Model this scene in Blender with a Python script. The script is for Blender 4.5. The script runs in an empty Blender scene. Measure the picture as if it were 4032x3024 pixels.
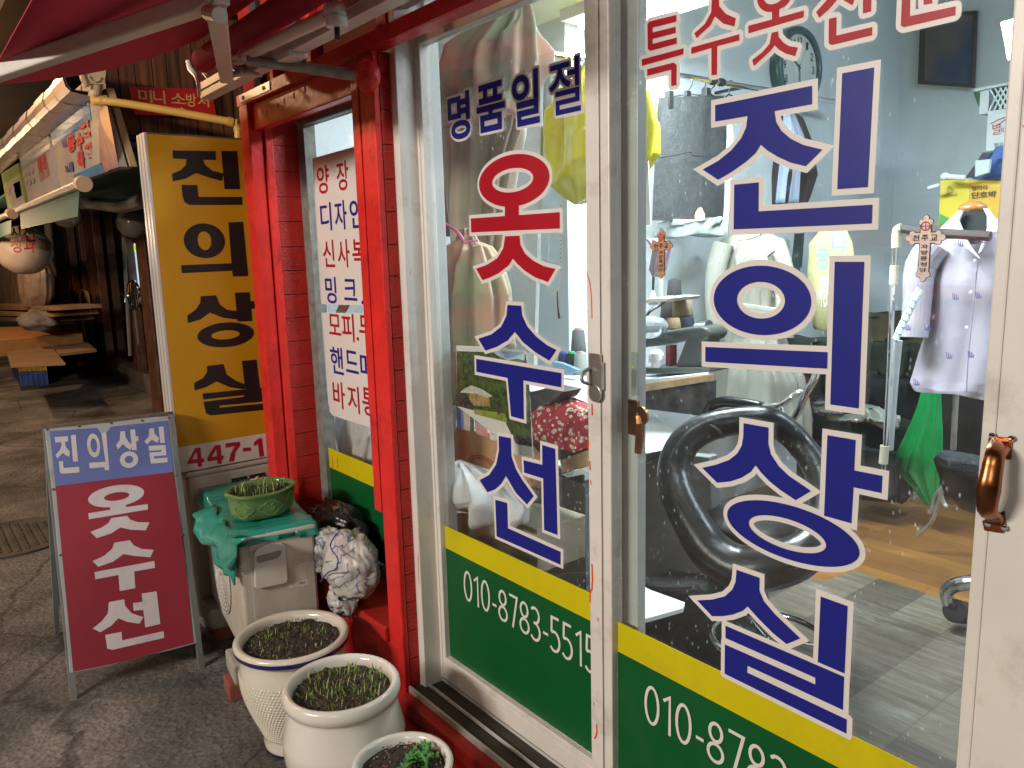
import bpy, bmesh, math, random
from mathutils import Vector, Matrix
R_ = random.Random(7)
sin, cos, PI = math.sin, math.cos, math.pi
SC = bpy.context.scene; C = SC.collection

# ------------------------------------------------------------------ camera, world, light
FOC, CX, CY, CAMH = 3109.0, 2016.0, 1512.0, 1.5
_d1 = Vector((-450 - CX, 1045 - CY, FOC)).normalized()
_dv = Vector((2500 - CX, 19650 - CY, FOC)); _dv = (_dv - _d1 * _dv.dot(_d1)).normalized()
_X = -_d1; _Z = -_dv; _Y = _Z.cross(_X)
def ray(px, py):
    c = Vector((px - CX, py - CY, FOC)); return Vector((_X.dot(c), _Y.dot(c), _Z.dot(c)))
CAMP = Vector((0, 0, CAMH))
def PY(px, py, y): r = ray(px, py); return CAMP + r * (y / r.y)
def PX(px, py, x): r = ray(px, py); return CAMP + r * (x / r.x)
def PZ(px, py, z): r = ray(px, py); return CAMP + r * ((z - CAMH) / r.z)
cam_d = bpy.data.cameras.new('camera'); cam = bpy.data.objects.new('camera', cam_d); C.objects.link(cam)
SC.camera = cam
cam_d.sensor_width = 36; cam_d.lens = FOC / 4032 * 36; cam_d.clip_start = .02; cam_d.clip_end = 500
_r = Vector((_X.x, _Y.x, _Z.x)); _u = -Vector((_X.y, _Y.y, _Z.y)); _b = -Vector((_X.z, _Y.z, _Z.z))
cam.matrix_world = Matrix(((_r.x, _u.x, _b.x, 0), (_r.y, _u.y, _b.y, 0), (_r.z, _u.z, _b.z, CAMH), (0, 0, 0, 1)))
W = bpy.data.worlds.new('World'); SC.world = W; W.use_nodes = True
_bg = W.node_tree.nodes['Background']
_sky = W.node_tree.nodes.new('ShaderNodeTexSky'); _sky.sky_type = 'NISHITA'; _sky.sun_disc = False
_sky.sun_elevation = math.radians(-1); _sky.sun_rotation = math.radians(120)
W.node_tree.links.new(_sky.outputs[0], _bg.inputs[0]); _bg.inputs[1].default_value = 0.10
def area(name, loc, target, sx, sy, power, col, spread=180):
    l = bpy.data.lights.new(name, 'AREA'); l.shape = 'RECTANGLE'; l.size = sx; l.size_y = sy
    l.energy = power; l.color = col; l.spread = math.radians(spread)
    o = bpy.data.objects.new(name, l); C.objects.link(o); o.location = loc
    o.rotation_euler = (Vector(target) - Vector(loc)).to_track_quat('-Z', 'Y').to_euler(); return o
def point(name, loc, power, col, rad=.04):
    l = bpy.data.lights.new(name, 'POINT'); l.energy = power; l.color = col; l.shadow_soft_size = rad
    o = bpy.data.objects.new(name, l); C.objects.link(o); o.location = loc; return o
# lamps of the street: white shop lamps across the lane, the sodium street lamp up the lane
area('shop_lamp_across_lane', (-1.5, -3.4, 2.75), (-2.2, 1.0, .6), 1.6, .25, 205, (1, .90, .80))
area('shop_lamp_behind_camera', (1.9, -2.6, 2.6), (-1.0, 1.2, 1.0), 1.2, .2, 36, (1, .90, .80))
point('sodium_street_lamp', (-5.6, -1.9, 4.6), 190, (1, .55, .26), .10)
point('far_lane_fill_lamp', (-11, -1.2, 4.2), 330, (1, .60, .32), .10)  # added orange fill that brightens the ground far up the lane
point('stall_bulb_light', (-8.1, .15, 1.75), 42, (1, .66, .38), .06)
point('lamp_under_neighbour_roof', (-4.9, .30, 2.30), 6.0, (1, .44, .08), .28)
# fluorescent light of the tailor's room, then unseen lights added to it
area('room_fluorescent_light', (-2.05, 2.45, 2.37), (-2.05, 2.45, 0), .9, .30, 105, (.86, .95, 1))
area('room_rear_fill_light', (-.1, 3.6, 2.72), (-.5, 3.8, 0), 1.1, .2, 62, (.74, .89, 1))  # unseen light without a fitting, brightens the rear walls
area('window_niche_light', (-2.75, 1.75, 2.38), (-2.75, 1.75, 0), .4, .15, 1.6, (.9, .96, 1))
area('doorway_fill_light', (-1.25, 1.62, 2.40), (-1.6, 1.62, 0), .8, .12, 13, (.88, .96, 1))  # added light without a fitting, lights the plaid curtain from the side
VS = SC.view_settings; VS.view_transform = 'Standard'; VS.look = 'None'; VS.exposure = 0; VS.gamma = 1
SC.cycles.use_denoising = True; SC.cycles.max_bounces = 10; SC.cycles.transparent_max_bounces = 24
SC.cycles.sample_clamp_indirect = 6; SC.cycles.caustics_reflective = False; SC.cycles.caustics_refractive = False
SC.render.film_transparent = False

# ------------------------------------------------------------------ materials
def srgb(c):
    return tuple(((v / 255) / 12.92 if v / 255 < .04045 else ((v / 255 + .055) / 1.055) ** 2.4) for v in c)
MATS = {}
def mat(name, col=(.5, .5, .5), rough=.6, metal=0, var=.12, vs=6, bump=0, bs=60, spec=.5, coat=0, dirt=None, dirtamt=.5, dirts=3, sheen=0, alpha=1, trans=0):
    if name in MATS: return MATS[name]
    m = bpy.data.materials.new(name); m.use_nodes = True; nt = m.node_tree; N = nt.nodes; L = nt.links
    p = N['Principled BSDF']; p.inputs['Roughness'].default_value = rough; p.inputs['Metallic'].default_value = metal
    p.inputs['Specular IOR Level'].default_value = spec; p.inputs['Coat Weight'].default_value = coat
    p.inputs['Sheen Weight'].default_value = sheen; p.inputs['Alpha'].default_value = alpha; p.inputs['Transmission Weight'].default_value = trans
    tc = N.new('ShaderNodeTexCoord')
    nz = N.new('ShaderNodeTexNoise'); nz.inputs['Scale'].default_value = vs; nz.inputs['Detail'].default_value = 6
    L.new(tc.outputs['Object'], nz.inputs['Vector'])
    rp = N.new('ShaderNodeMapRange'); rp.inputs[1].default_value = .3; rp.inputs[2].default_value = .7
    rp.inputs[3].default_value = 1 - var; rp.inputs[4].default_value = 1 + var; L.new(nz.outputs['Fac'], rp.inputs[0])
    hs = N.new('ShaderNodeHueSaturation'); hs.inputs['Color'].default_value = (*col, 1); L.new(rp.outputs[0], hs.inputs['Value'])
    out = hs.outputs[0]
    if dirt:
        n2 = N.new('ShaderNodeTexNoise'); n2.inputs['Scale'].default_value = dirts; n2.inputs['Detail'].default_value = 9; n2.inputs['Roughness'].default_value = .7
        L.new(tc.outputs['Object'], n2.inputs['Vector'])
        r2 = N.new('ShaderNodeMapRange'); r2.inputs[1].default_value = .52; r2.inputs[2].default_value = .72; r2.inputs[4].default_value = dirtamt
        L.new(n2.outputs['Fac'], r2.inputs[0])
        mx = N.new('ShaderNodeMix'); mx.data_type = 'RGBA'; L.new(r2.outputs[0], mx.inputs[0]); L.new(out, mx.inputs[6]); mx.inputs[7].default_value = (*dirt, 1)
        out = mx.outputs[2]
    L.new(out, p.inputs['Base Color'])
    if bump:
        n3 = N.new('ShaderNodeTexNoise'); n3.inputs['Scale'].default_value = bs; n3.inputs['Detail'].default_value = 5
        L.new(tc.outputs['Object'], n3.inputs['Vector'])
        b = N.new('ShaderNodeBump'); b.inputs['Strength'].default_value = bump; b.inputs['Distance'].default_value = .01
        L.new(n3.outputs['Fac'], b.inputs['Height']); L.new(b.outputs[0], p.inputs['Normal'])
    MATS[name] = m; return m
def emis(name, col, s):
    if name in MATS: return MATS[name]
    m = bpy.data.materials.new(name); m.use_nodes = True; nt = m.node_tree
    p = nt.nodes['Principled BSDF']; p.inputs['Emission Color'].default_value = (*col, 1); p.inputs['Emission Strength'].default_value = s
    p.inputs['Base Color'].default_value = (*col, 1); MATS[name] = m; return m
def glass(name, tint=(1, 1, 1), haze=0.0):
    m = bpy.data.materials.new(name); m.use_nodes = True; nt = m.node_tree; N = nt.nodes; L = nt.links; N.clear()
    o = N.new('ShaderNodeOutputMaterial'); t = N.new('ShaderNodeBsdfTransparent'); t.inputs[0].default_value = (*tint, 1)
    g = N.new('ShaderNodeBsdfGlossy'); g.inputs['Roughness'].default_value = .004
    ge = N.new('ShaderNodeNewGeometry'); dp = N.new('ShaderNodeVectorMath'); dp.operation = 'DOT_PRODUCT'
    L.new(ge.outputs['Normal'], dp.inputs[0]); L.new(ge.outputs['Incoming'], dp.inputs[1])
    ab = N.new('ShaderNodeMath'); ab.operation = 'ABSOLUTE'; L.new(dp.outputs['Value'], ab.inputs[0])
    sb = N.new('ShaderNodeMath'); sb.operation = 'SUBTRACT'; sb.inputs[0].default_value = 1; sb.use_clamp = True; L.new(ab.outputs[0], sb.inputs[1])
    pw = N.new('ShaderNodeMath'); pw.operation = 'POWER'; L.new(sb.outputs[0], pw.inputs[0]); pw.inputs[1].default_value = 5
    f = N.new('ShaderNodeMath'); f.operation = 'MULTIPLY_ADD'; L.new(pw.outputs[0], f.inputs[0]); f.inputs[1].default_value = .955; f.inputs[2].default_value = .045
    mx = N.new('ShaderNodeMixShader'); L.new(f.outputs[0], mx.inputs[0]); L.new(t.outputs[0], mx.inputs[1]); L.new(g.outputs[0], mx.inputs[2])
    last = mx.outputs[0]
    if haze:
        tc = N.new('ShaderNodeTexCoord'); nz = N.new('ShaderNodeTexNoise'); nz.inputs['Scale'].default_value = 3; nz.inputs['Detail'].default_value = 12
        nz.inputs['Roughness'].default_value = .8
        vo = N.new('ShaderNodeTexVoronoi'); vo.inputs['Scale'].default_value = 70
        mp = N.new('ShaderNodeMapping'); mp.inputs['Scale'].default_value = (1, 1, .45)
        L.new(tc.outputs['Object'], nz.inputs['Vector']); L.new(tc.outputs['Object'], mp.inputs[0]); L.new(mp.outputs[0], vo.inputs['Vector'])
        r1 = N.new('ShaderNodeMapRange'); r1.inputs[1].default_value = .45; r1.inputs[2].default_value = .75; r1.inputs[3].default_value = haze * .3; r1.inputs[4].default_value = haze
        L.new(nz.outputs['Fac'], r1.inputs[0])
        r3 = N.new('ShaderNodeMapRange'); r3.inputs[1].default_value = .02; r3.inputs[2].default_value = .16; r3.inputs[3].default_value = .45; r3.inputs[4].default_value = 0
        L.new(vo.outputs['Distance'], r3.inputs[0])
        n4 = N.new('ShaderNodeTexNoise'); n4.inputs['Scale'].default_value = 6; L.new(tc.outputs['Object'], n4.inputs['Vector'])
        r4 = N.new('ShaderNodeMapRange'); r4.inputs[1].default_value = .46; r4.inputs[2].default_value = .6; L.new(n4.outputs['Fac'], r4.inputs[0])
        ml = N.new('ShaderNodeMath'); ml.operation = 'MULTIPLY'; L.new(r3.outputs[0], ml.inputs[0]); L.new(r4.outputs[0], ml.inputs[1])
        ad = N.new('ShaderNodeMath'); ad.operation = 'ADD'; L.new(r1.outputs[0], ad.inputs[0]); L.new(ml.outputs[0], ad.inputs[1])
        d = N.new('ShaderNodeBsdfDiffuse'); d.inputs[0].default_value = (.62, .62, .6, 1)
        tl = N.new('ShaderNodeBsdfTranslucent'); tl.inputs[0].default_value = (.75, .78, .8, 1)
        m1 = N.new('ShaderNodeMixShader'); m1.inputs[0].default_value = .6; L.new(d.outputs[0], m1.inputs[1]); L.new(tl.outputs[0], m1.inputs[2])
        m2 = N.new('ShaderNodeMixShader'); L.new(ad.outputs[0], m2.inputs[0]); L.new(last, m2.inputs[1]); L.new(m1.outputs[0], m2.inputs[2]); last = m2.outputs[0]
    L.new(last, o.inputs[0]); MATS[name] = m; return m
def nodes_mat(name, fn, rough=.6, **kw):
    m = bpy.data.materials.new(name); m.use_nodes = True; nt = m.node_tree
    p = nt.nodes['Principled BSDF']; p.inputs['Roughness'].default_value = rough
    tc = nt.nodes.new('ShaderNodeTexCoord')
    fn(nt.nodes, nt.links, p, tc.outputs['Object']); MATS[name] = m; return m
def planks(c1, c2, mortar, rot, bw, bh, grain, pale=None, rough=.45):
    def fn(N, L, p, co):
        mp = N.new('ShaderNodeMapping'); mp.inputs['Rotation'].default_value = (0, 0, rot); L.new(co, mp.inputs[0])
        b = N.new('ShaderNodeTexBrick'); b.inputs['Color1'].default_value = (*c1, 1); b.inputs['Color2'].default_value = (*c2, 1)
        b.inputs['Mortar'].default_value = (*mortar, 1); b.inputs['Scale'].default_value = 1; b.inputs['Mortar Size'].default_value = .0012
        b.inputs['Brick Width'].default_value = bw; b.inputs['Row Height'].default_value = bh; L.new(mp.outputs[0], b.inputs[0])
        m2 = N.new('ShaderNodeMapping'); m2.inputs['Scale'].default_value = (2.2, 26, 1); m2.inputs['Rotation'].default_value = (0, 0, rot); L.new(co, m2.inputs[0])
        n = N.new('ShaderNodeTexNoise'); n.inputs['Scale'].default_value = 1.6; n.inputs['Detail'].default_value = 9; n.inputs['Roughness'].default_value = .72; L.new(m2.outputs[0], n.inputs[0])
        r = N.new('ShaderNodeMapRange'); r.inputs[1].default_value = .3; r.inputs[2].default_value = .7; r.inputs[3].default_value = 1 - grain; r.inputs[4].default_value = 1 + grain
        L.new(n.outputs['Fac'], r.inputs[0])
        h = N.new('ShaderNodeHueSaturation'); L.new(b.outputs[0], h.inputs['Color']); L.new(r.outputs[0], h.inputs['Value']); out = h.outputs[0]
        if pale:
            n3 = N.new('ShaderNodeTexNoise'); n3.inputs['Scale'].default_value = .9; n3.inputs['Detail'].default_value = 8; n3.inputs['Roughness'].default_value = .75
            m3 = N.new('ShaderNodeMapping'); m3.inputs['Scale'].default_value = (2, 7, 1); m3.inputs['Rotation'].default_value = (0, 0, rot); L.new(co, m3.inputs[0]); L.new(m3.outputs[0], n3.inputs[0])
            r3 = N.new('ShaderNodeMapRange'); r3.inputs[1].default_value = .56; r3.inputs[2].default_value = .72; r3.inputs[4].default_value = .7; L.new(n3.outputs['Fac'], r3.inputs[0])
            mx = N.new('ShaderNodeMix'); mx.data_type = 'RGBA'; L.new(r3.outputs[0], mx.inputs[0]); L.new(out, mx.inputs[6]); mx.inputs[7].default_value = (*pale, 1); out = mx.outputs[2]
        L.new(out, p.inputs['Base Color'])
        bp = N.new('ShaderNodeBump'); bp.inputs['Strength'].default_value = .25; bp.inputs['Distance'].default_value = .004; L.new(n.outputs['Fac'], bp.inputs['Height']); L.new(bp.outputs[0], p.inputs['Normal'])
    return fn
def plaid(base, c1, c2, k):
    def fn(N, L, p, co):
        sp = N.new('ShaderNodeSeparateXYZ'); L.new(co, sp.inputs[0])
        def band(axis, kk, ph, lo):
            m = N.new('ShaderNodeMath'); m.operation = 'MULTIPLY_ADD'; L.new(sp.outputs[axis], m.inputs[0]); m.inputs[1].default_value = kk; m.inputs[2].default_value = ph
            s = N.new('ShaderNodeMath'); s.operation = 'SINE'; L.new(m.outputs[0], s.inputs[0])
            r = N.new('ShaderNodeMapRange'); r.inputs[1].default_value = lo; r.inputs[2].default_value = lo + .1; r.inputs[4].default_value = .55; L.new(s.outputs[0], r.inputs[0]); return r.outputs[0]
        out = None; cur = (*base, 1)
        for ax, kk, ph, lo, c in ((0, k, 0, .2, c1), (2, k * .8, 1, .3, c1), (0, k, 2.6, .55, c2), (2, k * .8, 3.9, .5, c2)):
            f = band(ax, kk, ph, lo); mx = N.new('ShaderNodeMix'); mx.data_type = 'RGBA'; L.new(f, mx.inputs[0])
            if out is None: mx.inputs[6].default_value = cur
            else: L.new(out, mx.inputs[6])
            mx.inputs[7].default_value = (*c, 1); out = mx.outputs[2]
        L.new(out, p.inputs['Base Color']); p.inputs['Sheen Weight'].default_value = .3
    return fn
def asphalt(N, L, p, co):
    n1 = N.new('ShaderNodeTexNoise'); n1.inputs['Scale'].default_value = 75; n1.inputs['Detail'].default_value = 8; n1.inputs['Roughness'].default_value = .75; L.new(co, n1.inputs[0])
    n2 = N.new('ShaderNodeTexNoise'); n2.inputs['Scale'].default_value = 1.9; n2.inputs['Detail'].default_value = 9; n2.inputs['Roughness'].default_value = .65; L.new(co, n2.inputs[0])
    v = N.new('ShaderNodeTexVoronoi'); v.inputs['Scale'].default_value = 42; L.new(co, v.inputs[0])
    r = N.new('ShaderNodeValToRGB'); r.color_ramp.elements[0].position = .32; r.color_ramp.elements[0].color = (.055, .052, .049, 1)
    r.color_ramp.elements[1].position = .70; r.color_ramp.elements[1].color = (.32, .30, .275, 1); L.new(n1.outputs['Fac'], r.inputs[0])
    r2 = N.new('ShaderNodeMapRange'); r2.inputs[1].default_value = .35; r2.inputs[2].default_value = .65; r2.inputs[3].default_value = .42; r2.inputs[4].default_value = 1.45; L.new(n2.outputs['Fac'], r2.inputs[0])
    h = N.new('ShaderNodeHueSaturation'); L.new(r.outputs[0], h.inputs['Color']); L.new(r2.outputs[0], h.inputs['Value'])
    n5 = N.new('ShaderNodeTexNoise'); n5.inputs['Scale'].default_value = 160; L.new(co, n5.inputs[0])
    r5 = N.new('ShaderNodeMapRange'); r5.inputs[1].default_value = .67; r5.inputs[2].default_value = .72; r5.inputs[4].default_value = .6; L.new(n5.outputs['Fac'], r5.inputs[0])
    mx = N.new('ShaderNodeMix'); mx.data_type = 'RGBA'; L.new(r5.outputs[0], mx.inputs[0]); L.new(h.outputs[0], mx.inputs[6]); mx.inputs[7].default_value = (.42, .38, .33, 1)
    n7 = N.new('ShaderNodeTexNoise'); n7.inputs['Scale'].default_value = .75; n7.inputs['Detail'].default_value = 10; n7.inputs['Roughness'].default_value = .62; n7.inputs['Distortion'].default_value = .8; L.new(co, n7.inputs[0])
    r7 = N.new('ShaderNodeMapRange'); r7.inputs[1].default_value = .50; r7.inputs[2].default_value = .58; r7.inputs[4].default_value = .62; L.new(n7.outputs['Fac'], r7.inputs[0])
    m7 = N.new('ShaderNodeMix'); m7.data_type = 'RGBA'; m7.blend_type = 'MULTIPLY'; L.new(r7.outputs[0], m7.inputs[0]); L.new(mx.outputs[2], m7.inputs[6]); m7.inputs[7].default_value = (.38, .36, .36, 1)
    vm = N.new('ShaderNodeMix'); vm.data_type = 'RGBA'; vm.inputs[0].default_value = .22; L.new(co, vm.inputs[6]); L.new(n7.outputs['Color'], vm.inputs[7])
    vc = N.new('ShaderNodeTexVoronoi'); vc.feature = 'DISTANCE_TO_EDGE'; vc.inputs['Scale'].default_value = 1.15; L.new(vm.outputs[2], vc.inputs[0])
    rc = N.new('ShaderNodeMapRange'); rc.inputs[1].default_value = .0; rc.inputs[2].default_value = .009; rc.inputs[3].default_value = .75; rc.inputs[4].default_value = 0; L.new(vc.outputs['Distance'], rc.inputs[0])
    m8 = N.new('ShaderNodeMix'); m8.data_type = 'RGBA'; L.new(rc.outputs[0], m8.inputs[0]); L.new(m7.outputs[2], m8.inputs[6]); m8.inputs[7].default_value = (.018, .017, .016, 1)
    L.new(m8.outputs[2], p.inputs['Base Color'])
    a = N.new('ShaderNodeMath'); a.operation = 'ADD'; L.new(n1.outputs['Fac'], a.inputs[0]); L.new(v.outputs['Distance'], a.inputs[1])
    b = N.new('ShaderNodeBump'); b.inputs['Strength'].default_value = .7; b.inputs['Distance'].default_value = .008; L.new(a.outputs[0], b.inputs['Height']); L.new(b.outputs[0], p.inputs['Normal'])

# ------------------------------------------------------------------ mesh helpers
class MB:
    def __init__(s): s.v = []; s.f = []; s.m = []; s.mats = []
    def mi(s, m):
        if m not in s.mats: s.mats.append(m)
        return s.mats.index(m)
    def add(s, v, f, m):
        k = len(s.v); i = s.mi(m); s.v += [tuple(q) for q in v]; s.f += [tuple(k + a for a in g) for g in f]; s.m += [i] * len(f); return s
    def box(s, x0, x1, y0, y1, z0, z1, m, M=None):
        v = [Vector((x, y, z)) for x in (x0, x1) for y in (y0, y1) for z in (z0, z1)]
        if M: v = [M @ q for q in v]
        return s.add(v, [(0, 1, 3, 2), (4, 6, 7, 5), (0, 4, 5, 1), (2, 3, 7, 6), (0, 2, 6, 4), (1, 5, 7, 3)], m)
    def slab(s, pts, off, m):
        n = len(pts); off = Vector(off); v = [Vector(p) for p in pts] + [Vector(p) + off for p in pts]
        return s.add(v, [tuple(range(n)), tuple(range(2 * n - 1, n - 1, -1))] + [(i, n + i, n + (i + 1) % n, (i + 1) % n) for i in range(n)], m)
    def tube(s, pts, r, m, n=12, closed=False, caps=True, smooth=3, flat=1):
        P = [Vector(p) for p in pts]; rr = r if isinstance(r, (list, tuple)) else [r] * len(P)
        if smooth and len(P) > 2:
            Q = []; QR = []; K = len(P); rng = range(K if closed else K - 1)
            for i in rng:
                g = (lambda j: P[j % K]) if closed else (lambda j: P[max(0, min(K - 1, j))])
                a, b, c, d = g(i - 1), g(i), g(i + 1), g(i + 2)
                for t in range(smooth):
                    u = t / smooth; Q.append(.5 * (2 * b + (c - a) * u + (2 * a - 5 * b + 4 * c - d) * u * u + (3 * b - a - 3 * c + d) * u ** 3))
                    QR.append(rr[i % K] * (1 - u) + rr[(i + 1) % K] * u)
            if not closed: Q.append(P[-1]); QR.append(rr[-1])
            P, rr = Q, QR
        K = len(P); V = []; F = []; up = None
        for i, p in enumerate(P):
            t = (P[(i + 1) % K] - P[i - 1]) if closed else (P[min(i + 1, K - 1)] - P[max(i - 1, 0)])
            t = t.normalized() if t.length > 1e-9 else Vector((0, 0, 1))
            if up is None: up = t.orthogonal().normalized()
            up = (up - t * up.dot(t)); up = up.normalized() if up.length > 1e-6 else t.orthogonal().normalized()
            w = t.cross(up)
            for j in range(n):
                a = 2 * PI * j / n; V.append(p + (up * cos(a) + w * sin(a) * flat) * rr[i])
        for i in range(K if closed else K - 1):
            for j in range(n):
                a, b = i * n + j, i * n + (j + 1) % n; c, d = ((i + 1) % K) * n + (j + 1) % n, ((i + 1) % K) * n + j; F.append((a, b, c, d))
        if caps and not closed: F += [tuple(range(n - 1, -1, -1)), tuple(range((K - 1) * n, K * n))]
        return s.add(V, F, m)
    def lathe(s, prof, c, m, n=48, sx=1, sy=1, jit=None, M=None):
        V = []; F = []; c = Vector(c)
        for i, (r, z) in enumerate(prof):
            for j in range(n):
                a = 2 * PI * j / n; k = jit(a, z) if jit else 1
                q = Vector((r * cos(a) * sx * k, r * sin(a) * sy * k, z)); V.append(c + (M @ q if M else q))
        for i in range(len(prof) - 1):
            for j in range(n): F.append((i * n + j, i * n + (j + 1) % n, (i + 1) * n + (j + 1) % n, (i + 1) * n + j))
        return s.add(V, F, m)
    def build(s, name, parent=None, bevel=0, smooth=False, seg=2, solid=0):
        me = bpy.data.meshes.new(name); me.from_pydata(s.v, [], s.f)
        for m in s.mats: me.materials.append(m)
        me.polygons.foreach_set('material_index', s.m); me.update()
        bm = bmesh.new(); bm.from_mesh(me)
        bmesh.ops.remove_doubles(bm, verts=bm.verts, dist=1e-5) if (bevel or smooth) else None
        bmesh.ops.recalc_face_normals(bm, faces=bm.faces); bm.to_mesh(me); bm.free()
        o = bpy.data.objects.new(name, me); C.objects.link(o)
        if smooth:
            me.polygons.foreach_set('use_smooth', [True] * len(me.polygons))
        if parent:
            o.parent = parent; o.matrix_parent_inverse = parent.matrix_world.inverted()
        if solid:
            d = o.modifiers.new('thick', 'SOLIDIFY'); d.thickness = solid; d.offset = 0
        if bevel:
            b = o.modifiers.new('bevel', 'BEVEL'); b.width = bevel; b.segments = seg; b.limit_method = 'ANGLE'; b.angle_limit = math.radians(40)
        return o
def thing(name, label, cat, loc, group=None):
    o = bpy.data.objects.new(name, None); C.objects.link(o); o.location = loc; o.empty_display_size = .1
    o.matrix_world = Matrix.Translation(Vector(loc))
    o['label'] = label; o['category'] = cat
    if group: o['group'] = group
    return o
def tag(o, label=None, cat=None, group=None, kind=None):
    if label: o['label'] = label
    if cat: o['category'] = cat
    if group: o['group'] = group
    if kind: o['kind'] = kind
    return o
def quick(name, fn, parent=None, **k):
    mb = MB(); fn(mb); return mb.build(name, parent, **k)

# ---- flat artwork: shapes and letters laid on a plane
class Fr:
    def __init__(s, o, u, v, n): s.o = Vector(o); s.u = Vector(u).normalized(); s.v = Vector(v).normalized(); s.n = Vector(n).normalized()
    def hit(s, px, py):
        r = ray(px, py); t = (s.o - CAMP).dot(s.n) / r.dot(s.n); q = CAMP + r * t - s.o; return (q.dot(s.u), q.dot(s.v))
    def at(s, x, y, d=0): return s.o + s.u * x + s.v * y + s.n * d
def FY(y): return Fr((0, y, 0), (1, 0, 0), (0, 0, 1), (0, -1, 0))
def FX(x): return Fr((x, 0, 0), (0, 1, 0), (0, 0, 1), (1, 0, 0))
def area2(p): return sum(p[i - 1][0] * p[i][1] - p[i][0] * p[i - 1][1] for i in range(len(p))) / 2
def flat2d(loops, offset=0):
    """fill closed 2d loops (first outer, others holes), fattened by offset -> (verts2d, faces)"""
    cu = bpy.data.curves.new('tmp', 'CURVE'); cu.dimensions = '2D'; cu.fill_mode = 'BOTH'; cu.offset = offset
    for i, lp in enumerate(loops):
        if (area2(lp) > 0) != (i == 0): lp = lp[::-1]
        lp = lp[::-1] if offset < 0 and False else lp
        sp = cu.splines.new('POLY'); sp.points.add(len(lp) - 1); sp.use_cyclic_u = True
        for q, (x, y) in zip(sp.points, lp): q.co = (x, y, 0, 1)
    ob = bpy.data.objects.new('tmp', cu); C.objects.link(ob); dg = bpy.context.evaluated_depsgraph_get(); dg.update()
    me = bpy.data.meshes.new_from_object(ob.evaluated_get(dg)); r = ([(v.co.x, v.co.y) for v in me.vertices], [tuple(p.vertices) for p in me.polygons])
    bpy.data.meshes.remove(me); bpy.data.objects.remove(ob); bpy.data.curves.remove(cu); return r
def text2d(body, offset=0):
    cu = bpy.data.curves.new('tmp', 'FONT'); cu.body = body; cu.offset = offset; cu.resolution_u = 4
    ob = bpy.data.objects.new('tmp', cu); C.objects.link(ob); dg = bpy.context.evaluated_depsgraph_get(); dg.update()
    me = bpy.data.meshes.new_from_object(ob.evaluated_get(dg)); r = ([(v.co.x, v.co.y) for v in me.vertices], [tuple(p.vertices) for p in me.polygons])
    bpy.data.meshes.remove(me); bpy.data.objects.remove(ob); bpy.data.curves.remove(cu); return r
def put(mb, fr, vf, m, d, s=(1, 1), o=(0, 0)):
    v, f = vf; mb.add([fr.at(x * s[0] + o[0], y * s[1] + o[1], d) for x, y in v], f, m)
def T(crop, pts): return [(crop[0] + x * crop[2], crop[1] + y * crop[2]) for x, y in pts]
def shape(mb, fr, pxs, m, d, om=None, off=0, holes=(), step=[0], mode='mitre'):
    """a traced sticker: pxs = list of picture points; optional outline material om of width off below it"""
    lp = [[fr.hit(*p) for p in pxs]] + [[fr.hit(*p) for p in h] for h in holes]
    vf = flat2d(lp); put(mb, fr, vf, m, d)
    if om and mode != 'mitre':
        for k in range(20):
            a = k * PI / 10; x, y = cos(a), sin(a)
            if mode == 'square': s = 1 / max(abs(x), abs(y)); x, y = x * s, y * s
            put(mb, fr, vf, om, d - .0007 - .00003 * k, (1, 1), (off * x, off * y))
    elif om: step[0] = (step[0] + 1) % 12; put(mb, fr, flat2d(lp, off), om, d - .0010 - .00005 * step[0])
def ell_fit(fr, pxs, n=56):
    P = [fr.hit(*p) for p in pxs]; cx = sum(p[0] for p in P) / len(P); cy = sum(p[1] for p in P) / len(P)
    a = (max(p[0] for p in P) - min(p[0] for p in P)) / 2; b = (max(p[1] for p in P) - min(p[1] for p in P)) / 2
    # gradient-free refinement of the axis-aligned ellipse
    par = [(max(p[0] for p in P) + min(p[0] for p in P)) / 2, (max(p[1] for p in P) + min(p[1] for p in P)) / 2, a, b]
    def err(q): return sum((((x - q[0]) / q[2]) ** 2 + ((y - q[1]) / q[3]) ** 2 - 1) ** 2 for x, y in P)
    st = [a * .2, b * .2, a * .2, b * .2]
    for _ in range(80):
        for i in range(4):
            for sg in (1, -1):
                q = par[:]; q[i] += sg * st[i]
                if q[i] > 0 or i < 2:
                    if err(q) < err(par): par = q; break
            else: st[i] *= .7
    return [(par[0] + par[2] * cos(2 * PI * k / n), par[1] + par[3] * sin(2 * PI * k / n)) for k in range(n)]
def ring(mb, fr, outer, inner, m, d, om=None, off=0, step=[0]):
    lp = [ell_fit(fr, outer), ell_fit(fr, inner)]
    put(mb, fr, flat2d(lp), m, d)
    if om: step[0] = (step[0] + 1) % 12; put(mb, fr, flat2d(lp, off), om, d - .0004 - .0011 - .00005 * step[0])
def glyph(mb, fr, ch, x0, x1, y0, y1, m, d, w=.02, om=None, off=0):
    """one written sign or word between picture columns x0,x1 and rows y0,y1"""
    xm, ym = (x0 + x1) / 2, (y0 + y1) / 2
    X0 = fr.hit(x0, ym)[0]; X1 = fr.hit(x1, ym)[0]; Z1 = fr.hit(xm, y0)[1]; Z0 = fr.hit(xm, y1)[1]
    rect_text(mb, fr, ch, X0, X1, Z0, Z1, m, d, w, om, off)
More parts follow.
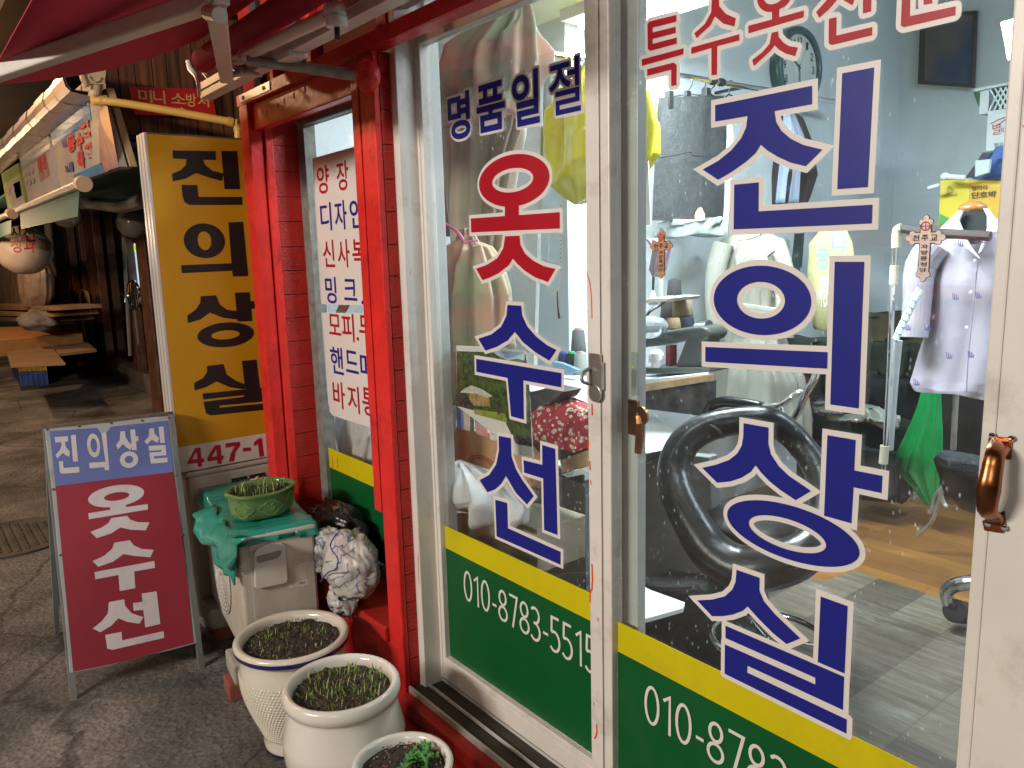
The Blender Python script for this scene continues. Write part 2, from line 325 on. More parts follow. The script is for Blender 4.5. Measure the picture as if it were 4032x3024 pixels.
def rect_text(mb, fr, ch, X0, X1, Z0, Z1, m, d, w=.02, om=None, off=0):
    v, f = text2d(ch, w); xs = [p[0] for p in v]; ys = [p[1] for p in v]
    if not v: return
    sx = (X1 - X0) / (max(xs) - min(xs)); sy = (Z1 - Z0) / (max(ys) - min(ys)); ox = X0 - min(xs) * sx; oy = Z0 - min(ys) * sy
    put(mb, fr, (v, f), m, d, (sx, sy), (ox, oy))
    if om:
        for k in range(20): a = k * PI / 10; put(mb, fr, (v, f), om, d - .0006 - .00003 * k, (sx, sy), (ox + off * cos(a), oy + off * sin(a)))
def ribbon(pts, w, closed=False):
    """mitred flat strip along a 2d path"""
    n = len(pts); L_ = []; Rr = []
    for i in range(n):
        a = pts[i - 1] if (closed or i > 0) else None; b = pts[i]; c = pts[(i + 1) % n] if (closed or i < n - 1) else None
        def nd(p, q): d = math.hypot(q[0] - p[0], q[1] - p[1]) or 1; return (-(q[1] - p[1]) / d, (q[0] - p[0]) / d)
        n1 = nd(a, b) if a else nd(b, c); n2 = nd(b, c) if c else n1
        k = 1 + n1[0] * n2[0] + n1[1] * n2[1]; k = max(k, .5)
        mx, my = (n1[0] + n2[0]) / k, (n1[1] + n2[1]) / k
        L_.append((b[0] + mx * w / 2, b[1] + my * w / 2)); Rr.append((b[0] - mx * w / 2, b[1] - my * w / 2))
    v = L_ + Rr; f = [(i, (i + 1) % n, n + (i + 1) % n, n + i) for i in range(n if closed else n - 1)]
    return v, f
def arc(cx, cy, rx, ry, a0, a1, n=14): return [(cx + rx * cos(math.radians(a0 + (a1 - a0) * k / n)), cy + ry * sin(math.radians(a0 + (a1 - a0) * k / n))) for k in range(n + 1)]
DIG = {'0': (.60, [(arc(.26, .5, .22, .46, 0, 345, 23), 1)]), '1': (.46, [([(.06, .80), (.27, .95), (.27, .0)], 0)]),
       '8': (.60, [(arc(.26, .25, .22, .21, 0, 345, 20), 1), (arc(.26, .73, .18, .21, 0, 345, 20), 1)]),
       '7': (.56, [([(.03, .96), (.45, .96), (.19, .0)], 0)]),
       '3': (.55, [(arc(.20, .73, .21, .22, 140, -90, 14) + [(.14, .51)], 0), ([(.14, .505)] + arc(.20, .255, .24, .25, 90, -145, 16), 0)]),
       '5': (.57, [([(.42, .96), (.09, .96), (.07, .56)] + arc(.20, .28, .24, .28, 115, -140, 16), 0)]),
       '-': (.40, [([(.06, .37), (.30, .37)], 0)])}
def digits(mb, fr, s, x0, z0, h, k, m, d, w=.12):
    x = x0
    for ch in s:
        adv, st = DIG[ch]
        for i, (p, cl) in enumerate(st): put(mb, fr, ribbon(p, w, cl), m, d + .00012 * i, (h * k, h), (x, z0))
        x += adv * h * k
    return x
def loft(mb, rows, Y, m, depth=.4, folds=11, amp=.08, n=84, sub=4, seed=1, ysh=None, tilt=0):
    """draped cloth: rows = (picture row, left column, right column) at distance Y"""
    rg = random.Random(seed); R2 = []
    for i in range(len(rows) - 1):
        for t in range(sub): u = t / sub; u = u * u * (3 - 2 * u) * .5 + u * .5; R2.append(tuple(rows[i][k] * (1 - u) + rows[i + 1][k] * u for k in range(3)))
    R2.append(rows[-1]); V = []; K = len(R2); ph = [rg.uniform(0, 6.28) for _ in range(5)]
    for i, (py, xl, xr) in enumerate(R2):
        yy = Y + (ysh(i / (K - 1)) if ysh else 0); a = PY(xl, py, yy); b = PY(xr, py, yy); c = (a + b) / 2; w = (b - a).length / 2
        for j in range(n):
            t = 2 * PI * j / n; s = i / K
            k = 1 + amp * (sin(folds * t + ph[0] + 1.3 * sin(3 * s + ph[1])) + .6 * sin((folds * 1.7 // 1) * t + ph[2] + 5 * s) + .5 * sin(5 * t + 9 * s + ph[3]))
            zj = amp * w * .35 * sin(4 * t + 11 * s + ph[4])
            V.append(Vector((c.x + w * cos(t) * (1 + (k - 1) * .35), yy + depth * w * sin(t) * k, c.z + zj)))
    F = [(i * n + j, i * n + (j + 1) % n, (i + 1) * n + (j + 1) % n, (i + 1) * n + j) for i in range(K - 1) for j in range(n)]
    F += [tuple(range(n)), tuple(range((K - 1) * n, K * n))]
    mb.add(V, F, m); return mb
def blob(mb, c, r, m, seed=1, amp=.12, f=3.0, n=48, mm=28, M=None):
    from mathutils import noise
    V = []; F = []; c = Vector(c); off = Vector((seed * 7.3, seed * 3.1, seed))
    for i in range(mm + 1):
        th = PI * i / mm
        for j in range(n):
            a = 2 * PI * j / n; d = Vector((sin(th) * cos(a), sin(th) * sin(a), cos(th)))
            k = 1 + amp * (noise.noise(d * f + off) * 1.3 - abs(noise.noise(d * f * 1.9 + off)) * .8 + .12 * noise.noise(d * f * 6 + off))
            q = Vector((d.x * r[0] * k, d.y * r[1] * k, d.z * r[2] * k)); V.append(c + (M @ q if M else q))
    for i in range(mm):
        for j in range(n): F.append((i * n + j, i * n + (j + 1) % n, (i + 1) * n + (j + 1) % n, (i + 1) * n + j))
    return mb.add(V, F, m)
# ------------------------------------------------------------------ palette
white = mat('white_painted_metal', (.66, .63, .58), .38, var=.07, vs=4, bump=.04, bs=30, dirt=(.26, .21, .16), dirtamt=.5, dirts=9)
greyw = mat('grey_white_metal', (.50, .51, .49), .4, var=.08, dirt=(.25, .23, .2), dirtamt=.4, dirts=6)
redp = mat('red_gloss_paint', (.62, .024, .020), .36, var=.14, vs=9, bump=.14, bs=50, spec=.42, dirt=(.20, .012, .010), dirtamt=.75, dirts=13)
redb = mat('red_brick_paint', (.50, .018, .013), .5, var=.16, vs=12, bump=.25, bs=90)
redd = mat('red_step_paint', (.42, .018, .014), .45, var=.25, vs=5, bump=.18, bs=25, dirt=(.05, .02, .018), dirtamt=.6, dirts=6)
dark = mat('dark_track', (.035, .03, .025), .7, var=.4, bump=.2)
blk = mat('black_plastic', (.012, .012, .013), .4)
blueS = mat('blue_vinyl', (.010, .014, .20), .42, var=.04, spec=.3); redS = mat('red_vinyl', (.36, .006, .018), .42, var=.04, spec=.3)
whiteS = mat('white_vinyl', (.66, .63, .60), .4, var=.03); yelS = mat('yellow_vinyl', (.54, .47, .004), .4, var=.05, spec=.3, dirt=(.36, .28, .02), dirtamt=.4, dirts=7)
grnS = mat('green_vinyl', (.002, .085, .020), .4, var=.08, spec=.3, dirt=(.02, .075, .035), dirtamt=.45, dirts=6)
bronze = mat('bronze_metal', (.30, .12, .05), .28, metal=1, var=.25, vs=20)
steel = mat('worn_steel', (.45, .43, .40), .35, metal=.9, var=.2, vs=20)
chrome = mat('chrome', (.75, .76, .78), .08, metal=1, var=.03)
galv = mat('galvanised_pipe', (.32, .32, .30), .45, metal=.6, var=.25, vs=25)
G1 = glass('door_glass_clean', (.97, .99, .985), .012); G2 = glass('door_glass_dusty', (.96, .985, .98), .014)

# ------------------------------------------------------------------ ground
nodes_mat('asphalt', asphalt, .82)
g = quick('ground', lambda b: b.add([(-60, -12, 0), (12, -12, 0), (12, 9, 0), (-60, 9, 0)], [(0, 1, 2, 3)], MATS['asphalt'])); tag(g, kind='structure')
def shop_base(b):
    b.box(-2.019, 1.2, 1.062, 1.60, 0, .085, redd); b.box(-2.019, 1.2, 1.088, 1.60, .0852, .1420, redd)
base = quick('shop_step', shop_base, bevel=.012, seg=3); tag(base, 'red painted concrete step under the white sliding doors', 'step')

# ------------------------------------------------------------------ room shell
roomw = mat('room_wall_paint', (.60, .66, .69), .75, var=.06, vs=1.2, bump=.08, bs=8, dirt=(.28, .31, .33), dirtamt=.45, dirts=1.2)
ceilm = mat('room_ceiling_paint', (.66, .69, .70), .8, var=.05)
nodes_mat('wood_floor', planks((.29, .135, .032), (.17, .07, .02), (.12, .05, .02), .0, .9, .11, .25), .42)
nodes_mat('grey_vinyl_floor', planks((.165, .14, .105), (.08, .065, .052), (.06, .05, .04), 1.57, .7, .19, .55, pale=(.32, .325, .27)), .36)
def room(b):
    b.box(-3.35, .75, 5.2, 5.3, 0, 3.2, roomw); b.box(-2.7, -2.6, 2.35, 5.2, 0, 3.2, roomw); b.box(-2.6, .65, 2.36, 2.39, 2.455, 3.2, roomw)
    b.box(-3.35, -2.7, 2.35, 2.45, 0, 2.5, roomw); b.box(-3.35, -3.25, 1.305, 2.35, 0, 2.5, roomw); b.box(-3.2495, -2.945, 1.305, 1.325, 0, 2.5, roomw); b.box(.65, .75, 1.35, 5.2, 0, 3.2, roomw)
room_o = quick('room_walls', room); tag(room_o, kind='structure')
c_ = quick('room_ceiling', lambda b: (b.box(-3.35, .75, 1.30, 2.36, 2.45, 2.52, ceilm), b.box(-3.35, .75, 2.36, 5.3, 3.2, 3.25, ceilm))); tag(c_, kind='structure')
f_ = quick('room_floor', lambda b: b.box(-3.35, .75, 1.32, 5.2, .02, .1, MATS['wood_floor'])); tag(f_, kind='structure')
f2 = quick('floor_covering', lambda b: b.add([(-2.02, 1.36, .104), (.6, 1.36, .104), (.6, 3.07, .104), (-1.63, 3.10, .104), (-1.66, 2.9, .104), (-2.02, 2.85, .104)], [(0, 1, 2, 3, 4, 5)], MATS['grey_vinyl_floor'])); tag(f2, kind='structure')

# ------------------------------------------------------------------ shop front: red bay, posts, header
sf = thing('shop_building', 'bright red painted shop front with a bay and brick returns beside the doors', 'shop front', (-2.5, 1.2, 0))
def posts(x0, x1, y0, y1, z0, z1, m=redp): return lambda b: b.box(x0, x1, y0, y1, z0, z1, m)
for (x0, x1, y0, y1) in ((-2.105, -2.02, 1.115, 1.135), (-3.02, -2.935, 1.10, 1.15), (-2.985, -2.925, 1.155, 1.185)):
    quick('post', posts(x0, x1, y0, y1, .0, 2.05), sf, bevel=.004)
quick('post_trim', posts(-2.16, -2.106, 1.125, 1.175, .70, 1.99), sf, bevel=.003)
quick('post_trim', lambda b: b.box(-2.1485, -2.1065, 1.112, 1.124, .705, 2.0, redp), sf, bevel=.002)
def bricks(b, x0, x1, y0, y1, z0, z1, ridges=True):
    z = z0; k = 0; rg = random.Random(int(abs(x0 * 100)))
    b.box(min(x0, x1) + .004, max(x0, x1) - .004 if abs(x1 - x0) > .012 else max(x0, x1) - .003, y0 + .002, y1 - .002, z0, z1, mat('red_mortar', (.10, .012, .01), .7))
    while z < z1 - .02:
        h = .0925 + rg.uniform(-.003, .003); zt = min(z + h - .0035, z1)
        nr = 13; zs = z
        dz = (zt - z) / nr
        for i in range(nr):
            o = .0011 if i % 2 else 0
            b.box(x0, x1 - o, y0, y1, z + i * dz + .0002, z + (i + 1) * dz, redb)
        z += h
quick('brick_panel', lambda b: bricks(b, -3.0, -2.94, 1.187, 1.31, .34, 2.0), sf)
quick('brick_panel', lambda b: bricks(b, -2.10, -2.022, 1.137, 1.17, .15, 2.045), sf)
quick('brick_panel', lambda b: b.box(-2.10, -2.022, 1.137, 1.170, .01, .147, redb), sf)
# bay floor (ledge), apron, soffit
quick('ledge', lambda b: b.box(-3.02, -2.107, 1.10, 1.32, .275, .325, redd), sf, bevel=.006)
quick('apron', lambda b: b.box(-3.0, -2.108, 1.118, 1.31, .0, .274, redp), sf, bevel=.004)
quick('soffit', lambda b: b.box(-2.93, -2.105, 1.155, 1.31, 1.995, 2.03, redb), sf, bevel=.003)
# header angle iron, fascia panel above
def header(b):
    b.box(-3.03, .9, 1.098, 1.104, 2.043, 2.083, redp); b.box(-3.03, .9, 1.105, 1.15, 2.043, 2.049, redp)
    for x in (-1.97, -1.2): b.box(x, x + .04, 1.106, 1.112, 2.05, 2.45, redp)
quick('header_beam', header, sf, bevel=.0015)
quick('inner_beam', lambda b: b.box(-2.93, -2.11, 1.118, 1.152, 1.95, 2.040, redp), sf, bevel=.003)
def bare(b):
    b.box(-2.99, -2.70, 1.0955, 1.0975, 2.052, 2.079, mat('bare_zinc', (.72, .68, .78), .25, metal=.7, var=.1))
    for x in (-2.955, -2.755): b.lathe([(.0, 0), (.0075, 0), (.0075, .002), (0, .002)], (x, 1.0945, 2.066), redd, n=6, M=Matrix.Rotation(PI / 2, 3, 'X'))
quick('zinc_strip', bare, sf)
def fascia(b):
    b.box(-3.02, -2.02, 1.16, 1.30, 2.085, 2.46, mat('red_fascia', (.30, .018, .014), .5, var=.25, vs=4, dirt=(.03, .02, .02), dirtamt=.6, dirts=3))
    b.box(-2.02, .9, 1.30, 1.33, 2.2, 2.46, mat('dark_fascia', (.03, .02, .018), .7))
    for x in (-2.78, -2.47): b.box(x, x + .035, 1.13, 1.159, 2.085, 2.44, redp)
    for x in (-2.95, -2.62): b.box(x, x + .06, 1.14, 1.1595, 2.085, 2.44, mat('grey_gap', (.04, .04, .042), .8))
quick('fascia', fascia, sf, bevel=.003)
# side wall of the shop beyond the bay
quick('side_wall', lambda b: b.box(-3.14, -3.022, 1.17, 1.30, 0, 2.46, redd), sf)
# staples, nail in the red trim
for x, z in ((-2.80, 1.985), (-2.70, 1.995), (-2.64, 2.002), (-2.56, 2.006), (-2.47, 2.012)):
    quick('staple', lambda b: b.box(x, x + .002, 1.1155, 1.1175, z - .004, z + .014, whiteS), sf)

# ------------------------------------------------------------------ bay window with posters
bw = thing('bay_window', 'narrow dusty window in the red bay with a yellow and green band', 'window', (-2.5, 1.3, .34))
wood_g = mat('weathered_frame', (.17, .17, .15), .7, var=.3, vs=30, dirt=(.08, .07, .06), dirtamt=.6)
def bwf(b):
    b.box(-2.94, -2.875, 1.285, 1.33, .34, 2.0, wood_g); b.box(-2.875, -2.10, 1.285, 1.33, 1.975, 2.0, wood_g); b.box(-2.875, -2.10, 1.285, 1.33, .34, .37, wood_g)
quick('window_frame', bwf, bw, bevel=.002)
pane3 = quick('pane', lambda b: b.box(-2.874, -2.10, 1.3, 1.304, .371, 1.974, G2), bw)
B3 = FY(1.2985)
def bband(b):
    z1 = B3.hit(1400, 1807)[1]; zb = B3.hit(1400, 1885)[1]
    b.box(-2.873, -2.101, 1.2975, 1.299, zb, z1, yelS); b.box(-2.873, -2.101, 1.2972, 1.299, .372, zb - .0002, grnS)
    for px, py, pw, ph in ((1326, 1800, 5, 45), (1309, 1788, 2, 60), (1323, 1735, 2, 32)): 
        q = PY(px, py, 1.2965); r = PY(px + pw, py + ph, 1.2965); b.add([(q.x, 1.2965, q.z), (r.x + .002, 1.2965, q.z - .01), (r.x - .006, 1.2965, r.z), (q.x - .004, 1.2965, r.z)], [(0, 1, 2, 3)], mat('red_drip', (.75, .06, .01), .3))
quick('band', bband, pane3)
def poster(name, label, corners, rows, rnd=0):
    fr = FY(1.272); mb = MB()
    pts = [fr.at(*fr.hit(*p)) for p in corners]; mb.slab(pts, (0, .0012, 0), whiteS)
    L2 = [pts[0], pts[-1]]; mb.slab([L2[0] + Vector((-.022, .006, 0)), L2[0] + Vector((0, .0, 0)), L2[1], L2[1] + Vector((-.020, .006, .01))], (0, .001, 0), whiteS)
    o = mb.build(name); tag(o, label, 'poster')
    wr = MB()
    for ch, x0, x1, y0, y1, c in rows: glyph(wr, fr, ch, x0, x1, y0, y1, redS if c == 'r' else blueS, .001, .012)
    w = wr.build('lettering', o); return o
A = (800, 700, .4557); P_ = (1230, 1150, .3614)
def Q4(c, ch, a, b_, y0, y1, k): return (ch, c[0] + a * c[2], c[0] + b_ * c[2], c[1] + y0 * c[2], c[1] + y1 * c[2], k)
poster('poster', 'white poster of red and blue Korean service words, upper one in the red bay', [(1233, 623), (1500, 548), (1500, 1206), (1267, 1197)],
       [('양', 1249, 1297, 650, 763, 'r'), ('장', 1326, 1373, 633, 750, 'r'), ('및', 1409, 1458, 622, 735, 'r'),
        Q4(A, '디', 1015, 1110, 215, 458, 'b'), Q4(A, '자', 1137, 1242, 195, 448, 'b'), Q4(A, '인', 1268, 1382, 175, 435, 'b'),
        Q4(A, '신', 1037, 1135, 537, 772, 'r'), Q4(A, '사', 1163, 1266, 530, 776, 'r'), Q4(A, '복', 1290, 1408, 528, 776, 'r'),
        Q4(A, '밍', 1058, 1152, 855, 1085, 'b'), Q4(A, '크', 1217, 1327, 875, 1060, 'b'), Q4(A, '.', 1368, 1388, 1062, 1094, 'b'), Q4(A, '지', 1415, 1520, 880, 1100, 'b')])
poster('poster', 'white poster of red and blue Korean service words, lower one in the red bay', [(1269, 1231), (1500, 1236), (1500, 1697), (1310, 1636), (1299, 1622), (1296, 1600)],
       [Q4(A, '모', 1087, 1188, 1178, 1357, 'r'), Q4(A, '피', 1200, 1305, 1175, 1412, 'r'), Q4(A, '.', 1328, 1348, 1375, 1408, 'r'), Q4(A, '무', 1350, 1468, 1190, 1430, 'r'),
        Q4(P_, '핸', 200, 335, 600, 890, 'b'), Q4(P_, '드', 364, 500, 640, 880, 'b'), Q4(P_, '메', 525, 668, 662, 972, 'b'),
        Q4(P_, '바', 228, 355, 975, 1264, 'r'), Q4(P_, '지', 388, 512, 1022, 1312, 'r'), Q4(P_, '통', 548, 692, 1047, 1352, 'r')])

# ------------------------------------------------------------------ white door frame
df = thing('door_frame', 'worn white metal frame around the sliding doors with red paint spots', 'door frame', (-1.2, 1.2, .14))
def jamb(b):
    b.box(-2.036, -2.008, 1.172, 1.30, .128, 2.26, white); b.box(-2.0075, -1.982, 1.166, 1.29, .15, 2.26, white); b.box(-1.9815, -1.966, 1.255, 1.30, .15, 2.26, greyw)
quick('jamb', jamb, df, bevel=.003)
quick('head', lambda b: (b.box(-1.981, .9, 1.165, 1.215, 2.155, 2.20, white), b.box(-1.981, .9, 1.19, 1.30, 2.2005, 2.25, white)), df, bevel=.003)
def sill(b):
    b.box(-2.007, .9, 1.120, 1.1275, .1425, .163, greyw); b.box(-2.007, .9, 1.128, 1.30, .1425, .151, dark)
    b.box(-2.007, .9, 1.176, 1.181, .1512, .162, greyw); b.box(-2.007, .9, 1.228, 1.233, .1512, .160, greyw)
quick('sill_track', sill, df, bevel=.0015)
def drips(b):
    m = mat('red_drip', (.75, .06, .01), .3); fr = FY(1.1655)
    for a, c, w in (((1645, 2192), (1650, 2301), 3.2), ((1647, 2180), (1646, 2212), 2), ((1618, 1060), (1615, 1085), 3)):
        put(b, fr, ribbon([fr.hit(*a), fr.hit(*c)], .0022), m, .0002)
quick('paint_drip', drips, df)

# ------------------------------------------------------------------ sliding doors
YL, YR = 1.245, 1.200
def door_mark(b, fr, m, items):
    for pts, w in items: put(b, fr, ribbon([fr.hit(*p) for p in pts], w), m, .0003)
d1 = thing('sliding_door', 'rear white sliding door with red and blue clothes mending letters', 'door', (-1.6, YL, .15))
zt, zb_ = 2.061, .2425
quick('stile', lambda b: (b.box(-2.016, -1.972, 1.2255, 1.262, .166, 2.15, white), b.box(-1.9715, -1.955, 1.2275, 1.262, .166, 2.15, white)), d1, bevel=.0025)
quick('stile', lambda b: b.box(-1.262, -1.150, 1.2355, 1.262, .166, 2.15, greyw), d1, bevel=.0025)
quick('rail', lambda b: b.box(-1.9545, -1.2625, 1.2265, 1.262, zt, 2.15, white), d1, bevel=.0025)
quick('rail', lambda b: (b.box(-1.9545, -1.2625, 1.2262, 1.262, .166, .223, white), b.box(-1.9545, -1.2625, 1.2272, 1.262, .2235, zb_, white)), d1, bevel=.002)
pane1 = quick('pane', lambda b: b.box(-1.9545, -1.2625, YL, YL + .004, zb_, zt, G1), d1)
FL = FY(YL - .0005)
bt = FL.hit(2000, 2184.4)[1]; bb = FL.hit(2000, 2280.3)[1]
quick('band', lambda b: (b.box(-1.953, -1.264, YL - .001, YL - .0003, bb, bt, yelS), b.box(-1.953, -1.264, YL - .0013, YL - .0003, zb_ + .001, bb - .0002, grnS)), pane1)
I_ = (1600, 0, .4557); J_ = (1600, 700, .4557); K_ = (1600, 1400, .4557); M_ = (1600, 2200, .4968)
def big_left(b):
    D = .002; O = .0092
    ring(b, FL, T(I_, [(925, 1328), (780, 1380), (622, 1590), (1232, 1520), (1130, 1390)]) + T(J_, [(640, 90), (720, 190), (860, 243), (980, 236), (1130, 190), (1205, 110)]),
         T(I_, [(738, 1580), (930, 1452), (1095, 1535)]) + T(J_, [(880, 125), (765, 78), (1040, 90)]), redS, D, whiteS, O)
    shape(b, FL, T(J_, [(857, 238), (977, 230), (977, 322), (1330, 297), (1332, 438), (565, 472), (562, 352), (857, 330)]), redS, D + .0002, whiteS, O)
    shape(b, FL, T(J_, [(858, 505), (983, 500), (990, 580), (1030, 655), (1100, 715), (1190, 762), (1293, 787), (1228, 900), (1120, 862), (1030, 805), (965, 745), (925, 698), (890, 755), (800, 825), (725, 862), (662, 885), (607, 785), (700, 752), (790, 695), (842, 610)]), redS, D, whiteS, O)
    shape(b, FL, T(J_, [(878, 1098), (998, 1105), (1005, 1190), (1050, 1285), (1130, 1375), (1220, 1445), (1303, 1487), (1240, 1580), (1120, 1508), (1010, 1418), (942, 1330), (880, 1405), (780, 1462), (688, 1493), (625, 1390), (740, 1352), (825, 1285), (870, 1190)]), blueS, D, whiteS, O)
    shape(b, FL, T(K_, [(608, 27), (1345, 150), (1343, 274), (1015, 213), (1020, 553), (910, 523), (880, 193), (610, 140)]), blueS, D + .0002, whiteS, O)
    shape(b, FL, T(K_, [(802, 693), (907, 712), (912, 870), (950, 980), (1010, 1080), (1105, 1213), (1047, 1285), (950, 1185), (865, 1038), (825, 1105), (770, 1155), (705, 1180), (637, 1075), (720, 1030), (780, 940), (805, 820)]), blueS, D, whiteS, O)
    shape(b, FL, T(K_, [(1178, 770), (1290, 805), (1310, 1550), (1195, 1505), (1187, 1062), (1022, 1010), (1017, 903), (1180, 943)]), blueS, D, whiteS, O)
    shape(b, FL, T(K_, [(773, 1243), (875, 1272), (882, 1490)]) + [(2209, 2172), (2209, 2223)] + T(K_, [(785, 1560)]), blueS, D + .0002, whiteS, O)
quick('large_lettering', big_left, pane1)
def small_left(b):
    for ch, x0, x1, y0, y1 in (('명', 362, 555, 800, 1206), ('품', 612, 857, 712, 1135), ('일', 918, 1155, 615, 1085), ('절', 1238, 1512, 512, 985)):
        glyph(b, FL, ch, 1600 + x0 * .4557, 1600 + x1 * .4557, y0 * .4557, y1 * .4557, blueS, .002, .012 if ch == '절' else .026, whiteS, .0060)
quick('small_lettering', small_left, pane1)
def phone_left(b):
    a = FL.hit(1829, 2312); t = FL.hit(1840, 2252); e = FL.hit(2306, 2560)
    z0 = FL.hit(1850, 2370)[1]; z1 = FL.hit(1842, 2252)[1]; h = (z1 - z0) / .96
    tot = sum(DIG[c][0] for c in '010-8783-551'); k = (e[0] - a[0]) / (tot * h) * 1.0
    digits(b, FL, '010-8783-5515', a[0], z0, h, k, whiteS, .002, .078 * h)
def digits(mb, fr, s, x0, z0, h, k, m, d, w=.02):
    x = x0
    for ch in s:
        adv, st = DIG[ch]
        for i, (p, cl) in enumerate(st): put(mb, fr, ribbon([(a * h * k, c * h) for a, c in p], w, cl), m, d + .00012 * i, (1, 1), (x, z0))
        x += adv * h * k
quick('phone_number', phone_left, pane1)
def sticker_text(b):
    b.box(-2.000, -1.994, 1.2245, 1.2252, PY(1675, 1400, 1.225).z - .055, PY(1675, 1400, 1.225).z, mat('label_black', (.05, .05, .05), .5, var=.9, vs=300))
quick('maker_label', sticker_text, d1)

d2 = thing('sliding_door', 'front white sliding door with tall blue dressmaker letters and bronze handle', 'door', (-.8, YR, .15))
quick('stile', lambda b: (b.box(-1.247, -1.205, 1.1795, 1.217, .164, 2.45, white), b.box(-1.2045, -1.178, 1.181, 1.217, .164, 2.45, white)), d2, bevel=.003)
quick('stile', lambda b: (b.box(-.4495, -.4305, 1.183, 1.217, .164, 2.45, white), b.box(-.430, -.345, 1.1805, 1.217, .164, 2.45, white)), d2, bevel=.003)
quick('rail', lambda b: b.box(-1.1775, -.450, 1.1815, 1.217, .164, .245, white), d2, bevel=.003)
quick('rail', lambda b: b.box(-1.1775, -.450, 1.1815, 1.217, 2.40, 2.45, white), d2, bevel=.003)
pane2 = quick('pane', lambda b: b.box(-1.1775, -.450, YR, YR + .004, .2455, 2.399, G2), d2)
FR = FY(YR - .0005)
rt = FR.hit(2435, 2448)[1]; rb = FR.hit(2435, 2565)[1]
quick('band', lambda b: (b.box(-1.1765, -.451, YR - .001, YR - .0003, rb, rt, yelS), b.box(-1.1765, -.451, YR - .0013, YR - .0003, .246, rb - .0002, grnS)), pane2)
A_ = (2400, 0, .4557); B_ = (2400, 700, .4557); G_ = (2400, 1400, .4557); H_ = (2400, 2200, .4968)
C_ = (3200, 0, .3761); E_ = (3200, 600, .3761); D_ = (3200, 1200, .3761); F_ = (3200, 1800, .3761)
def big_right(b):
    D = .0026; O = .0098; s = lambda p, o=O, d=D, mode='mitre': shape(b, FR, p, blueS, d, whiteS, o, mode=mode)
    s(T(A_, [(920, 910), (1755, 742), (1755, 900), (1430, 960), (1445, 1055), (1490, 1130), (1570, 1198), (1680, 1252), (1845, 1292), (1700, 1437), (1570, 1405), (1460, 1355), (1370, 1300), (1312, 1250), (1265, 1325), (1180, 1400), (1060, 1485), (943, 1553), (812, 1465), (950, 1388), (1060, 1298), (1145, 1195), (1188, 1100), (1200, 1003), (920, 1050)]))
    s(T(C_, [(318, 770), (648, 708)]) + T(E_, [(582, 362), (265, 385)]))
    s(T(B_, [(1085, 60), (1295, 40), (1292, 290)]) + T(E_, [(632, 547), (625, 743)]) + T(B_, [(1080, 445)]), d=D + .0002)
    ring(b, FR, T(B_, [(910, 1057), (960, 910), (1130, 795), (1332, 758), (1560, 810), (1710, 930), (1752, 1060), (1690, 1200), (1540, 1315), (1332, 1358), (1100, 1310), (950, 1190)]),
         T(B_, [(1103, 1050), (1180, 935), (1314, 897), (1450, 940), (1525, 1060), (1440, 1180), (1314, 1220), (1180, 1170)]), blueS, D, whiteS, O)
    s(T(B_, [(835, 1460), (1892, 1505), (1887, 1648), (835, 1588)]))
    s(T(E_, [(240, 1145), (548, 1145)]) + T(D_, [(490, 1083), (193, 1042)]), d=D + .0002)
    s(T(G_, [(1165, 582), (1380, 620), (1378, 760), (1400, 850), (1470, 955), (1560, 1040), (1680, 1120), (1748, 1168), (1615, 1247), (1490, 1165), (1390, 1085), (1320, 1013), (1268, 945), (1230, 1000), (1150, 1052), (1050, 1085), (937, 1097), (807, 968), (930, 940), (1040, 900), (1110, 845), (1150, 775), (1163, 690)]))
    s(T(D_, [(162, 1362), (457, 1412)]) + T(F_, [(442, 135), (738, 193), (728, 373), (435, 312), (412, 690), (127, 610)]))
    ring(b, FR, T(G_, [(1030, 1340), (1075, 1270), (1170, 1240), (1400, 1262), (1700, 1350), (1100, 1480)]) + T(F_, [(250, 690), (400, 820), (477, 985), (440, 1080), (330, 1135), (190, 1157)]),
         T(G_, [(1237, 1400), (1290, 1378), (1500, 1400), (1700, 1465)]) + T(F_, [(100, 850), (165, 920), (120, 965)]), blueS, D + .0002, whiteS, O)
    s(T(H_, [(1013, 85), (1195, 148), (1193, 250), (1230, 335), (1315, 435), (1420, 535), (1517, 628), (1408, 673), (1300, 585), (1190, 475), (1100, 375), (1060, 410), (980, 440), (900, 452), (818, 452), (700, 327), (820, 320), (920, 295), (980, 240), (1005, 180)]))
    s(T(H_, [(1680, 295), (1893, 372), (1868, 905), (1657, 815)]), d=D + .0002)
    s(T(H_, [(925, 527), (1866, 932), (1856, 1195), (1100, 845), (1097, 898), (1887, 1270), (1883, 1382), (918, 908), (920, 675), (1637, 992), (1637, 940), (925, 625)]), o=.0095, mode='square')
quick('large_lettering', big_right, pane2)
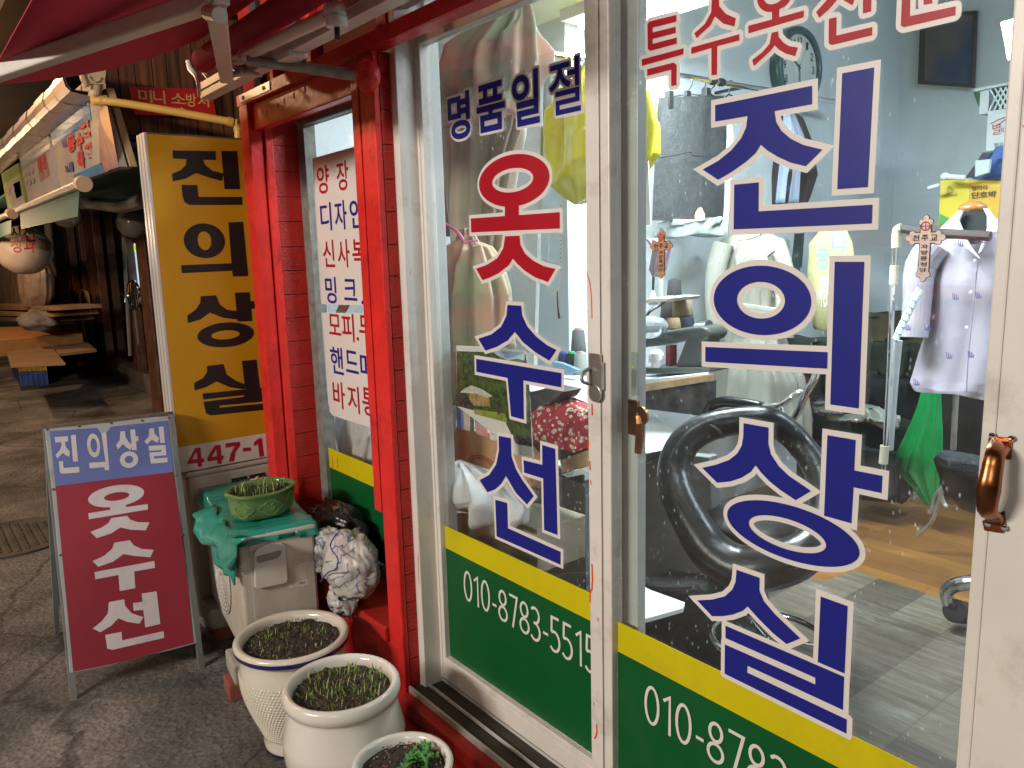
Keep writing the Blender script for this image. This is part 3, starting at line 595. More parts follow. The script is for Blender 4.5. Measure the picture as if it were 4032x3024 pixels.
def red_right(b):
    D = .0026; O = .0078; s = lambda p, d=D: shape(b, FR, p, redS, d, whiteS, O, mode='round')
    s(T(A_, [(350, 188), (585, 130), (585, 188), (380, 240), (380, 282), (578, 232), (580, 285), (380, 338), (380, 380), (588, 325), (588, 378), (360, 440), (338, 425), (335, 210)]))
    s(T(A_, [(285, 515), (647, 418), (645, 470), (288, 570)])); s(T(A_, [(332, 600), (560, 542), (587, 562), (585, 735), (540, 745), (540, 603), (333, 657)]))
    s(T(A_, [(895, -60), (950, -70), (955, 55), (1010, 120), (1100, 160), (1085, 230), (990, 205), (918, 143), (880, 220), (760, 330), (740, 290), (830, 210), (885, 110)]))
    s(T(A_, [(715, 412), (1130, 297), (1128, 350), (938, 400), (935, 645), (888, 652), (888, 415), (713, 468)]))
    ring(b, FR, T(A_, [(1276, -60), (1300, 30), (1350, 85), (1415, 105), (1500, 75), (1560, 20), (1582, -60), (1430, -225)]), T(A_, [(1335, -60), (1370, 15), (1430, 35), (1490, 10), (1522, -60), (1430, -150)]), redS, D, whiteS, O)
    s(T(A_, [(1207, 225), (1412, 170), (1412, 90), (1475, 85), (1472, 152), (1688, 92), (1685, 150), (1208, 290)]), D + .0002)
    s(T(A_, [(1408, 285), (1465, 272), (1468, 320), (1510, 370), (1560, 400), (1635, 412), (1610, 487), (1530, 465), (1470, 430), (1435, 393), (1400, 440), (1255, 572), (1240, 520), (1330, 450), (1390, 380)]))
    s(T(C_, [(45, 128), (75, 187), (180, 100), (265, 0), (290, -20), (420, 58), (450, -10), (380, -60), (190, -60), (150, 10)])); s(T(C_, [(535, -60), (622, -75), (620, 118), (535, 143)]))
    s(T(C_, [(178, 200), (258, 182), (255, 375), (632, 285), (630, 370), (205, 473), (175, 455)]))
    s(T(C_, [(1165, -60), (1262, -80), (1258, 35), (1170, 52)])); s(T(C_, [(945, -60), (1030, -80), (1025, 172), (1505, 68), (1500, 160), (960, 287), (930, 270)]))
quick('upper_lettering', red_right, pane2)
def phone_right(b):
    a = FR.hit(2541, 2772); e = FR.hit(3033, 2985); z1 = FR.hit(2564, 2703)[1]; z0 = FR.hit(2576, 2858)[1]; h = (z1 - z0) / .96
    k = (e[0] - a[0]) / (sum(DIG[c][0] for c in '010-878') * h)
    digits(b, FR, '010-8783-5515', a[0], z0, h, k, whiteS, .0026, .078 * h)
quick('phone_number', phone_right, pane2)
def cross(b, cx, cy, wpx, hpx, bg):
    """church house plate: budded cross outline with dark border, seven small signs"""
    c = FR.hit(cx, cy); w = abs(FR.hit(cx + wpx / 2, cy)[0] - FR.hit(cx - wpx / 2, cy)[0]); h = abs(FR.hit(cx, cy + hpx / 2)[1] - FR.hit(cx, cy - hpx / 2)[1])
    ln = mat('cross_line', (.02, .015, .012), .5); rd = mat('cross_red', (.4, .01, .01), .5)
    def bud(x, y, r, d, m, q): 
        for k, (dx, dy) in enumerate(((0, 0), (-r * .9, 0), (r * .9, 0), (0, r * .9), (0, -r * .9))):
            put(b, FR, ([(x + dx + r * .8 * q * cos(2 * PI * i / 14), y + dy + r * .8 * q * sin(2 * PI * i / 14)) for i in range(14)], [tuple(range(14))]), m, d + .00004 * k)
    yb = c[1] + h * .17
    for m, q, d in ((ln, 1.0, .0030), (bg, .82, .0040)):
        bw_ = w * (.17 if m is ln else .14)
        put(b, FR, ([(c[0] - bw_, c[1] - h * .42), (c[0] + bw_, c[1] - h * .42), (c[0] + bw_, c[1] + h * .42), (c[0] - bw_, c[1] + h * .42)], [(0, 1, 2, 3)]), m, d - .0003)
        put(b, FR, ([(c[0] - w * .4, yb - bw_), (c[0] + w * .4, yb - bw_), (c[0] + w * .4, yb + bw_), (c[0] - w * .4, yb + bw_)], [(0, 1, 2, 3)]), m, d - .00025)
        r = w * .125
        for x, y in ((c[0], c[1] + h * .42), (c[0], c[1] - h * .42), (c[0] - w * .36, yb), (c[0] + w * .36, yb)): bud(x, y, r, d, m, q)
    put(b, FR, ribbon([(c[0] + w * .12 * cos(2 * PI * i / 16), c[1] + h * .355 + w * .12 * sin(2 * PI * i / 16)) for i in range(16)], w * .03, True), rd, .0046)
    put(b, FR, ribbon([(c[0] - w * .12, c[1] + h * .355), (c[0] + w * .12, c[1] + h * .355)], w * .022), rd, .0047); put(b, FR, ribbon([(c[0], c[1] + h * .355 - w * .12), (c[0], c[1] + h * .355 + w * .12)], w * .022), rd, .0048)
    for ch, x in (('천', -.25), ('주', 0), ('교', .25)): rect_text(b, FR, ch, c[0] + (x - .095) * w, c[0] + (x + .095) * w, yb - w * .085, yb + w * .085, ln, .0046, .025)
    for i, ch in enumerate('자양동성당'):
        y = c[1] + h * (.035 - .094 * i); rect_text(b, FR, ch, c[0] - w * .095, c[0] + w * .095, y - h * .042, y + h * .030, ln, .0046, .025)
quick('church_plate', lambda b: cross(b, 2608, 999, 80, 182, mat('copper_foil', (.72, .40, .25), .3, metal=.4, var=.3, vs=200)), pane2)
quick('church_plate', lambda b: cross(b, 3645, 978, 142, 245, mat('silver_foil', (.62, .50, .46), .35, metal=.3, var=.2, vs=200)), pane2)
def dots(b):
    m = mat('red_drip', (.75, .06, .01), .3); fr = FY(1.179)
    for p, w in (([(2306, 1062), (2322, 1110), (2329, 1165), (2331, 1255)], .0022), ([(2331, 1590), (2332, 1635)], .0036), ([(2317, 1735), (2316, 1768)], .0036), ([(2322, 1815), (2324, 1850)], .0036), ([(2326, 1890), (2327, 1908)], .0025),
                 ([(2331, 2220), (2333, 2280), (2331, 2318), (2324, 2334), (2323, 2372)], .0042), ([(2354, 2432), (2355, 2447)], .003), ([(2338, 2762), (2339, 2780)], .0022), ([(2349, 2852), (2351, 2880), (2347, 2898), (2341, 2908)], .004), ([(4028, 500), (4040, 490)], .004)):
        put(b, fr, ribbon([fr.hit(*q) for q in p], w), m, .0006)
quick('paint_drip', dots, d2)
quick('stile_groove', lambda b: b.box(-1.2052, -1.2042, 1.1783, 1.1796, .17, 2.4, mat('groove_line', (.10, .08, .07), .8)), d2)
# hasp with padlock ring on the meeting stile
hs_o = MB(); q = PY(2346, 1392, 1.177)
rot = PY(2334, 1478, 1.177)
hs_o.box(q.x - .018, q.x + .018, 1.1725, 1.1785, rot.z - .035, q.z, steel); hs_o.box(q.x - .003, q.x + .025, 1.170, 1.1785, rot.z - .028, rot.z + .032, steel)
hs_o.lathe([(.0, 0), (.019, 0), (.019, .005), (0, .005)], (q.x + .004, 1.1725, rot.z - .037), steel, n=24, M=Matrix.Rotation(PI / 2, 3, 'X'))
hs_o.tube([(q.x - .012, 1.172, rot.z + .016), (q.x - .012, 1.150, rot.z + .008), (q.x - .012, 1.148, rot.z - .010), (q.x - .012, 1.172, rot.z - .018)], .0042, steel, n=8)
hs_o.build('hasp', d2, bevel=.0012)
# bronze pull handle
hd = MB(); t = PY(3932, 1775, 1.17); bt_ = PY(3905, 2060, 1.17)
def ppl(x, y): return PY(x, y, 1.1795)
hd.slab([ppl(*p) for p in ((3897, 1722), (3907, 1716), (3980, 1722), (3987, 1735), (3983, 1808), (3890, 1795))], (0, -.004, 0), bronze)
hd.slab([ppl(*p) for p in ((3872, 2048), (3958, 2010), (3962, 2080), (3950, 2097), (3880, 2086))], (0, -.004, 0), bronze)
p0 = PY(3938, 1755, 1.172); p1 = PY(3905, 1860, 1.135); p2 = PY(3893, 1930, 1.130); p3 = PY(3888, 2010, 1.142); p4 = PY(3918, 2062, 1.172)
hd.tube([p0 + Vector((0, .003, .008)), p0, p1 + Vector((0, .008, .025)), p1, p2, p3, p4 + Vector((0, -.004, .01)), p4], [.013, .014, .0125, .0135, .015, .0125, .011, .009], bronze, n=12, flat=.55)
for s_ in (p0 + Vector((-.012, .002, .012)), p0 + Vector((.012, .002, .012)), p4 + Vector((-.010, .002, -.004)), p4 + Vector((.011, .002, -.004))):
    hd.lathe([(0, 0), (.0042, 0), (.0042, .0016), (0, .0022)], s_ + Vector((0, .0016, 0)), chrome, n=12, M=Matrix.Rotation(PI / 2, 3, 'X'))
hdo = hd.build('handle', d2, smooth=True); md_ = hdo.modifiers.new('sharp', 'EDGE_SPLIT'); md_.split_angle = .7
# crescent lock and paper label on the inner stile of the rear door
lk = MB(); a = PY(2500, 1575, 1.232); c = PY(2512, 1715, 1.232); kk = PY(2520, 1635, 1.222)
lk.box(a.x - .016, a.x + .012, 1.226, 1.235, c.z, a.z, bronze)
lk.tube([kk, kk + Vector((.004, -.004, -.03)), PY(2512, 1785, 1.222)], [.011, .010, .008], bronze, n=10, flat=.5)
lk.lathe([(0, 0), (.020, 0), (.020, .006), (0, .006)], (kk.x + .004, 1.224, kk.z), bronze, n=24, M=Matrix.Rotation(PI / 2, 3, 'X'))
lk.build('crescent_lock', d1, bevel=.001)
def wl(b):
    fr = FY(1.2348); pl = mat('plastic_label', (.30, .36, .33), .25, var=.1)
    b.slab([fr.at(*fr.hit(*p)) for p in ((2486, 1385), (2511, 1388), (2512, 1555), (2487, 1560))], (0, -.0008, 0), pl)
    tx = mat('label_ink', (.12, .13, .13), .6)
    for i in range(6): 
        x = 2489 + i * 3.4; put(b, fr, ribbon([fr.hit(x, 1456), fr.hit(x, 1540 - (i % 3) * 9)], .0011), tx, .0012)
    put(b, fr, (lambda P: (P, [(0, 1, 2)]))([fr.hit(2488, 1448), fr.hit(2500, 1449), fr.hit(2493, 1437)]), mat('label_yellow', (.7, .55, .02), .5), .0013)
quick('warning_label', wl, d1)
# ------------------------------------------------------------------ planters
ceram = mat('cream_glazed_ceramic', (.60, .56, .47), .22, var=.06, vs=5, coat=.5, bump=.03, bs=12, dirt=(.35, .28, .2), dirtamt=.3, dirts=5)
ceraw = mat('white_glazed_ceramic', (.62, .60, .54), .2, var=.05, vs=4, coat=.5, dirt=(.40, .35, .28), dirtamt=.25, dirts=4)
soil = mat('dark_soil', (.035, .024, .016), .95, var=.5, vs=60, bump=.8, bs=90)
sprout_m = [mat('sprout_green', (.14, .24, .04), .6, var=.3, vs=40), mat('sprout_pale', (.34, .34, .13), .6, var=.3, vs=40), mat('leaf_green', (.05, .20, .035), .5, var=.3, vs=30)]
def soil_disc(b, c, r, seed, rough=.008):
    from mathutils import noise
    V = []; F = []; n = 64; K = 22
    for i in range(K + 1):
        for j in range(n):
            a = 2 * PI * j / n; q = r * i / K; x, y = q * cos(a), q * sin(a)
            z = noise.noise(Vector((x * 45, y * 45, seed))) * rough + noise.noise(Vector((x * 120, y * 120, seed))) * rough * .7 - .006 * (i / K) ** 4
            V.append((c[0] + x, c[1] + y, c[2] + z))
    F = [(i * n + j, i * n + (j + 1) % n, (i + 1) * n + (j + 1) % n, (i + 1) * n + j) for i in range(K) for j in range(n)]
    b.add(V, F, soil)
    rg = random.Random(seed)
    pale = mat('soil_crumb', (.20, .14, .085), .9, var=.5, vs=80)
    for _ in range(260):
        a = rg.uniform(0, 6.28); q = r * math.sqrt(rg.random()) * .96; s = rg.uniform(.0012, .0042); p = Vector((c[0] + q * cos(a), c[1] + q * sin(a), c[2] + .002))
        M = Matrix.Rotation(rg.uniform(0, 3), 3, (rg.random(), rg.random(), rg.random()))
        v = [p + M @ Vector(k) * s for k in ((1, 0, 0), (-1, .2, 0), (0, 1, .1), (0, -1, 0), (0, 0, .8), (0, .1, -.8))]
        b.add(v, [(0, 2, 4), (2, 1, 4), (1, 3, 4), (3, 0, 4), (2, 0, 5), (1, 2, 5), (3, 1, 5), (0, 3, 5)], pale if rg.random() < .45 else soil)
def sprout(b, p, h, rg, m, leafy=0):
    az = rg.uniform(0, 6.28); le = Vector((cos(az), sin(az), 0)); w = rg.uniform(.0009, .0018); pr = Vector((-sin(az), cos(az), 0)); bend = rg.uniform(.05, .9)
    n = 5; V = []
    for i in range(n + 1):
        t = i / n; q = p + Vector((0, 0, h * t * (1 - .3 * bend * t))) + le * h * bend * t * t * .7; ww = w * (1 - t * .75) * (1.6 if .3 < t < .8 else 1)
        V += [q - pr * ww, q + pr * ww]
    b.add(V, [(2 * i, 2 * i + 1, 2 * i + 3, 2 * i + 2) for i in range(n)], m)
    if leafy:
        for k in range(leafy):
            a = rg.uniform(0, 6.28); d = Vector((cos(a), sin(a), rg.uniform(.2, .9))).normalized(); s = Vector((-sin(a), cos(a), 0)); o = p + Vector((0, 0, h * rg.uniform(.35, .95))) + le * h * .2; l = rg.uniform(.010, .022); ww = l * .28
            b.add([o, o + d * l * .5 + s * ww, o + d * l, o + d * l * .5 - s * ww], [(0, 1, 2, 3)], m)
def crop(parent, c, r, n, h0, h1, seed, leafy=0, name='seedlings'):
    b = MB(); rg = random.Random(seed)
    for i in range(n):
        if i % 5 == 0: a0 = rg.uniform(0, 6.28); q0 = r * math.sqrt(rg.random()) * .9
        x = q0 * cos(a0) + rg.gauss(0, .012); y = q0 * sin(a0) + rg.gauss(0, .012)
        if x * x + y * y > (r * .95) ** 2: continue
        sprout(b, Vector((c[0] + x, c[1] + y, c[2])), rg.uniform(h0, h1), rg, sprout_m[2] if leafy else sprout_m[rg.choice((0, 0, 1))], leafy)
    o = b.build(name, parent); o['kind'] = 'stuff'; return o
# blue rimmed pot
c1 = Vector((-2.205, .835, 0)); pt = thing('plant_pot', 'tall cream pot with blue rim and knobbly relief, behind the plain white jar', 'plant pot', c1, 'ceramic pots of seedlings')
blur = mat('cobalt_glaze', (.012, .018, .13), .18, coat=.5, var=.2)
def pot1(b):
    rg = random.Random(3)
    b.lathe([(.098, .0), (.103, .004), (.105, .014)], c1, blur, 72)
    prof = [(.104, .0145), (.106, .03), (.100, .045), (.104, .055)]
    for i in range(1, 40): 
        t = i / 40; prof.append((.104 + .052 * sin(t * 1.75) ** 1.1 + .004 * t, .055 + t * .215))
    b.lathe(prof + [(.158, .272), (.156, .295), (.150, .318), (.155, .330)], c1, ceram, 96)
pbo = quick('pot_body', pot1, pt, smooth=True)
def beads(b):
    for k in range(21):
        z = .062 + k * .0098; t = (z - .055) / .215; r = .104 + .052 * sin(t * 1.75) ** 1.1 + .004 * t; n = 88
        for j in range(n):
            a = 2 * PI * (j + .5 * (k % 2)) / n
            if sin(a - .9) > .2: continue
            q = c1 + Vector((r * cos(a), r * sin(a), z)); e = Vector((cos(a), sin(a), 0)); tt = Vector((-sin(a), cos(a), 0)); s = .0048
            b.add([q - tt * s, q + Vector((0, 0, s)), q + tt * s, q - Vector((0, 0, s)), q + e * .0048 + Vector((0, 0, .0006))], [(0, 1, 4), (1, 2, 4), (2, 3, 4), (3, 0, 4)], ceram)
o = quick('relief_beads', beads, pbo, smooth=True); o['kind'] = 'stuff'
quick('rim', lambda b: b.lathe([(.150, .324), (.163, .326), (.171, .334), (.1725, .3465)], c1, blur, 96), pt, smooth=True)
quick('rim', lambda b: b.lathe([(.1718, .3468), (.171, .353), (.166, .358), (.158, .359), (.149, .354), (.144, .342), (.142, .30)], c1, ceram, 96), pt, smooth=True)
quick('soil', lambda b: soil_disc(b, c1 + Vector((0, 0, .338)), .1445, 3), pt)
crop(pt, c1 + Vector((0, 0, .336)), .135, 150, .006, .030, 5)
# plain jar
c2 = Vector((-1.822, .815, 0)); pt = thing('plant_pot', 'plain white glazed jar full of green seedlings, in front of the blue rimmed pot', 'plant pot', c2, 'ceramic pots of seedlings')
def pot2(b):
    prof = [(.10, 0)]
    for i in range(1, 34): t = i / 33; prof.append((.10 + .062 * sin(t * 2.15) ** .9 if t < .73 else .162 - (t - .73) * .075, t * .325))
    prof += [(.1405, .332), (.146, .337)]
    b.lathe(prof, c2, ceraw, 96)
quick('pot_body', pot2, pt, smooth=True)
quick('rim', lambda b: b.lathe([(.1465, .338), (.1535, .345), (.155, .357), (.153, .371), (.146, .379), (.138, .378), (.131, .370), (.128, .35), (.128, .32)], c2, ceraw, 96), pt, smooth=True)
def incised(b):
    m = mat('incised_line', (.42, .40, .36), .4)
    for (a0, z0, a1, z1) in ((-1.9, .10, .3, .235), (-1.5, .06, .4, .19)):
        P = []
        for i in range(22):
            t = i / 21; a = a0 + (a1 - a0) * t; z = z0 + (z1 - z0) * t + .01 * sin(5 * t); tt = z / .325
            r = (.10 + .062 * sin(tt * 2.15) ** .9 if tt < .73 else .162 - (tt - .73) * .075); P.append(c2 + Vector((r * cos(a), r * sin(a), z)))
        b.tube(P, .0009, m, n=6)
quick('incised_line', incised, pt)
quick('soil', lambda b: soil_disc(b, c2 + Vector((0, 0, .357)), .1295, 8), pt)
crop(pt, c2 + Vector((0, 0, .356)), .122, 300, .006, .034, 11)
# small pot at the bottom edge
c3 = Vector((-1.523, .823, 0)); pt = thing('plant_pot', 'small white pot with leafy green seedlings at the foot of the doors', 'plant pot', c3, 'ceramic pots of seedlings')
quick('pot_body', lambda b: b.lathe([(.085, 0), (.10, .05), (.116, .12), (.120, .20), (.115, .27), (.113, .283)], c3, ceraw, 80), pt, smooth=True)
quick('rim', lambda b: b.lathe([(.1135, .2835), (.119, .287), (.121, .295), (.118, .3015), (.110, .302), (.103, .297), (.100, .27)], c3, ceraw, 80), pt, smooth=True)
quick('soil', lambda b: soil_disc(b, c3 + Vector((0, 0, .284)), .1015, 4, .005), pt)
crop(pt, c3 + Vector((0, 0, .282)), .085, 34, .018, .032, 21, leafy=7)

# ------------------------------------------------------------------ outdoor units
acp = mat('aged_cream_plastic', (.47, .43, .36), .5, var=.06, vs=4, dirt=(.22, .19, .15), dirtamt=.45, dirts=5)
acp2 = mat('cover_plastic', (.50, .47, .41), .42, var=.04)
ac = thing('outdoor_unit', 'small cream outdoor air conditioner unit with green pot and teal sheet on it', 'air conditioner', (-2.75, .9, .1))
th = math.radians(7.5); U = Vector((-cos(th), sin(th), 0)); V_ = Vector((sin(th), cos(th), 0)); A0 = Vector((-2.5, .79, 0))
def acM(u, v, z): return A0 + U * u + V_ * v + Vector((0, 0, z))
def acbox(b, u0, u1, v0, v1, z0, z1, m): 
    v = [acM(u, w, z) for u in (u0, u1) for w in (v0, v1) for z in (z0, z1)]; b.add(v, [(0, 1, 3, 2), (4, 6, 7, 5), (0, 4, 5, 1), (2, 3, 7, 6), (0, 2, 6, 4), (1, 5, 7, 3)], m)
cso = quick('casing', lambda b: acbox(b, 0, .66, 0, .255, .145, .572, acp), ac, bevel=.012, seg=3)
quick('top_lid', lambda b: acbox(b, -.004, .664, -.004, .259, .5722, .590, acp), ac, bevel=.006)
def sideplate(b):
    acbox(b, -.0025, -.0003, .035, .245, .16, .56, acp)
quick('side_panel', sideplate, ac, bevel=.001)
FA = Fr(acM(-.0027, 0, 0), V_, (0, 0, 1), -U)
def valve(b):
    pts = [(996, 2175), (1010, 2155), (1060, 2133), (1105, 2133), (1118, 2142), (1131, 2275), (1126, 2291), (1012, 2315), (1000, 2308)]
    b.slab([FA.at(*FA.hit(*p), 0) for p in pts], -U * .016, acp2)
vco = quick('valve_cover', valve, ac, bevel=.004, seg=3)
quick('handle_recess', lambda b: b.slab([FA.at(*FA.hit(*p), .0165) for p in ((1005, 2185), (1100, 2160), (1102, 2175), (1090, 2190), (1050, 2202), (1015, 2210), (1006, 2200))], -U * .0015, mat('recess_grey', (.20, .17, .14), .6)), vco)
for p in ((1004, 2130), (1167, 2094), (957, 2256)): quick('screw', lambda b: b.lathe([(0, 0), (.005, 0), (.004, .003), (0, .004)], FA.at(*FA.hit(*p), .0003), acp2, n=10, M=Matrix.Rotation(-PI / 2, 3, 'Y') @ Matrix.Scale(-1, 3)), ac)
def labels(b):
    lb = mat('faded_label', (.50, .46, .39), .6, var=.06); ik = mat('faded_ink', (.22, .20, .18), .7)
    b.slab([FA.at(*FA.hit(*p), .0004) for p in ((1120, 2140), (1205, 2215), (1208, 2280), (1132, 2300))], -U * .0003, lb)
    b.slab([FA.at(*FA.hit(*p), .0004) for p in ((1135, 2300), (1212, 2280), (1214, 2302), (1137, 2317))], -U * .0003, mat('white_label', (.6, .57, .52), .6))
    rg = random.Random(2)
    for i in range(9):
        y = 2205 + i * 9.5; put(b, FA, ribbon([FA.hit(1133, y + 8), FA.hit(1180 + rg.uniform(-8, 20), y - 2)], .0011), ik, .001)
    for i in range(5): put(b, FA, ribbon([FA.hit(1180 + i * 5, 2292 - i), FA.hit(1180.5 + i * 5, 2301 - i)], .003), ik, .0011)
quick('rating_labels', labels, ac)
quick('power_cable', lambda b: b.tube([acM(-.012, .095, .23), acM(-.016, .098, .20), acM(-.022, .115, .15), acM(-.02, .13, .12)], .0045, blk, n=10), ac)
FF = Fr(acM(0, -.0003, 0), -U, (0, 0, 1), -V_)
def fan(b):
    fx = -.36; fz = .365; dk = mat('grille_dark', (.05, .045, .04), .7)
    V = [FF.at(fx + .165 * cos(2 * PI * i / 60), fz + .165 * sin(2 * PI * i / 60), .0008) for i in range(60)]; b.add(V, [tuple(range(60))], dk)
    for k in range(11):
        r = .018 + k * .0148; b.tube([FF.at(fx + r * cos(2 * PI * i / 48), fz + r * sin(2 * PI * i / 48), .004) for i in range(48)], .0030, acp2, n=6, closed=True, smooth=0)
    for k in range(24):
        a = 2 * PI * k / 24; b.tube([FF.at(fx + .03 * cos(a), fz + .03 * sin(a), .0055), FF.at(fx + .168 * cos(a + .5), fz + .168 * sin(a + .5), .0055)], .0018, acp2, n=5)
quick('fan_grille', fan, cso)
def lg(b):
    gy = mat('logo_grey', (.12, .11, .12), .5); rd = mat('logo_red', (.42, .01, .08), .4)
    rect_text(b, FF, 'LG', -.098, -.040, .470, .508, gy, .0008, .03)
    put(b, FF, ([(-.128 + .019 * cos(2 * PI * i / 30), .489 + .019 * sin(2 * PI * i / 30)) for i in range(30)], [tuple(range(30))]), rd, .0008)
    put(b, FF, ribbon([(-.128, .499), (-.128, .482), (-.121, .482)], .0022), whiteS, .0012); put(b, FF, ribbon(arc(-.128, .489, .0145, .0145, 70, 360, 18), .002), whiteS, .0012)
quick('logo', lg, cso)
conc = mat('weathered_concrete', (.33, .30, .26), .85, var=.2, vs=14, bump=.5, bs=40, dirt=(.14, .12, .10), dirtamt=.5)
for i, (u0, u1) in enumerate(((.02, .16), (.50, .64))):
    o = MB(); acbox(o, u0, u1, -.045, .27, .075, .1445, conc); acbox(o, u0 + .012, u1 - .01, -.03, .26, .0605, .0748, conc)
    o = o.build('support_block', None, bevel=.012, seg=3); tag(o, ('near' if i == 0 else 'far') + ' rough concrete block under the small outdoor unit', 'concrete block', 'blocks under the outdoor unit')
    bk = MB(); acbox(bk, u0 + .03, u1 - .01, -.06 if i == 0 else -.02, .22, .0, .060, mat('clay_brick', (.22, .065, .045), .85, var=.2, bump=.4, bs=80))
    bk = bk.build('clay_brick', None, bevel=.004); tag(bk, ('near' if i == 0 else 'far') + ' red clay brick under the concrete block', 'brick', 'bricks under the outdoor unit')

ac2 = thing('outdoor_unit', 'tall cream outdoor unit standing under the yellow sign box', 'air conditioner', (-3.3, 1.0, 0))
quick('casing', lambda b: b.box(-3.95, -3.152, .825, 1.165, .055, .648, acp), ac2, bevel=.014, seg=3)
quick('top_lid', lambda b: b.box(-3.955, -3.147, .820, 1.167, .6485, .668, acp), ac2, bevel=.006)
def vents(b):
    fr = FX(-3.1515)
    for y0, y1 in ((.995, 1.058), (1.068, 1.135)):
        b.box(-3.1518, -3.149, y0, y1, .54, .61, blk)
        for k in range(7): b.box(-3.149, -3.144, y0 + .004, y1 - .004, .545 + k * .009, .549 + k * .009, mat('vent_slat', (.03, .032, .035), .5))
quick('vent', vents, ac2, bevel=.0008)
for x in (-3.32, -3.85): quick('support', lambda b: b.box(x, x + .15, .84, 1.15, 0, .0545, conc), ac2, bevel=.008)

# teal sheet
teal = mat('teal_plastic_sheet', (.02, .25, .19), .28, var=.18, vs=9, coat=.3, bump=.25, bs=25, trans=.0)
def sheet(b):
    from mathutils import noise
    n1, n2 = 56, 40; V = []
    for i in range(n1 + 1):
        for j in range(n2 + 1):
            u = -.02 + .70 * i / n1; v = -.17 + .47 * j / n2
            z = .5935; du = 0; dv = 0; bu = .0
            fold = noise.noise(Vector((u * 9, v * 7, 3))) * .010 + abs(noise.noise(Vector((u * 24, v * 17, 5)))) * .010
            if v < -.004:
                s = -.004 - v; k = .55 + .45 * noise.noise(Vector((u * 6, 1.1, 0))); s *= max(.25, 1.0 - abs(u - .16) * 1.6) * (1.1 if u < .35 else .7)
                z -= s * .95; dv = -.004 - .016 * sin(u * 34) * min(1, s * 12) - .02 * min(1, s * 9); v = -.004
            if v > .259: z -= (v - .259) * .9; dv = .006; v = .259
            if u < -.004: z -= .012 + (.02 if v < .2 else .03); du = -.006; u2 = -.004
            V.append(acM(max(u, -.004) + du, v + dv, z + abs(fold) + .001))
    F = [(i * (n2 + 1) + j, (i + 1) * (n2 + 1) + j, (i + 1) * (n2 + 1) + j + 1, i * (n2 + 1) + j + 1) for i in range(n1) for j in range(n2)]
    b.add(V, F, teal)
    # torn corner hanging over the front corner, flap toward the street
    P = [(905, 2240), (865, 2160), (800, 2140), (770, 2060), (765, 2000), (790, 1975), (900, 1960), (1010, 2010), (1090, 2030)]
    K = 14; V = []
    ed = [PY(*p, .752) for p in ((760, 2050), (768, 2085), (800, 2140), (845, 2160), (868, 2195), (903, 2247), (930, 2190), (945, 2150), (962, 2120))]
    tp = [acM(.40, .0, .60), acM(.34, -.004, .60), acM(.27, -.004, .6), acM(.22, -.004, .6), acM(.17, -.004, .6), acM(.12, -.004, .6), acM(.07, -.004, .6), acM(.03, .0, .6), acM(-.004, .01, .6)]
    V = []; S = 8
    for i in range(len(ed)):
        for k in range(S + 1):
            t = k / S; q = tp[i] * (1 - t) + ed[i] * t + Vector((0, -.022 * sin(PI * t) + .010 * sin(i * 2.3 + k), .006 * sin(i * 1.7 + 2 * t))); V.append(q)
    F = [(i * (S + 1) + k, (i + 1) * (S + 1) + k, (i + 1) * (S + 1) + k + 1, i * (S + 1) + k + 1) for i in range(len(ed) - 1) for k in range(S)]
    b.add(V, F, teal)
o = quick('plastic_sheet', sheet, None, smooth=True, solid=.0012); tag(o, 'crumpled teal plastic sheet draped over the small outdoor unit', 'plastic sheet')

# green oval pot
celad = mat('celadon_glaze', (.10, .20, .06), .16, coat=.6, var=.3, vs=14, dirt=(.20, .26, .10), dirtamt=.4, dirts=12)
gc = PX(1020, 2040, -2.66); gc = Vector((-2.672, .943, .6045))
gp = thing('plant_pot', 'oval green glazed pot with leaf relief on the teal sheet', 'plant pot', gc)
def lob(a, z): return 1 + .028 * cos(6 * a)
Rz = Matrix.Rotation(th + .15, 3, 'Z')
quick('pot_body', lambda b: b.lathe([(.100, 0), (.108, .004), (.112, .02), (.116, .05), (.118, .072), (.122, .078), (.127, .084), (.127, .090), (.122, .093), (.114, .092), (.110, .084), (.109, .07)], gc, celad, 96, sx=.80, sy=1.0, jit=lob, M=Rz), gp, smooth=True)
def relief(b):
    m = mat('pale_relief', (.22, .32, .12), .2, coat=.5)
    for a0 in (-1.15, -.25, .65):
        for rr, nn in ((.030, 40),):
            P = []
            for i in range(nn):
                t = 2 * PI * i / nn; a = a0 + rr * 10.5 * cos(t) * (1 + .18 * cos(4 * t)) ; z = .040 + .024 * sin(t) * (1 + .12 * cos(4 * t)); r = .1165 * (1 + .028 * cos(6 * a))
                P.append(gc + Rz @ Vector((r * cos(a) * .80, r * sin(a), z)))
            b.tube(P, .0011, m, n=6, closed=True, smooth=0)
        for dz, sg in ((-.010, 1), (0, -1), (.008, 1)):
            b.tube([gc + Rz @ Vector((.1175 * cos(a0 + .02 * k * sg * 1.6) * .80, .1175 * sin(a0 + .02 * k * sg * 1.6), .040 + dz + .003 * k)) for k in range(5)], .0012, m, n=6)
quick('leaf_relief', relief, gp)
def gsoil(b):
    b2 = MB(); soil_disc(b2, Vector((0, 0, 0)), .108, 9, .008); b.add([gc + Vector((0, 0, .078)) + Rz @ Vector((v[0] * .8, v[1], v[2])) for v in b2.v], b2.f, soil)
quick('soil', gsoil, gp)
bgp = MB(); rg = random.Random(4)
for i in range(120):
    a = rg.uniform(0, 6.28); q = .1 * math.sqrt(rg.random()); sprout(bgp, gc + Vector((0, 0, .078)) + Rz @ Vector((q * cos(a) * .8, q * sin(a), 0)), rg.uniform(.016, .045), rg, sprout_m[rg.choice((0, 0, 1))])
o = bgp.build('seedlings', gp); o['kind'] = 'stuff'
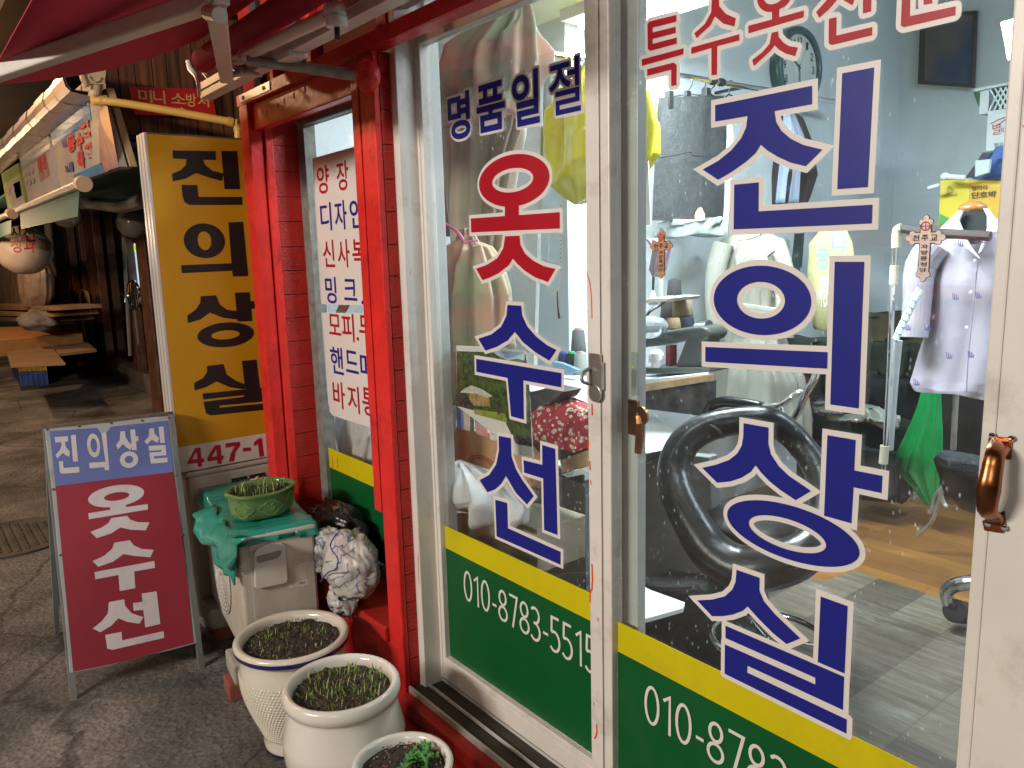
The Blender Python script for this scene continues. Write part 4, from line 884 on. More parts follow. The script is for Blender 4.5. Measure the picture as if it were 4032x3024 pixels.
o = quick('dry_leaf_litter', lambda b: blob(b, PX(1020, 1905, -2.80), (.03, .045, .022), mat('dry_leaf', (.42, .25, .17), .8, var=.3), 5, .5, 4, 24, 14), gp)

# bags on the ledge
blackbag = mat('black_bag', (.008, .008, .009), .28, var=.3, bump=.3, bs=30)
def bag1(b):
    c = PY(1335, 2080, 1.20); blob(b, c, (.155, .085, .10), blackbag, 4, .24, 2.6)
    blob(b, PY(1255, 2010, 1.19), (.055, .035, .02), blackbag, 6, .4, 4, 24, 14)
o = quick('trash_bag', bag1, None, smooth=True); tag(o, 'black knotted rubbish bag in the corner of the red ledge', 'rubbish bag')
def bagpat(N, L, p, co):
    n = N.new('ShaderNodeTexNoise'); n.inputs['Scale'].default_value = 5; n.inputs['Distortion'].default_value = 1.2; L.new(co, n.inputs[0])
    w = N.new('ShaderNodeTexWave'); w.inputs['Scale'].default_value = 8; w.inputs['Distortion'].default_value = 5; w.inputs['Detail'].default_value = 2; L.new(co, w.inputs[0])
    br = N.new('ShaderNodeTexBrick'); br.inputs['Scale'].default_value = 10; br.inputs['Mortar Size'].default_value = .022; br.inputs['Color1'].default_value = (.48, .47, .44, 1); br.inputs['Color2'].default_value = (.42, .41, .39, 1); br.inputs['Mortar'].default_value = (.12, .15, .26, 1)
    mp = N.new('ShaderNodeMapping'); mp.inputs['Rotation'].default_value = (1.2, .5, .4); mv = N.new('ShaderNodeMix'); mv.data_type = 'RGBA'; mv.inputs[0].default_value = .12; L.new(co, mv.inputs[6]); L.new(n.outputs['Color'], mv.inputs[7])
    L.new(mv.outputs[2], mp.inputs[0]); L.new(mp.outputs[0], br.inputs[0])
    r = N.new('ShaderNodeMapRange'); r.inputs[1].default_value = .47; r.inputs[2].default_value = .52; L.new(n.outputs['Fac'], r.inputs[0])
    mx = N.new('ShaderNodeMix'); mx.data_type = 'RGBA'; L.new(r.outputs[0], mx.inputs[0]); mx.inputs[6].default_value = (.50, .48, .43, 1); L.new(br.outputs[0], mx.inputs[7])
    vo = N.new('ShaderNodeTexVoronoi'); vo.inputs['Scale'].default_value = 55; L.new(co, vo.inputs[0]); r5 = N.new('ShaderNodeMapRange'); r5.inputs[1].default_value = .12; r5.inputs[2].default_value = .2; r5.inputs[3].default_value = .6; r5.inputs[4].default_value = 0; L.new(vo.outputs['Distance'], r5.inputs[0])
    n6 = N.new('ShaderNodeTexNoise'); n6.inputs['Scale'].default_value = 3.3; L.new(co, n6.inputs[0]); r6 = N.new('ShaderNodeMapRange'); r6.inputs[1].default_value = .54; r6.inputs[2].default_value = .56; L.new(n6.outputs['Fac'], r6.inputs[0])
    ml = N.new('ShaderNodeMath'); ml.operation = 'MULTIPLY'; L.new(r5.outputs[0], ml.inputs[0]); L.new(r6.outputs[0], ml.inputs[1])
    m3 = N.new('ShaderNodeMix'); m3.data_type = 'RGBA'; L.new(ml.outputs[0], m3.inputs[0]); L.new(mx.outputs[2], m3.inputs[6]); m3.inputs[7].default_value = (.06, .07, .14, 1)
    L.new(m3.outputs[2], p.inputs['Base Color']); b = N.new('ShaderNodeBump'); b.inputs['Strength'].default_value = .35; b.inputs['Distance'].default_value = .008; L.new(w.outputs['Fac'], b.inputs['Height']); L.new(b.outputs[0], p.inputs['Normal'])
nodes_mat('printed_white_bag', bagpat, .42)
def bag2(b):
    m = MATS['printed_white_bag']; blob(b, PY(1385, 2225, 1.10), (.122, .088, .118), m, 2, .12, 2.2, 72, 48, M=Matrix.Rotation(.5, 3, 'Y'))
    blob(b, PY(1270, 2175, 1.075), (.055, .045, .075), m, 9, .3, 2.6, 48, 30, M=Matrix.Rotation(-.5, 3, 'Y')); blob(b, PY(1300, 2120, 1.09), (.07, .045, .035), m, 3, .3, 2.6, 40, 24)
    blob(b, PY(1345, 2355, 1.075), (.070, .045, .062), m, 5, .3, 2.5, 40, 24, M=Matrix.Rotation(-.6, 3, 'Y'))
    b.lathe([(.055, .03), (.035, 0), (.014, -.035), (.002, -.06)], PY(1372, 2375, 1.07), m, 28, sy=.7, jit=lambda a, z: 1 + .18 * sin(5 * a + z * 40))
o = quick('printed_bag', bag2, None, smooth=True); tag(o, 'crumpled white plastic bag with blue print tied on the red ledge', 'plastic bag')
o = quick('tie_string', lambda b: b.tube([PY(1325, 2100, 1.03), PY(1300, 2150, 1.01), PY(1330, 2200, .995), PY(1322, 2240, .99), PY(1290, 2255, 1.0), PY(1262, 2290, 1.01)], .0022, mat('blue_string', (.02, .05, .25), .5), n=6), o)

# ------------------------------------------------------------------ standing yellow sign box
ys = thing('sign_box', 'tall yellow sign box with black Korean letters and phone number strip', 'sign', (-3.2, 1.0, .67))
yelb = mat('yellow_sign_face', (.50, .26, .008), .4, var=.06, vs=2); blkl = mat('black_letter', (.012, .011, .012), .4, var=.03)
almf = mat('aluminium_frame', (.62, .59, .56), .32, metal=.25, var=.06)
xs = -3.15; zT = 1.945; zM = .775; zB = .672
def ybox(b):
    b.box(xs - .106, xs - .0005, .803, 1.17, zB, zT + .003, almf)
quick('casing', ybox, ys, bevel=.004)
def ribs(b):
    for y0, y1, z in ((.793, .8025, 0),): b.box(xs - .107, xs + .001, y0, y1, zB - .002, zT + .005, almf)
    b.box(xs - .075, xs - .070, .7915, .7929, zB, zT, mat('frame_seam', (.25, .23, .21), .6)); b.box(xs - .03, xs - .027, .7915, .7929, zB, zT, MATS['frame_seam'])
    b.box(xs - .001, xs + .001, .8026, 1.17, zT, zT + .006, mat('dark_trim', (.12, .09, .05), .6))
quick('side_frame', ribs, ys, bevel=.0015)
fpo = quick('face_panel', lambda b: b.box(xs - .0004, xs + .0012, .8030, 1.17, zM, zT - .0005, yelb), ys)
nso = quick('number_strip', lambda b: b.box(xs - .0004, xs + .0012, .8030, 1.17, zB + .003, zM - .0003, mat('strip_white', (.62, .58, .54), .4)), ys)
SF = FX(xs + .0014); S1 = (0, 0, .4557); S2 = (0, 700, .4557); SQ = (0, 1500, .4557)
def ylet(b):
    s = lambda p, d=.0004: shape(b, SF, p, blkl, d)
    s(T(S1, [(1490, 1300), (1862, 1305), (1865, 1382), (1755, 1380), (1772, 1425), (1835, 1475), (1935, 1500), (1915, 1565), (1800, 1532), (1695, 1495), (1600, 1545), (1492, 1567), (1485, 1500), (1560, 1470), (1605, 1425), (1610, 1375), (1495, 1370)]))
    s(T(S1, [(1912, 1303), (2048, 1305), (2075, 1635), (1940, 1633)])); s(T(S2, [(1568, 60), (1705, 63), (1715, 165), (2092, 165), (2095, 235), (1635, 235), (1592, 208), (1575, 150)]))
    ring(b, SF, T(S2, [(1583, 545), (1650, 430), (1760, 393), (1880, 430), (1940, 540), (1900, 650), (1780, 695), (1650, 650)]), T(S2, [(1708, 540), (1730, 480), (1770, 465), (1810, 490), (1822, 560), (1790, 620), (1750, 620), (1715, 580)]), blkl, .0004)
    s(T(S2, [(1563, 755), (2000, 738), (1972, 385), (2100, 380), (2145, 850), (2012, 853), (2005, 803), (1570, 825)]))
    s(T(S2, [(1733, 1023), (1867, 1015), (1900, 1095), (1960, 1140), (2045, 1150), (2050, 1225), (1930, 1210), (1812, 1165), (1730, 1225), (1622, 1255), (1617, 1190), (1690, 1140), (1730, 1080)]))
    s(T(S2, [(2028, 993), (2158, 988), (2163, 1065), (2270, 1065), (2275, 1130), (2170, 1132), (2180, 1238), (2052, 1243)]), .0005)
    ring(b, SF, T(S2, [(1705, 1365), (1780, 1285), (1950, 1253), (2110, 1265), (2190, 1330), (2130, 1420), (1960, 1463), (1780, 1440)]), T(S2, [(1828, 1365), (1900, 1325), (2000, 1318), (2072, 1345), (2000, 1385), (1900, 1398)]), blkl, .0004)
    s([(815, 1441), (880, 1433), (893, 1475), (930, 1500), (965, 1512), (962, 1533), (905, 1525), (852, 1502), (812, 1524), (766, 1538), (764, 1508), (800, 1488), (815, 1465)]); s([(952, 1421), (1010, 1416), (1024, 1528), (965, 1533)], .0005)
    s(T(SQ, [(1750, 108), (2262, 58), (2270, 178), (1895, 213), (1900, 230), (2275, 195), (2280, 250), (1820, 298), (1780, 280), (1757, 180), (2108, 137), (2106, 122), (1755, 160)]))
quick('lettering', ylet, fpo)
SN = (700, 1700, .4557)
def ynum(b):
    m = mat('crimson_letter', (.38, .008, .03), .4)
    shape(b, SF, T(SN, [(85, 262), (150, 140), (195, 135), (205, 230), (228, 230), (230, 262), (207, 264), (210, 300), (172, 303), (170, 270), (88, 280)]), m, .0004, holes=[T(SN, [(125, 240), (160, 175), (168, 234)])])
    shape(b, SF, T(SN, [(255, 222), (320, 118), (368, 110), (378, 205), (395, 205), (397, 235), (380, 237), (382, 275), (342, 278), (340, 245), (258, 258)]), m, .0004, holes=[T(SN, [(292, 218), (332, 152), (338, 213)])])
    shape(b, SF, T(SN, [(412, 100), (538, 85), (540, 120), (500, 175), (487, 255), (443, 260), (455, 190), (490, 125), (413, 140)]), m, .0004)
    shape(b, SF, T(SN, [(560, 142), (632, 133), (635, 165), (562, 172)]), m, .0004); shape(b, SF, T(SN, [(655, 95), (700, 55), (728, 55), (745, 212), (705, 217), (692, 105), (660, 128)]), m, .0004)
    shape(b, SF, T(SN, [(768, 60), (840, 50), (842, 85), (800, 92), (803, 115), (845, 112), (870, 150), (850, 200), (775, 215), (770, 180), (815, 175), (825, 150), (768, 155)]), m, .0004)
quick('phone_number', ynum, nso)

# ------------------------------------------------------------------ A-frame board
bf = thing('sandwich_board', 'worn folding board with blue and red face and white Korean letters', 'sandwich board', PZ(540, 2600, 0))
PFL, PFR = PZ(290, 2760, 0), PZ(795, 2635, 0); PTL, PTR = PX(178, 1685, -3.17), PX(672, 1630, -3.09)
bu = (PFR - PFL).normalized(); bn = bu.cross((PTL - PFL).normalized()).normalized()
if bn.x < 0: bn = -bn
bv = bn.cross(bu); bv = bv if bv.z > 0 else -bv
BF = Fr(PFL, bu, bv, bn)
fram = mat('grey_wrapped_frame', (.30, .32, .32), .5, var=.12, dirt=(.16, .10, .07), dirtamt=.5, dirts=14, bump=.1, bs=30)
rusty = mat('rusty_steel', (.12, .09, .07), .75, metal=.3, var=.3, vs=30, dirt=(.28, .11, .05), dirtamt=.7, dirts=20)
def bq(pts, d0=0): return [BF.at(*BF.hit(*p), d0) for p in pts]
def legs(b):
    for a, t in ((PFL, PTL), (PFR, PTR)): b.tube([a - bn * .012, t - bn * .012], .0125, rusty, n=4, smooth=0)
quick('front_leg', lambda b: b.tube([PFL - bn * .012, PTL - bn * .012], .0135, mat('leg_grey', (.16, .17, .165), .6, var=.2), n=4), bf)
quick('front_leg', lambda b: b.tube([PFR - bn * .012, PTR - bn * .012], .0135, MATS['leg_grey'], n=4), bf)
RL = PZ(225, 2500, 0); 
quick('rear_leg', lambda b: b.tube([RL, PTL - bn * .045], .0125, MATS['leg_grey'], n=4), bf)
quick('rear_leg', lambda b: b.tube([RL + (PFR - PFL), PTR - bn * .045], .0125, MATS['leg_grey'], n=4), bf)
quick('top_bar', lambda b: (b.tube([PTL - bn * .03 + bu * -.01, PTR - bn * .03 + bu * .01], .014, rusty, n=4), b.tube([PTL - bn * .012, PTR - bn * .012], .013, rusty, n=4)), bf)
def back_panel(b):
    o = (PTL - bn * .05); z1 = o + bu * .01; r = RL + Vector((0, 0, .1)); b.slab([o, PTR - bn * .05, RL + (PFR - PFL) + Vector((.02, 0, .13)), RL + Vector((.02, 0, .13))], (-.004, 0, 0), MATS['leg_grey'])
quick('rear_panel', back_panel, bf)
BS = (0, 2200, .4973)
quick('frame', lambda b: b.slab(bq(T(SQ, [(383, 415), (700, 385), (960, 358), (1475, 290), (1530, 800), (1575, 1330)]) + T(BS, [(1560, 668), (1330, 730), (1060, 790), (860, 850), (552, 908), (512, 440), (465, 30)]) + T(SQ, [(450, 960)])), -bn * .016, fram), bf, bevel=.002)
def facep(b):
    bl = mat('faded_blue_face', (.10, .13, .33), .42, var=.12, vs=5, dirt=(.03, .035, .26), dirtamt=.7, dirts=4); rd = mat('crimson_face', (.24, .020, .036), .34, var=.12, vs=3, dirt=(.16, .02, .045), dirtamt=.4, dirts=4)
    b.slab(bq(T(SQ, [(430, 435), (835, 405), (862, 450), (925, 440), (960, 395), (1448, 343), (1500, 785), (480, 908)]), .002), -bn * .0008, bl)
    b.slab(bq(T(SQ, [(480, 909), (1500, 786), (1560, 1250)]) + T(BS, [(1490, 250), (1530, 662), (1100, 780), (860, 838), (580, 893)]), .0022), -bn * .0008, rd)
fso = quick('face_sheet', facep, bf)
def blet(b):
    w = mat('board_white', (.52, .48, .49), .4, var=.06, dirt=(.3, .22, .22), dirtamt=.3, dirts=20); s = lambda p, d=.0032: shape(b, BF, p, w, d)
    s(T(SQ, [(472, 485), (588, 478), (590, 522), (562, 527), (568, 568), (605, 612), (598, 655), (565, 640), (545, 622), (495, 670), (480, 640), (515, 600), (532, 560), (530, 528), (478, 532)])); s(T(SQ, [(612, 470), (655, 465), (675, 695), (632, 697)]))
    s(T(SQ, [(508, 697), (545, 692), (550, 752), (685, 742), (687, 790), (540, 803), (518, 790)]))
    ring(b, BF, T(SQ, [(755, 560), (765, 480), (800, 455), (845, 490), (867, 570), (845, 640), (815, 662), (775, 630)]), T(SQ, [(783, 560), (795, 505), (812, 495), (840, 560), (828, 610), (808, 618)]), w, .0032)
    s(T(SQ, [(770, 707), (912, 698), (875, 450), (918, 443), (945, 770), (905, 772), (902, 745), (775, 755)]))
    s(T(SQ, [(1040, 437), (1080, 432), (1083, 480), (1105, 520), (1140, 555), (1128, 598), (1090, 572), (1062, 545), (1020, 592), (1003, 555), (1035, 510)])); s(T(SQ, [(1125, 422), (1168, 418), (1172, 480), (1195, 478), (1195, 520), (1175, 522), (1182, 597), (1140, 598)]))
    ring(b, BF, T(SQ, [(1038, 685), (1060, 630), (1115, 610), (1170, 625), (1193, 675), (1170, 730), (1115, 750), (1060, 735)]), T(SQ, [(1078, 682), (1115, 647), (1152, 678), (1115, 712)]), w, .0032)
    s(T(SQ, [(1290, 412), (1330, 408), (1335, 455), (1375, 495), (1362, 535), (1310, 508), (1270, 550), (1248, 522), (1285, 480)])); s(T(SQ, [(1370, 398), (1412, 394), (1425, 535), (1385, 538)]))
    s(T(SQ, [(1283, 562), (1430, 553), (1437, 642), (1330, 650), (1330, 672), (1445, 662), (1447, 702), (1303, 715), (1290, 620), (1395, 612), (1393, 597), (1287, 604)]))
    ring(b, BF, T(SQ, [(765, 1020), (850, 935), (1010, 905), (1180, 915), (1247, 965), (1180, 1040), (1010, 1085), (850, 1080)]), T(SQ, [(900, 1015), (960, 975), (1040, 958), (1118, 980), (1060, 1020), (960, 1038)]), w, .0032)
    s(T(SQ, [(763, 1143), (955, 1113), (948, 1075), (1085, 1048), (1090, 1090), (1275, 1063), (1280, 1110), (768, 1195)]), .0034)
    s(T(SQ, [(962, 1185), (1098, 1165), (1125, 1198), (1190, 1220), (1292, 1222), (1260, 1290), (1130, 1285), (1040, 1265), (960, 1318), (835, 1357), (782, 1305), (880, 1265), (940, 1225)]))
    s(T(SQ, [(988, 1397), (1122, 1376), (1155, 1420), (1220, 1450), (1328, 1460), (1300, 1523), (1170, 1512), (1068, 1495), (980, 1560), (850, 1605), (800, 1556), (900, 1510), (970, 1450)]))
    s(T(BS, [(748, 105), (1222, 17), (1227, 72), (1062, 100), (1072, 232), (948, 255), (938, 128), (755, 162)]))
    s(T(BS, [(862, 343), (983, 320), (990, 370), (1040, 430), (1135, 462), (1105, 513), (1010, 500), (938, 470), (880, 530), (795, 580), (735, 552), (810, 490), (855, 430)])); s(T(BS, [(1122, 275), (1240, 257), (1270, 515), (1150, 543), (1135, 405), (1058, 410), (1053, 350), (1128, 340)]))
    s(T(BS, [(833, 603), (962, 578), (968, 645), (1295, 572), (1300, 625), (890, 720), (850, 710)]))
quick('lettering', blet, fso)
for p in ((404, 417), (682, 391), (959, 365), (1226, 342), (1460, 318), (460, 937), (1523, 818), (1577, 1328), (524, 1505)):
    q = BF.at(*BF.hit(*T(SQ, [p])[0]), .0012); quick('rivet', lambda b: b.add([q + bu * .0045 * cos(k * PI / 5) + bv * .0045 * sin(k * PI / 5) + bn * .002 for k in range(10)] + [q + bn * .004], [(k, (k + 1) % 10, 10) for k in range(10)], rusty), bf)

# manhole cover
mc = PZ(52, 2120, 0); mh = MB()
iron = mat('cast_iron', (.10, .085, .07), .7, metal=.3, var=.3, bump=.3, bs=60)
mh.lathe([(.33, .004), (.33, .011), (.30, .012), (.298, .006), (0, .006)], mc, iron, 72)
rg = random.Random(5)
for i in range(-6, 7):
    for j in range(-6, 7):
        x, y = i * .044 + (.022 if j % 2 else 0), j * .042
        if x * x + y * y < .27 ** 2:
            mh.slab([mc + Vector((x + dx, y + dy, .0065)) for dx, dy in ((-.014, -.005), (.006, -.012), (.015, .004), (-.004, .012))], (0, 0, .005), iron)
tag(mh.build('manhole_cover'), 'round cast iron manhole cover with raised tread in the lane', 'manhole cover')
# ------------------------------------------------------------------ awning over the shop
aw = thing('awning', 'dark red retractable fabric awning with white folding arm above the red bay', 'awning', (-2.9, .95, 2.15))
alu = mat('cream_aluminium', (.66, .62, .57), .38, metal=.2, var=.06, vs=5, dirt=(.28, .24, .2), dirtamt=.3, dirts=8)
fabric = mat('crimson_fabric', (.48, .018, .06), .8, var=.10, vs=3, bump=.06, bs=200)
beamA = PY(560, 440, .93); beamB = PY(1330, 60, .93)
zc = 2.068; Yb = .93
def bpt(px, py): return PY(px, py, Yb)
bz0 = PY(800, 383, Yb).z; bx0 = PY(800, 383, Yb).x
def beam(b):
    x0 = PY(787, 375, Yb).x
    z0, z1 = bz0, bz0 + .052
    b.box(x0, -1.2, Yb, Yb + .045, z0, z1, alu); b.box(x0, -1.2, Yb - .004, Yb, z0 + .024, z0 + .027, alu)
quick('cassette_beam', beam, aw, bevel=.003)
def plates(b):
    x0 = PY(787, 375, Yb).x
    b.tube([PY(738, 238, Yb), PY(748, 270, Yb), PY(772, 298, Yb), PY(783, 335, Yb), PY(784, 380, Yb)], [.007, .009, .009, .009, .006], alu, n=6, flat=.5)
    b.tube([PY(800, 285, Yb + .05), PY(815, 300, Yb + .05), PY(822, 318, Yb + .05)], .007, alu, n=6, flat=.5)
quick('end_plate', plates, aw)
rollz = PY(770, 232, Yb).z
quick('fabric_roll', lambda b: b.tube([(PY(770, 232, Yb).x - .012, Yb + .03, rollz), (-1.2, Yb + .03, rollz)], .040, fabric, n=28), aw, smooth=False)
rollL = Vector((PY(770, 232, Yb).x - .012, Yb, rollz + .03))
farL = PZ(0, 228, 2.02)
def cloth(b):
    n1, n2 = 24, 10; A = rollL + Vector((0, .02, .035)); V = []
    d = Vector((farL.x - A.x, 0, 0)); L0 = A; Lf = PY(-60, 335, .29)
    for i in range(n1 + 1):
        for j in range(n2 + 1):
            t = j / n2; s = i / n1; p = L0 * (1 - t) + Lf * t; q = Vector((-1.2, L0.y * (1 - t) + Lf.y * t, p.z))
            r = p * (1 - s ** 1.5) + q * s ** 1.5; r.z -= .03 * sin(PI * t); V.append(r)
    F = [(i * (n2 + 1) + j, (i + 1) * (n2 + 1) + j, (i + 1) * (n2 + 1) + j + 1, i * (n2 + 1) + j + 1) for i in range(n1) for j in range(n2)]; b.add(V, F, fabric)
quick('canopy', cloth, aw, smooth=True, solid=.0015)
elb = PZ(850, 32, 2.24); sho = PY(892, 300, Yb - .03)
def sq(b, p, q, w, h, m):
    t = (q - p).normalized(); s = t.cross(Vector((0, 0, 1))).normalized() * w; u = s.cross(t).normalized() * h
    v = [p + s + u, p - s + u, p - s - u, p + s - u, q + s + u, q - s + u, q - s - u, q + s - u]; b.add(v, [(0, 1, 2, 3), (7, 6, 5, 4), (0, 4, 5, 1), (1, 5, 6, 2), (2, 6, 7, 3), (3, 7, 4, 0)], m)
Ye = .60
elb = PY(852, 38, Ye)
quick('upper_arm', lambda b: sq(b, elb, sho + Vector((0, 0, .0)), .020, .022, alu), aw, bevel=.004)
fa0 = PY(800, 20, Ye - .03); fa1 = PY(-160, 365, Ye - .33)
quick('forearm', lambda b: sq(b, PY(790, 15, Ye - .01), PY(-200, 350, .20), .020, .020, alu), aw, bevel=.005)
def joint(b):
    b.tube([PY(822, 50, Ye - .02), PY(865, 60, Ye - .02)], [.017, .017], alu, n=14); b.box(PY(812, 0, Ye).x, PY(868, 0, Ye).x, Ye - .03, Ye + .02, PY(830, 45, Ye).z, PY(830, -20, Ye).z, alu)
    b.tube([PY(838, 8, Ye - .04), PY(845, 2, Ye - .04)], .006, steel, n=8)
quick('elbow_joint', joint, aw, bevel=.004)
def shoulder(b):
    b.tube([PY(905, 218, Yb - .01), PY(920, 230, Yb - .01), PY(930, 262, Yb - .01), PY(952, 275, Yb - .01)], [.012, .015, .013, .010], alu, n=10)
    b.tube([PY(885, 302, Yb - .03), PY(960, 288, Yb - .02), PY(1028, 296, Yb - .01)], [.008, .009, .006], alu, n=8)
    b.lathe([(0, 0), (.009, 0), (.007, .004), (0, .006)], PY(951, 281, Yb - .035), steel, n=12, M=Matrix.Rotation(PI / 2, 3, 'X'))
    b.tube([PY(848, 262, Yb - .03), PY(868, 255, Yb - .02)], [.006, .004], mat('brass', (.5, .35, .15), .3, metal=1), n=8)
    b.box(PY(1095, 200, Yb).x, PY(1145, 215, Yb).x, Yb - .006, Yb + .05, PY(1120, 232, Yb).z, PY(1120, 205, Yb).z, alu)
quick('shoulder_bracket', shoulder, aw, bevel=.002)
pp = MB(); pp.tube([PY(935, 232, Yb - .045), PY(1295, 60, Yb - .045)], .0165, alu, n=20)
pp.tube([PY(925, 228, Yb - .045), PY(962, 222, Yb - .045)], .021, alu, n=20)
pp.build('front_tube', aw)
def endcap(b):
    c = PY(1318, 45, Yb - .045); blob(b, c, (.027, .027, .025), alu, 1, .0, 3, 28, 18); b.lathe([(.026, -.001), (.026, -.022), (.020, -.024), (0, -.024)], c + Vector((.004, 0, -.012)), alu, n=28)
    b.tube([c + Vector((.006, 0, -.035)), c + Vector((.006, 0, -.062))], .007, blk, n=10)
quick('gear_box', endcap, aw, smooth=True)
# grey pipe with red flange
gp_ = MB(); e = PY(1430, 293, 1.085); gp_.tube([PY(975, 238, .875), PY(1175, 262, .985), e + Vector((-.02, 0, 0))], .0155, galv, n=16)
o = gp_.build('steel_pipe', None); tag(o, 'worn grey steel pipe ending in a red flange beside the bay window', 'pipe')
def flange(b):
    blob(b, PY(1448, 298, 1.075), (.040, .032, .042), redp, 3, .03, 3, 28, 18); b.slab([PY(*p, 1.094) for p in ((1405, 235), (1440, 218), (1470, 235), (1482, 290), (1475, 345), (1450, 372), (1425, 362), (1412, 300))], (0, .008, 0), redp)
    b.lathe([(0, 0), (.010, 0), (.010, .006), (0, .006)], PY(1476, 315, 1.086), dark, n=10, M=Matrix.Rotation(PI / 2, 3, 'X'))
quick('flange', flange, o, bevel=.003)

# ------------------------------------------------------------------ next building: plank gable, gutter, pipe, red sign
nodes_mat('brown_planks', planks((.10, .040, .015), (.055, .020, .009), (.008, .004, .003), 0, 3, .09, .4), .55)
def planks_v(N, L, p, co):
    mp = N.new('ShaderNodeMapping'); mp.inputs['Rotation'].default_value = (PI / 2, 0, PI / 2); L.new(co, mp.inputs[0])
    n = N.new('ShaderNodeTexNoise'); n.inputs['Scale'].default_value = 2; n.inputs['Detail'].default_value = 8; m2 = N.new('ShaderNodeMapping'); m2.inputs['Scale'].default_value = (1, 18, .8); L.new(co, m2.inputs[0]); L.new(m2.outputs[0], n.inputs[0])
    r = N.new('ShaderNodeValToRGB'); r.color_ramp.elements[0].position = .3; r.color_ramp.elements[0].color = (.035, .014, .008, 1); r.color_ramp.elements[1].position = .75; r.color_ramp.elements[1].color = (.22, .075, .025, 1); L.new(n.outputs['Fac'], r.inputs[0]); L.new(r.outputs[0], p.inputs['Base Color'])
nodes_mat('vertical_planks', planks_v, .5)
gb = thing('neighbour_house', 'neighbouring wooden shop house with brown posts and dark glass front', 'house', (-4.2, 1.2, 0))
def gable(b):
    rg = random.Random(8); y = .865
    while y < 2.0:
        w = rg.uniform(.055, .075); b.box(-4.02 - rg.uniform(0, .01), -3.985 + rg.uniform(0, .006), y, y + w - .004, 2.06, 2.62, MATS['vertical_planks']); y += w
    b.box(-4.1, -4.03, .87, 2.0, 2.05, 2.62, mat('dark_wood', (.018, .009, .006), .7))
quick('plank_wall', gable, gb)
brownp = mat('brown_painted_wood', (.12, .048, .028), .45, var=.3, vs=8, dirt=(.22, .16, .11), dirtamt=.5, dirts=4)
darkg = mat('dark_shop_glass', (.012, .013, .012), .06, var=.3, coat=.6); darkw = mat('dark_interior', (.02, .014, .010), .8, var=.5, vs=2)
pY = 2.17
def hp(px, w, m=brownp, top=2.4, y=pY): 
    q = PY(px, 1500, y); return lambda b: b.box(q.x - w / 2, q.x + w / 2, y - .05, y + .05, 0, top, m)
for px, w, y in ((628, .34, 1.95), (560, .22, 2.2), (430, .60, 2.2), (388, .20, 2.2), (340, .3, 2.2)): quick('post', hp(px, w, y=y), gb, bevel=.006)
quick('glass_front', lambda b: b.box(-16, -7.2, 2.27, 2.29, .25, 2.4, darkg), gb)
quick('door_sill', lambda b: b.box(-16, -7.2, 2.13, 2.30, 0, .22, mat('grey_sill', (.13, .11, .09), .7, var=.2)), gb, bevel=.01)
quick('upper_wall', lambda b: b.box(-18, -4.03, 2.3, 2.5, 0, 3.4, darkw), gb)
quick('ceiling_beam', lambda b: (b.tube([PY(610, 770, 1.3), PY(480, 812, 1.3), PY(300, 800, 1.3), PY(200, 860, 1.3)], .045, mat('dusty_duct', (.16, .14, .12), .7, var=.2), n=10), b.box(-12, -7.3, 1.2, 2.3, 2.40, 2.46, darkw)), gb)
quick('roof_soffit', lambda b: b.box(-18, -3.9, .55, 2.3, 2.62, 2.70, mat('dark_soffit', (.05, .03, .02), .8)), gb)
# gutter
gt = thing('roof_gutter', 'ribbed metal roof gutter with cream end box running along the lane', 'gutter', (-3.9, .74, 2.2))
gy = .745; gm = mat('gutter_metal', (.50, .42, .38), .3, metal=.35, var=.12, vs=6)
def gut(b):
    prof = [(.0, .0), (-.045, .008), (-.060, .028), (-.066, .055), (-.060, .088), (-.052, .092), (-.052, .086), (-.058, .056), (-.052, .034), (-.04, .016), (.05, .012), (.05, .092), (.056, .092), (.056, 0)]
    x = -3.86; k = 0
    while x > -12:
        x1 = x - .28; s = 1 if k % 2 else 1.04
        V = [(xx, gy + y * s, 2.19 + z * s) for xx in (x, x1 + .012) for y, z in prof]; n = len(prof)
        b.add(V, [(i, (i + 1) % n, n + (i + 1) % n, n + i) for i in range(n)], gm)
        b.add([(x1 + .012, gy + y * 1.06, 2.188 + z * 1.06) for y, z in prof] + [(x1, gy + y * 1.06, 2.188 + z * 1.06) for y, z in prof], [(i, (i + 1) % n, n + (i + 1) % n, n + i) for i in range(n)], gm); x = x1; k += 1
quick('channel', gut, gt)
crm = mat('cream_pvc', (.62, .47, .27), .4, var=.06)
def gbox(b):
    p = [(318, 250), (420, 268), (412, 333), (345, 330), (328, 300)]
    b.slab([PX(*q, -3.80) for q in p], (-.075, 0, 0), crm); b.slab([PX(*q, -3.797) for q in ((312, 246), (424, 264), (422, 273), (318, 256))], (-.085, 0, 0), crm)
    b.slab([PX(*q, -3.79) for q in ((290, 262), (322, 246), (330, 290), (345, 335), (335, 345), (322, 318), (318, 290), (308, 280))], (-.012, 0, 0), crm)
    b.tube([PX(378, 330, -3.83), PX(372, 385, -3.83)], .025, crm, n=16)
    q = PX(372, 300, -3.795); b.tube([q + Vector((0, .022 * cos(a), .022 * sin(a))) for a in [PI + k * PI / 8 for k in range(9)]], .003, crm, n=6)
quick('end_box', gbox, gt, bevel=.004)
pv = mat('orange_lit_pvc', (.66, .38, .08), .38, var=.06)
pi = MB(); pi.tube([PX(372, 380, -3.79), PX(374, 400, -3.78), PX(396, 397, -3.76), PX(520, 412, -3.70), PX(900, 478, -3.55), PX(926, 486, -3.54), PX(936, 505, -3.54), PX(938, 545, -3.54), PX(938, 700, -3.54)], .0165, pv, n=18)
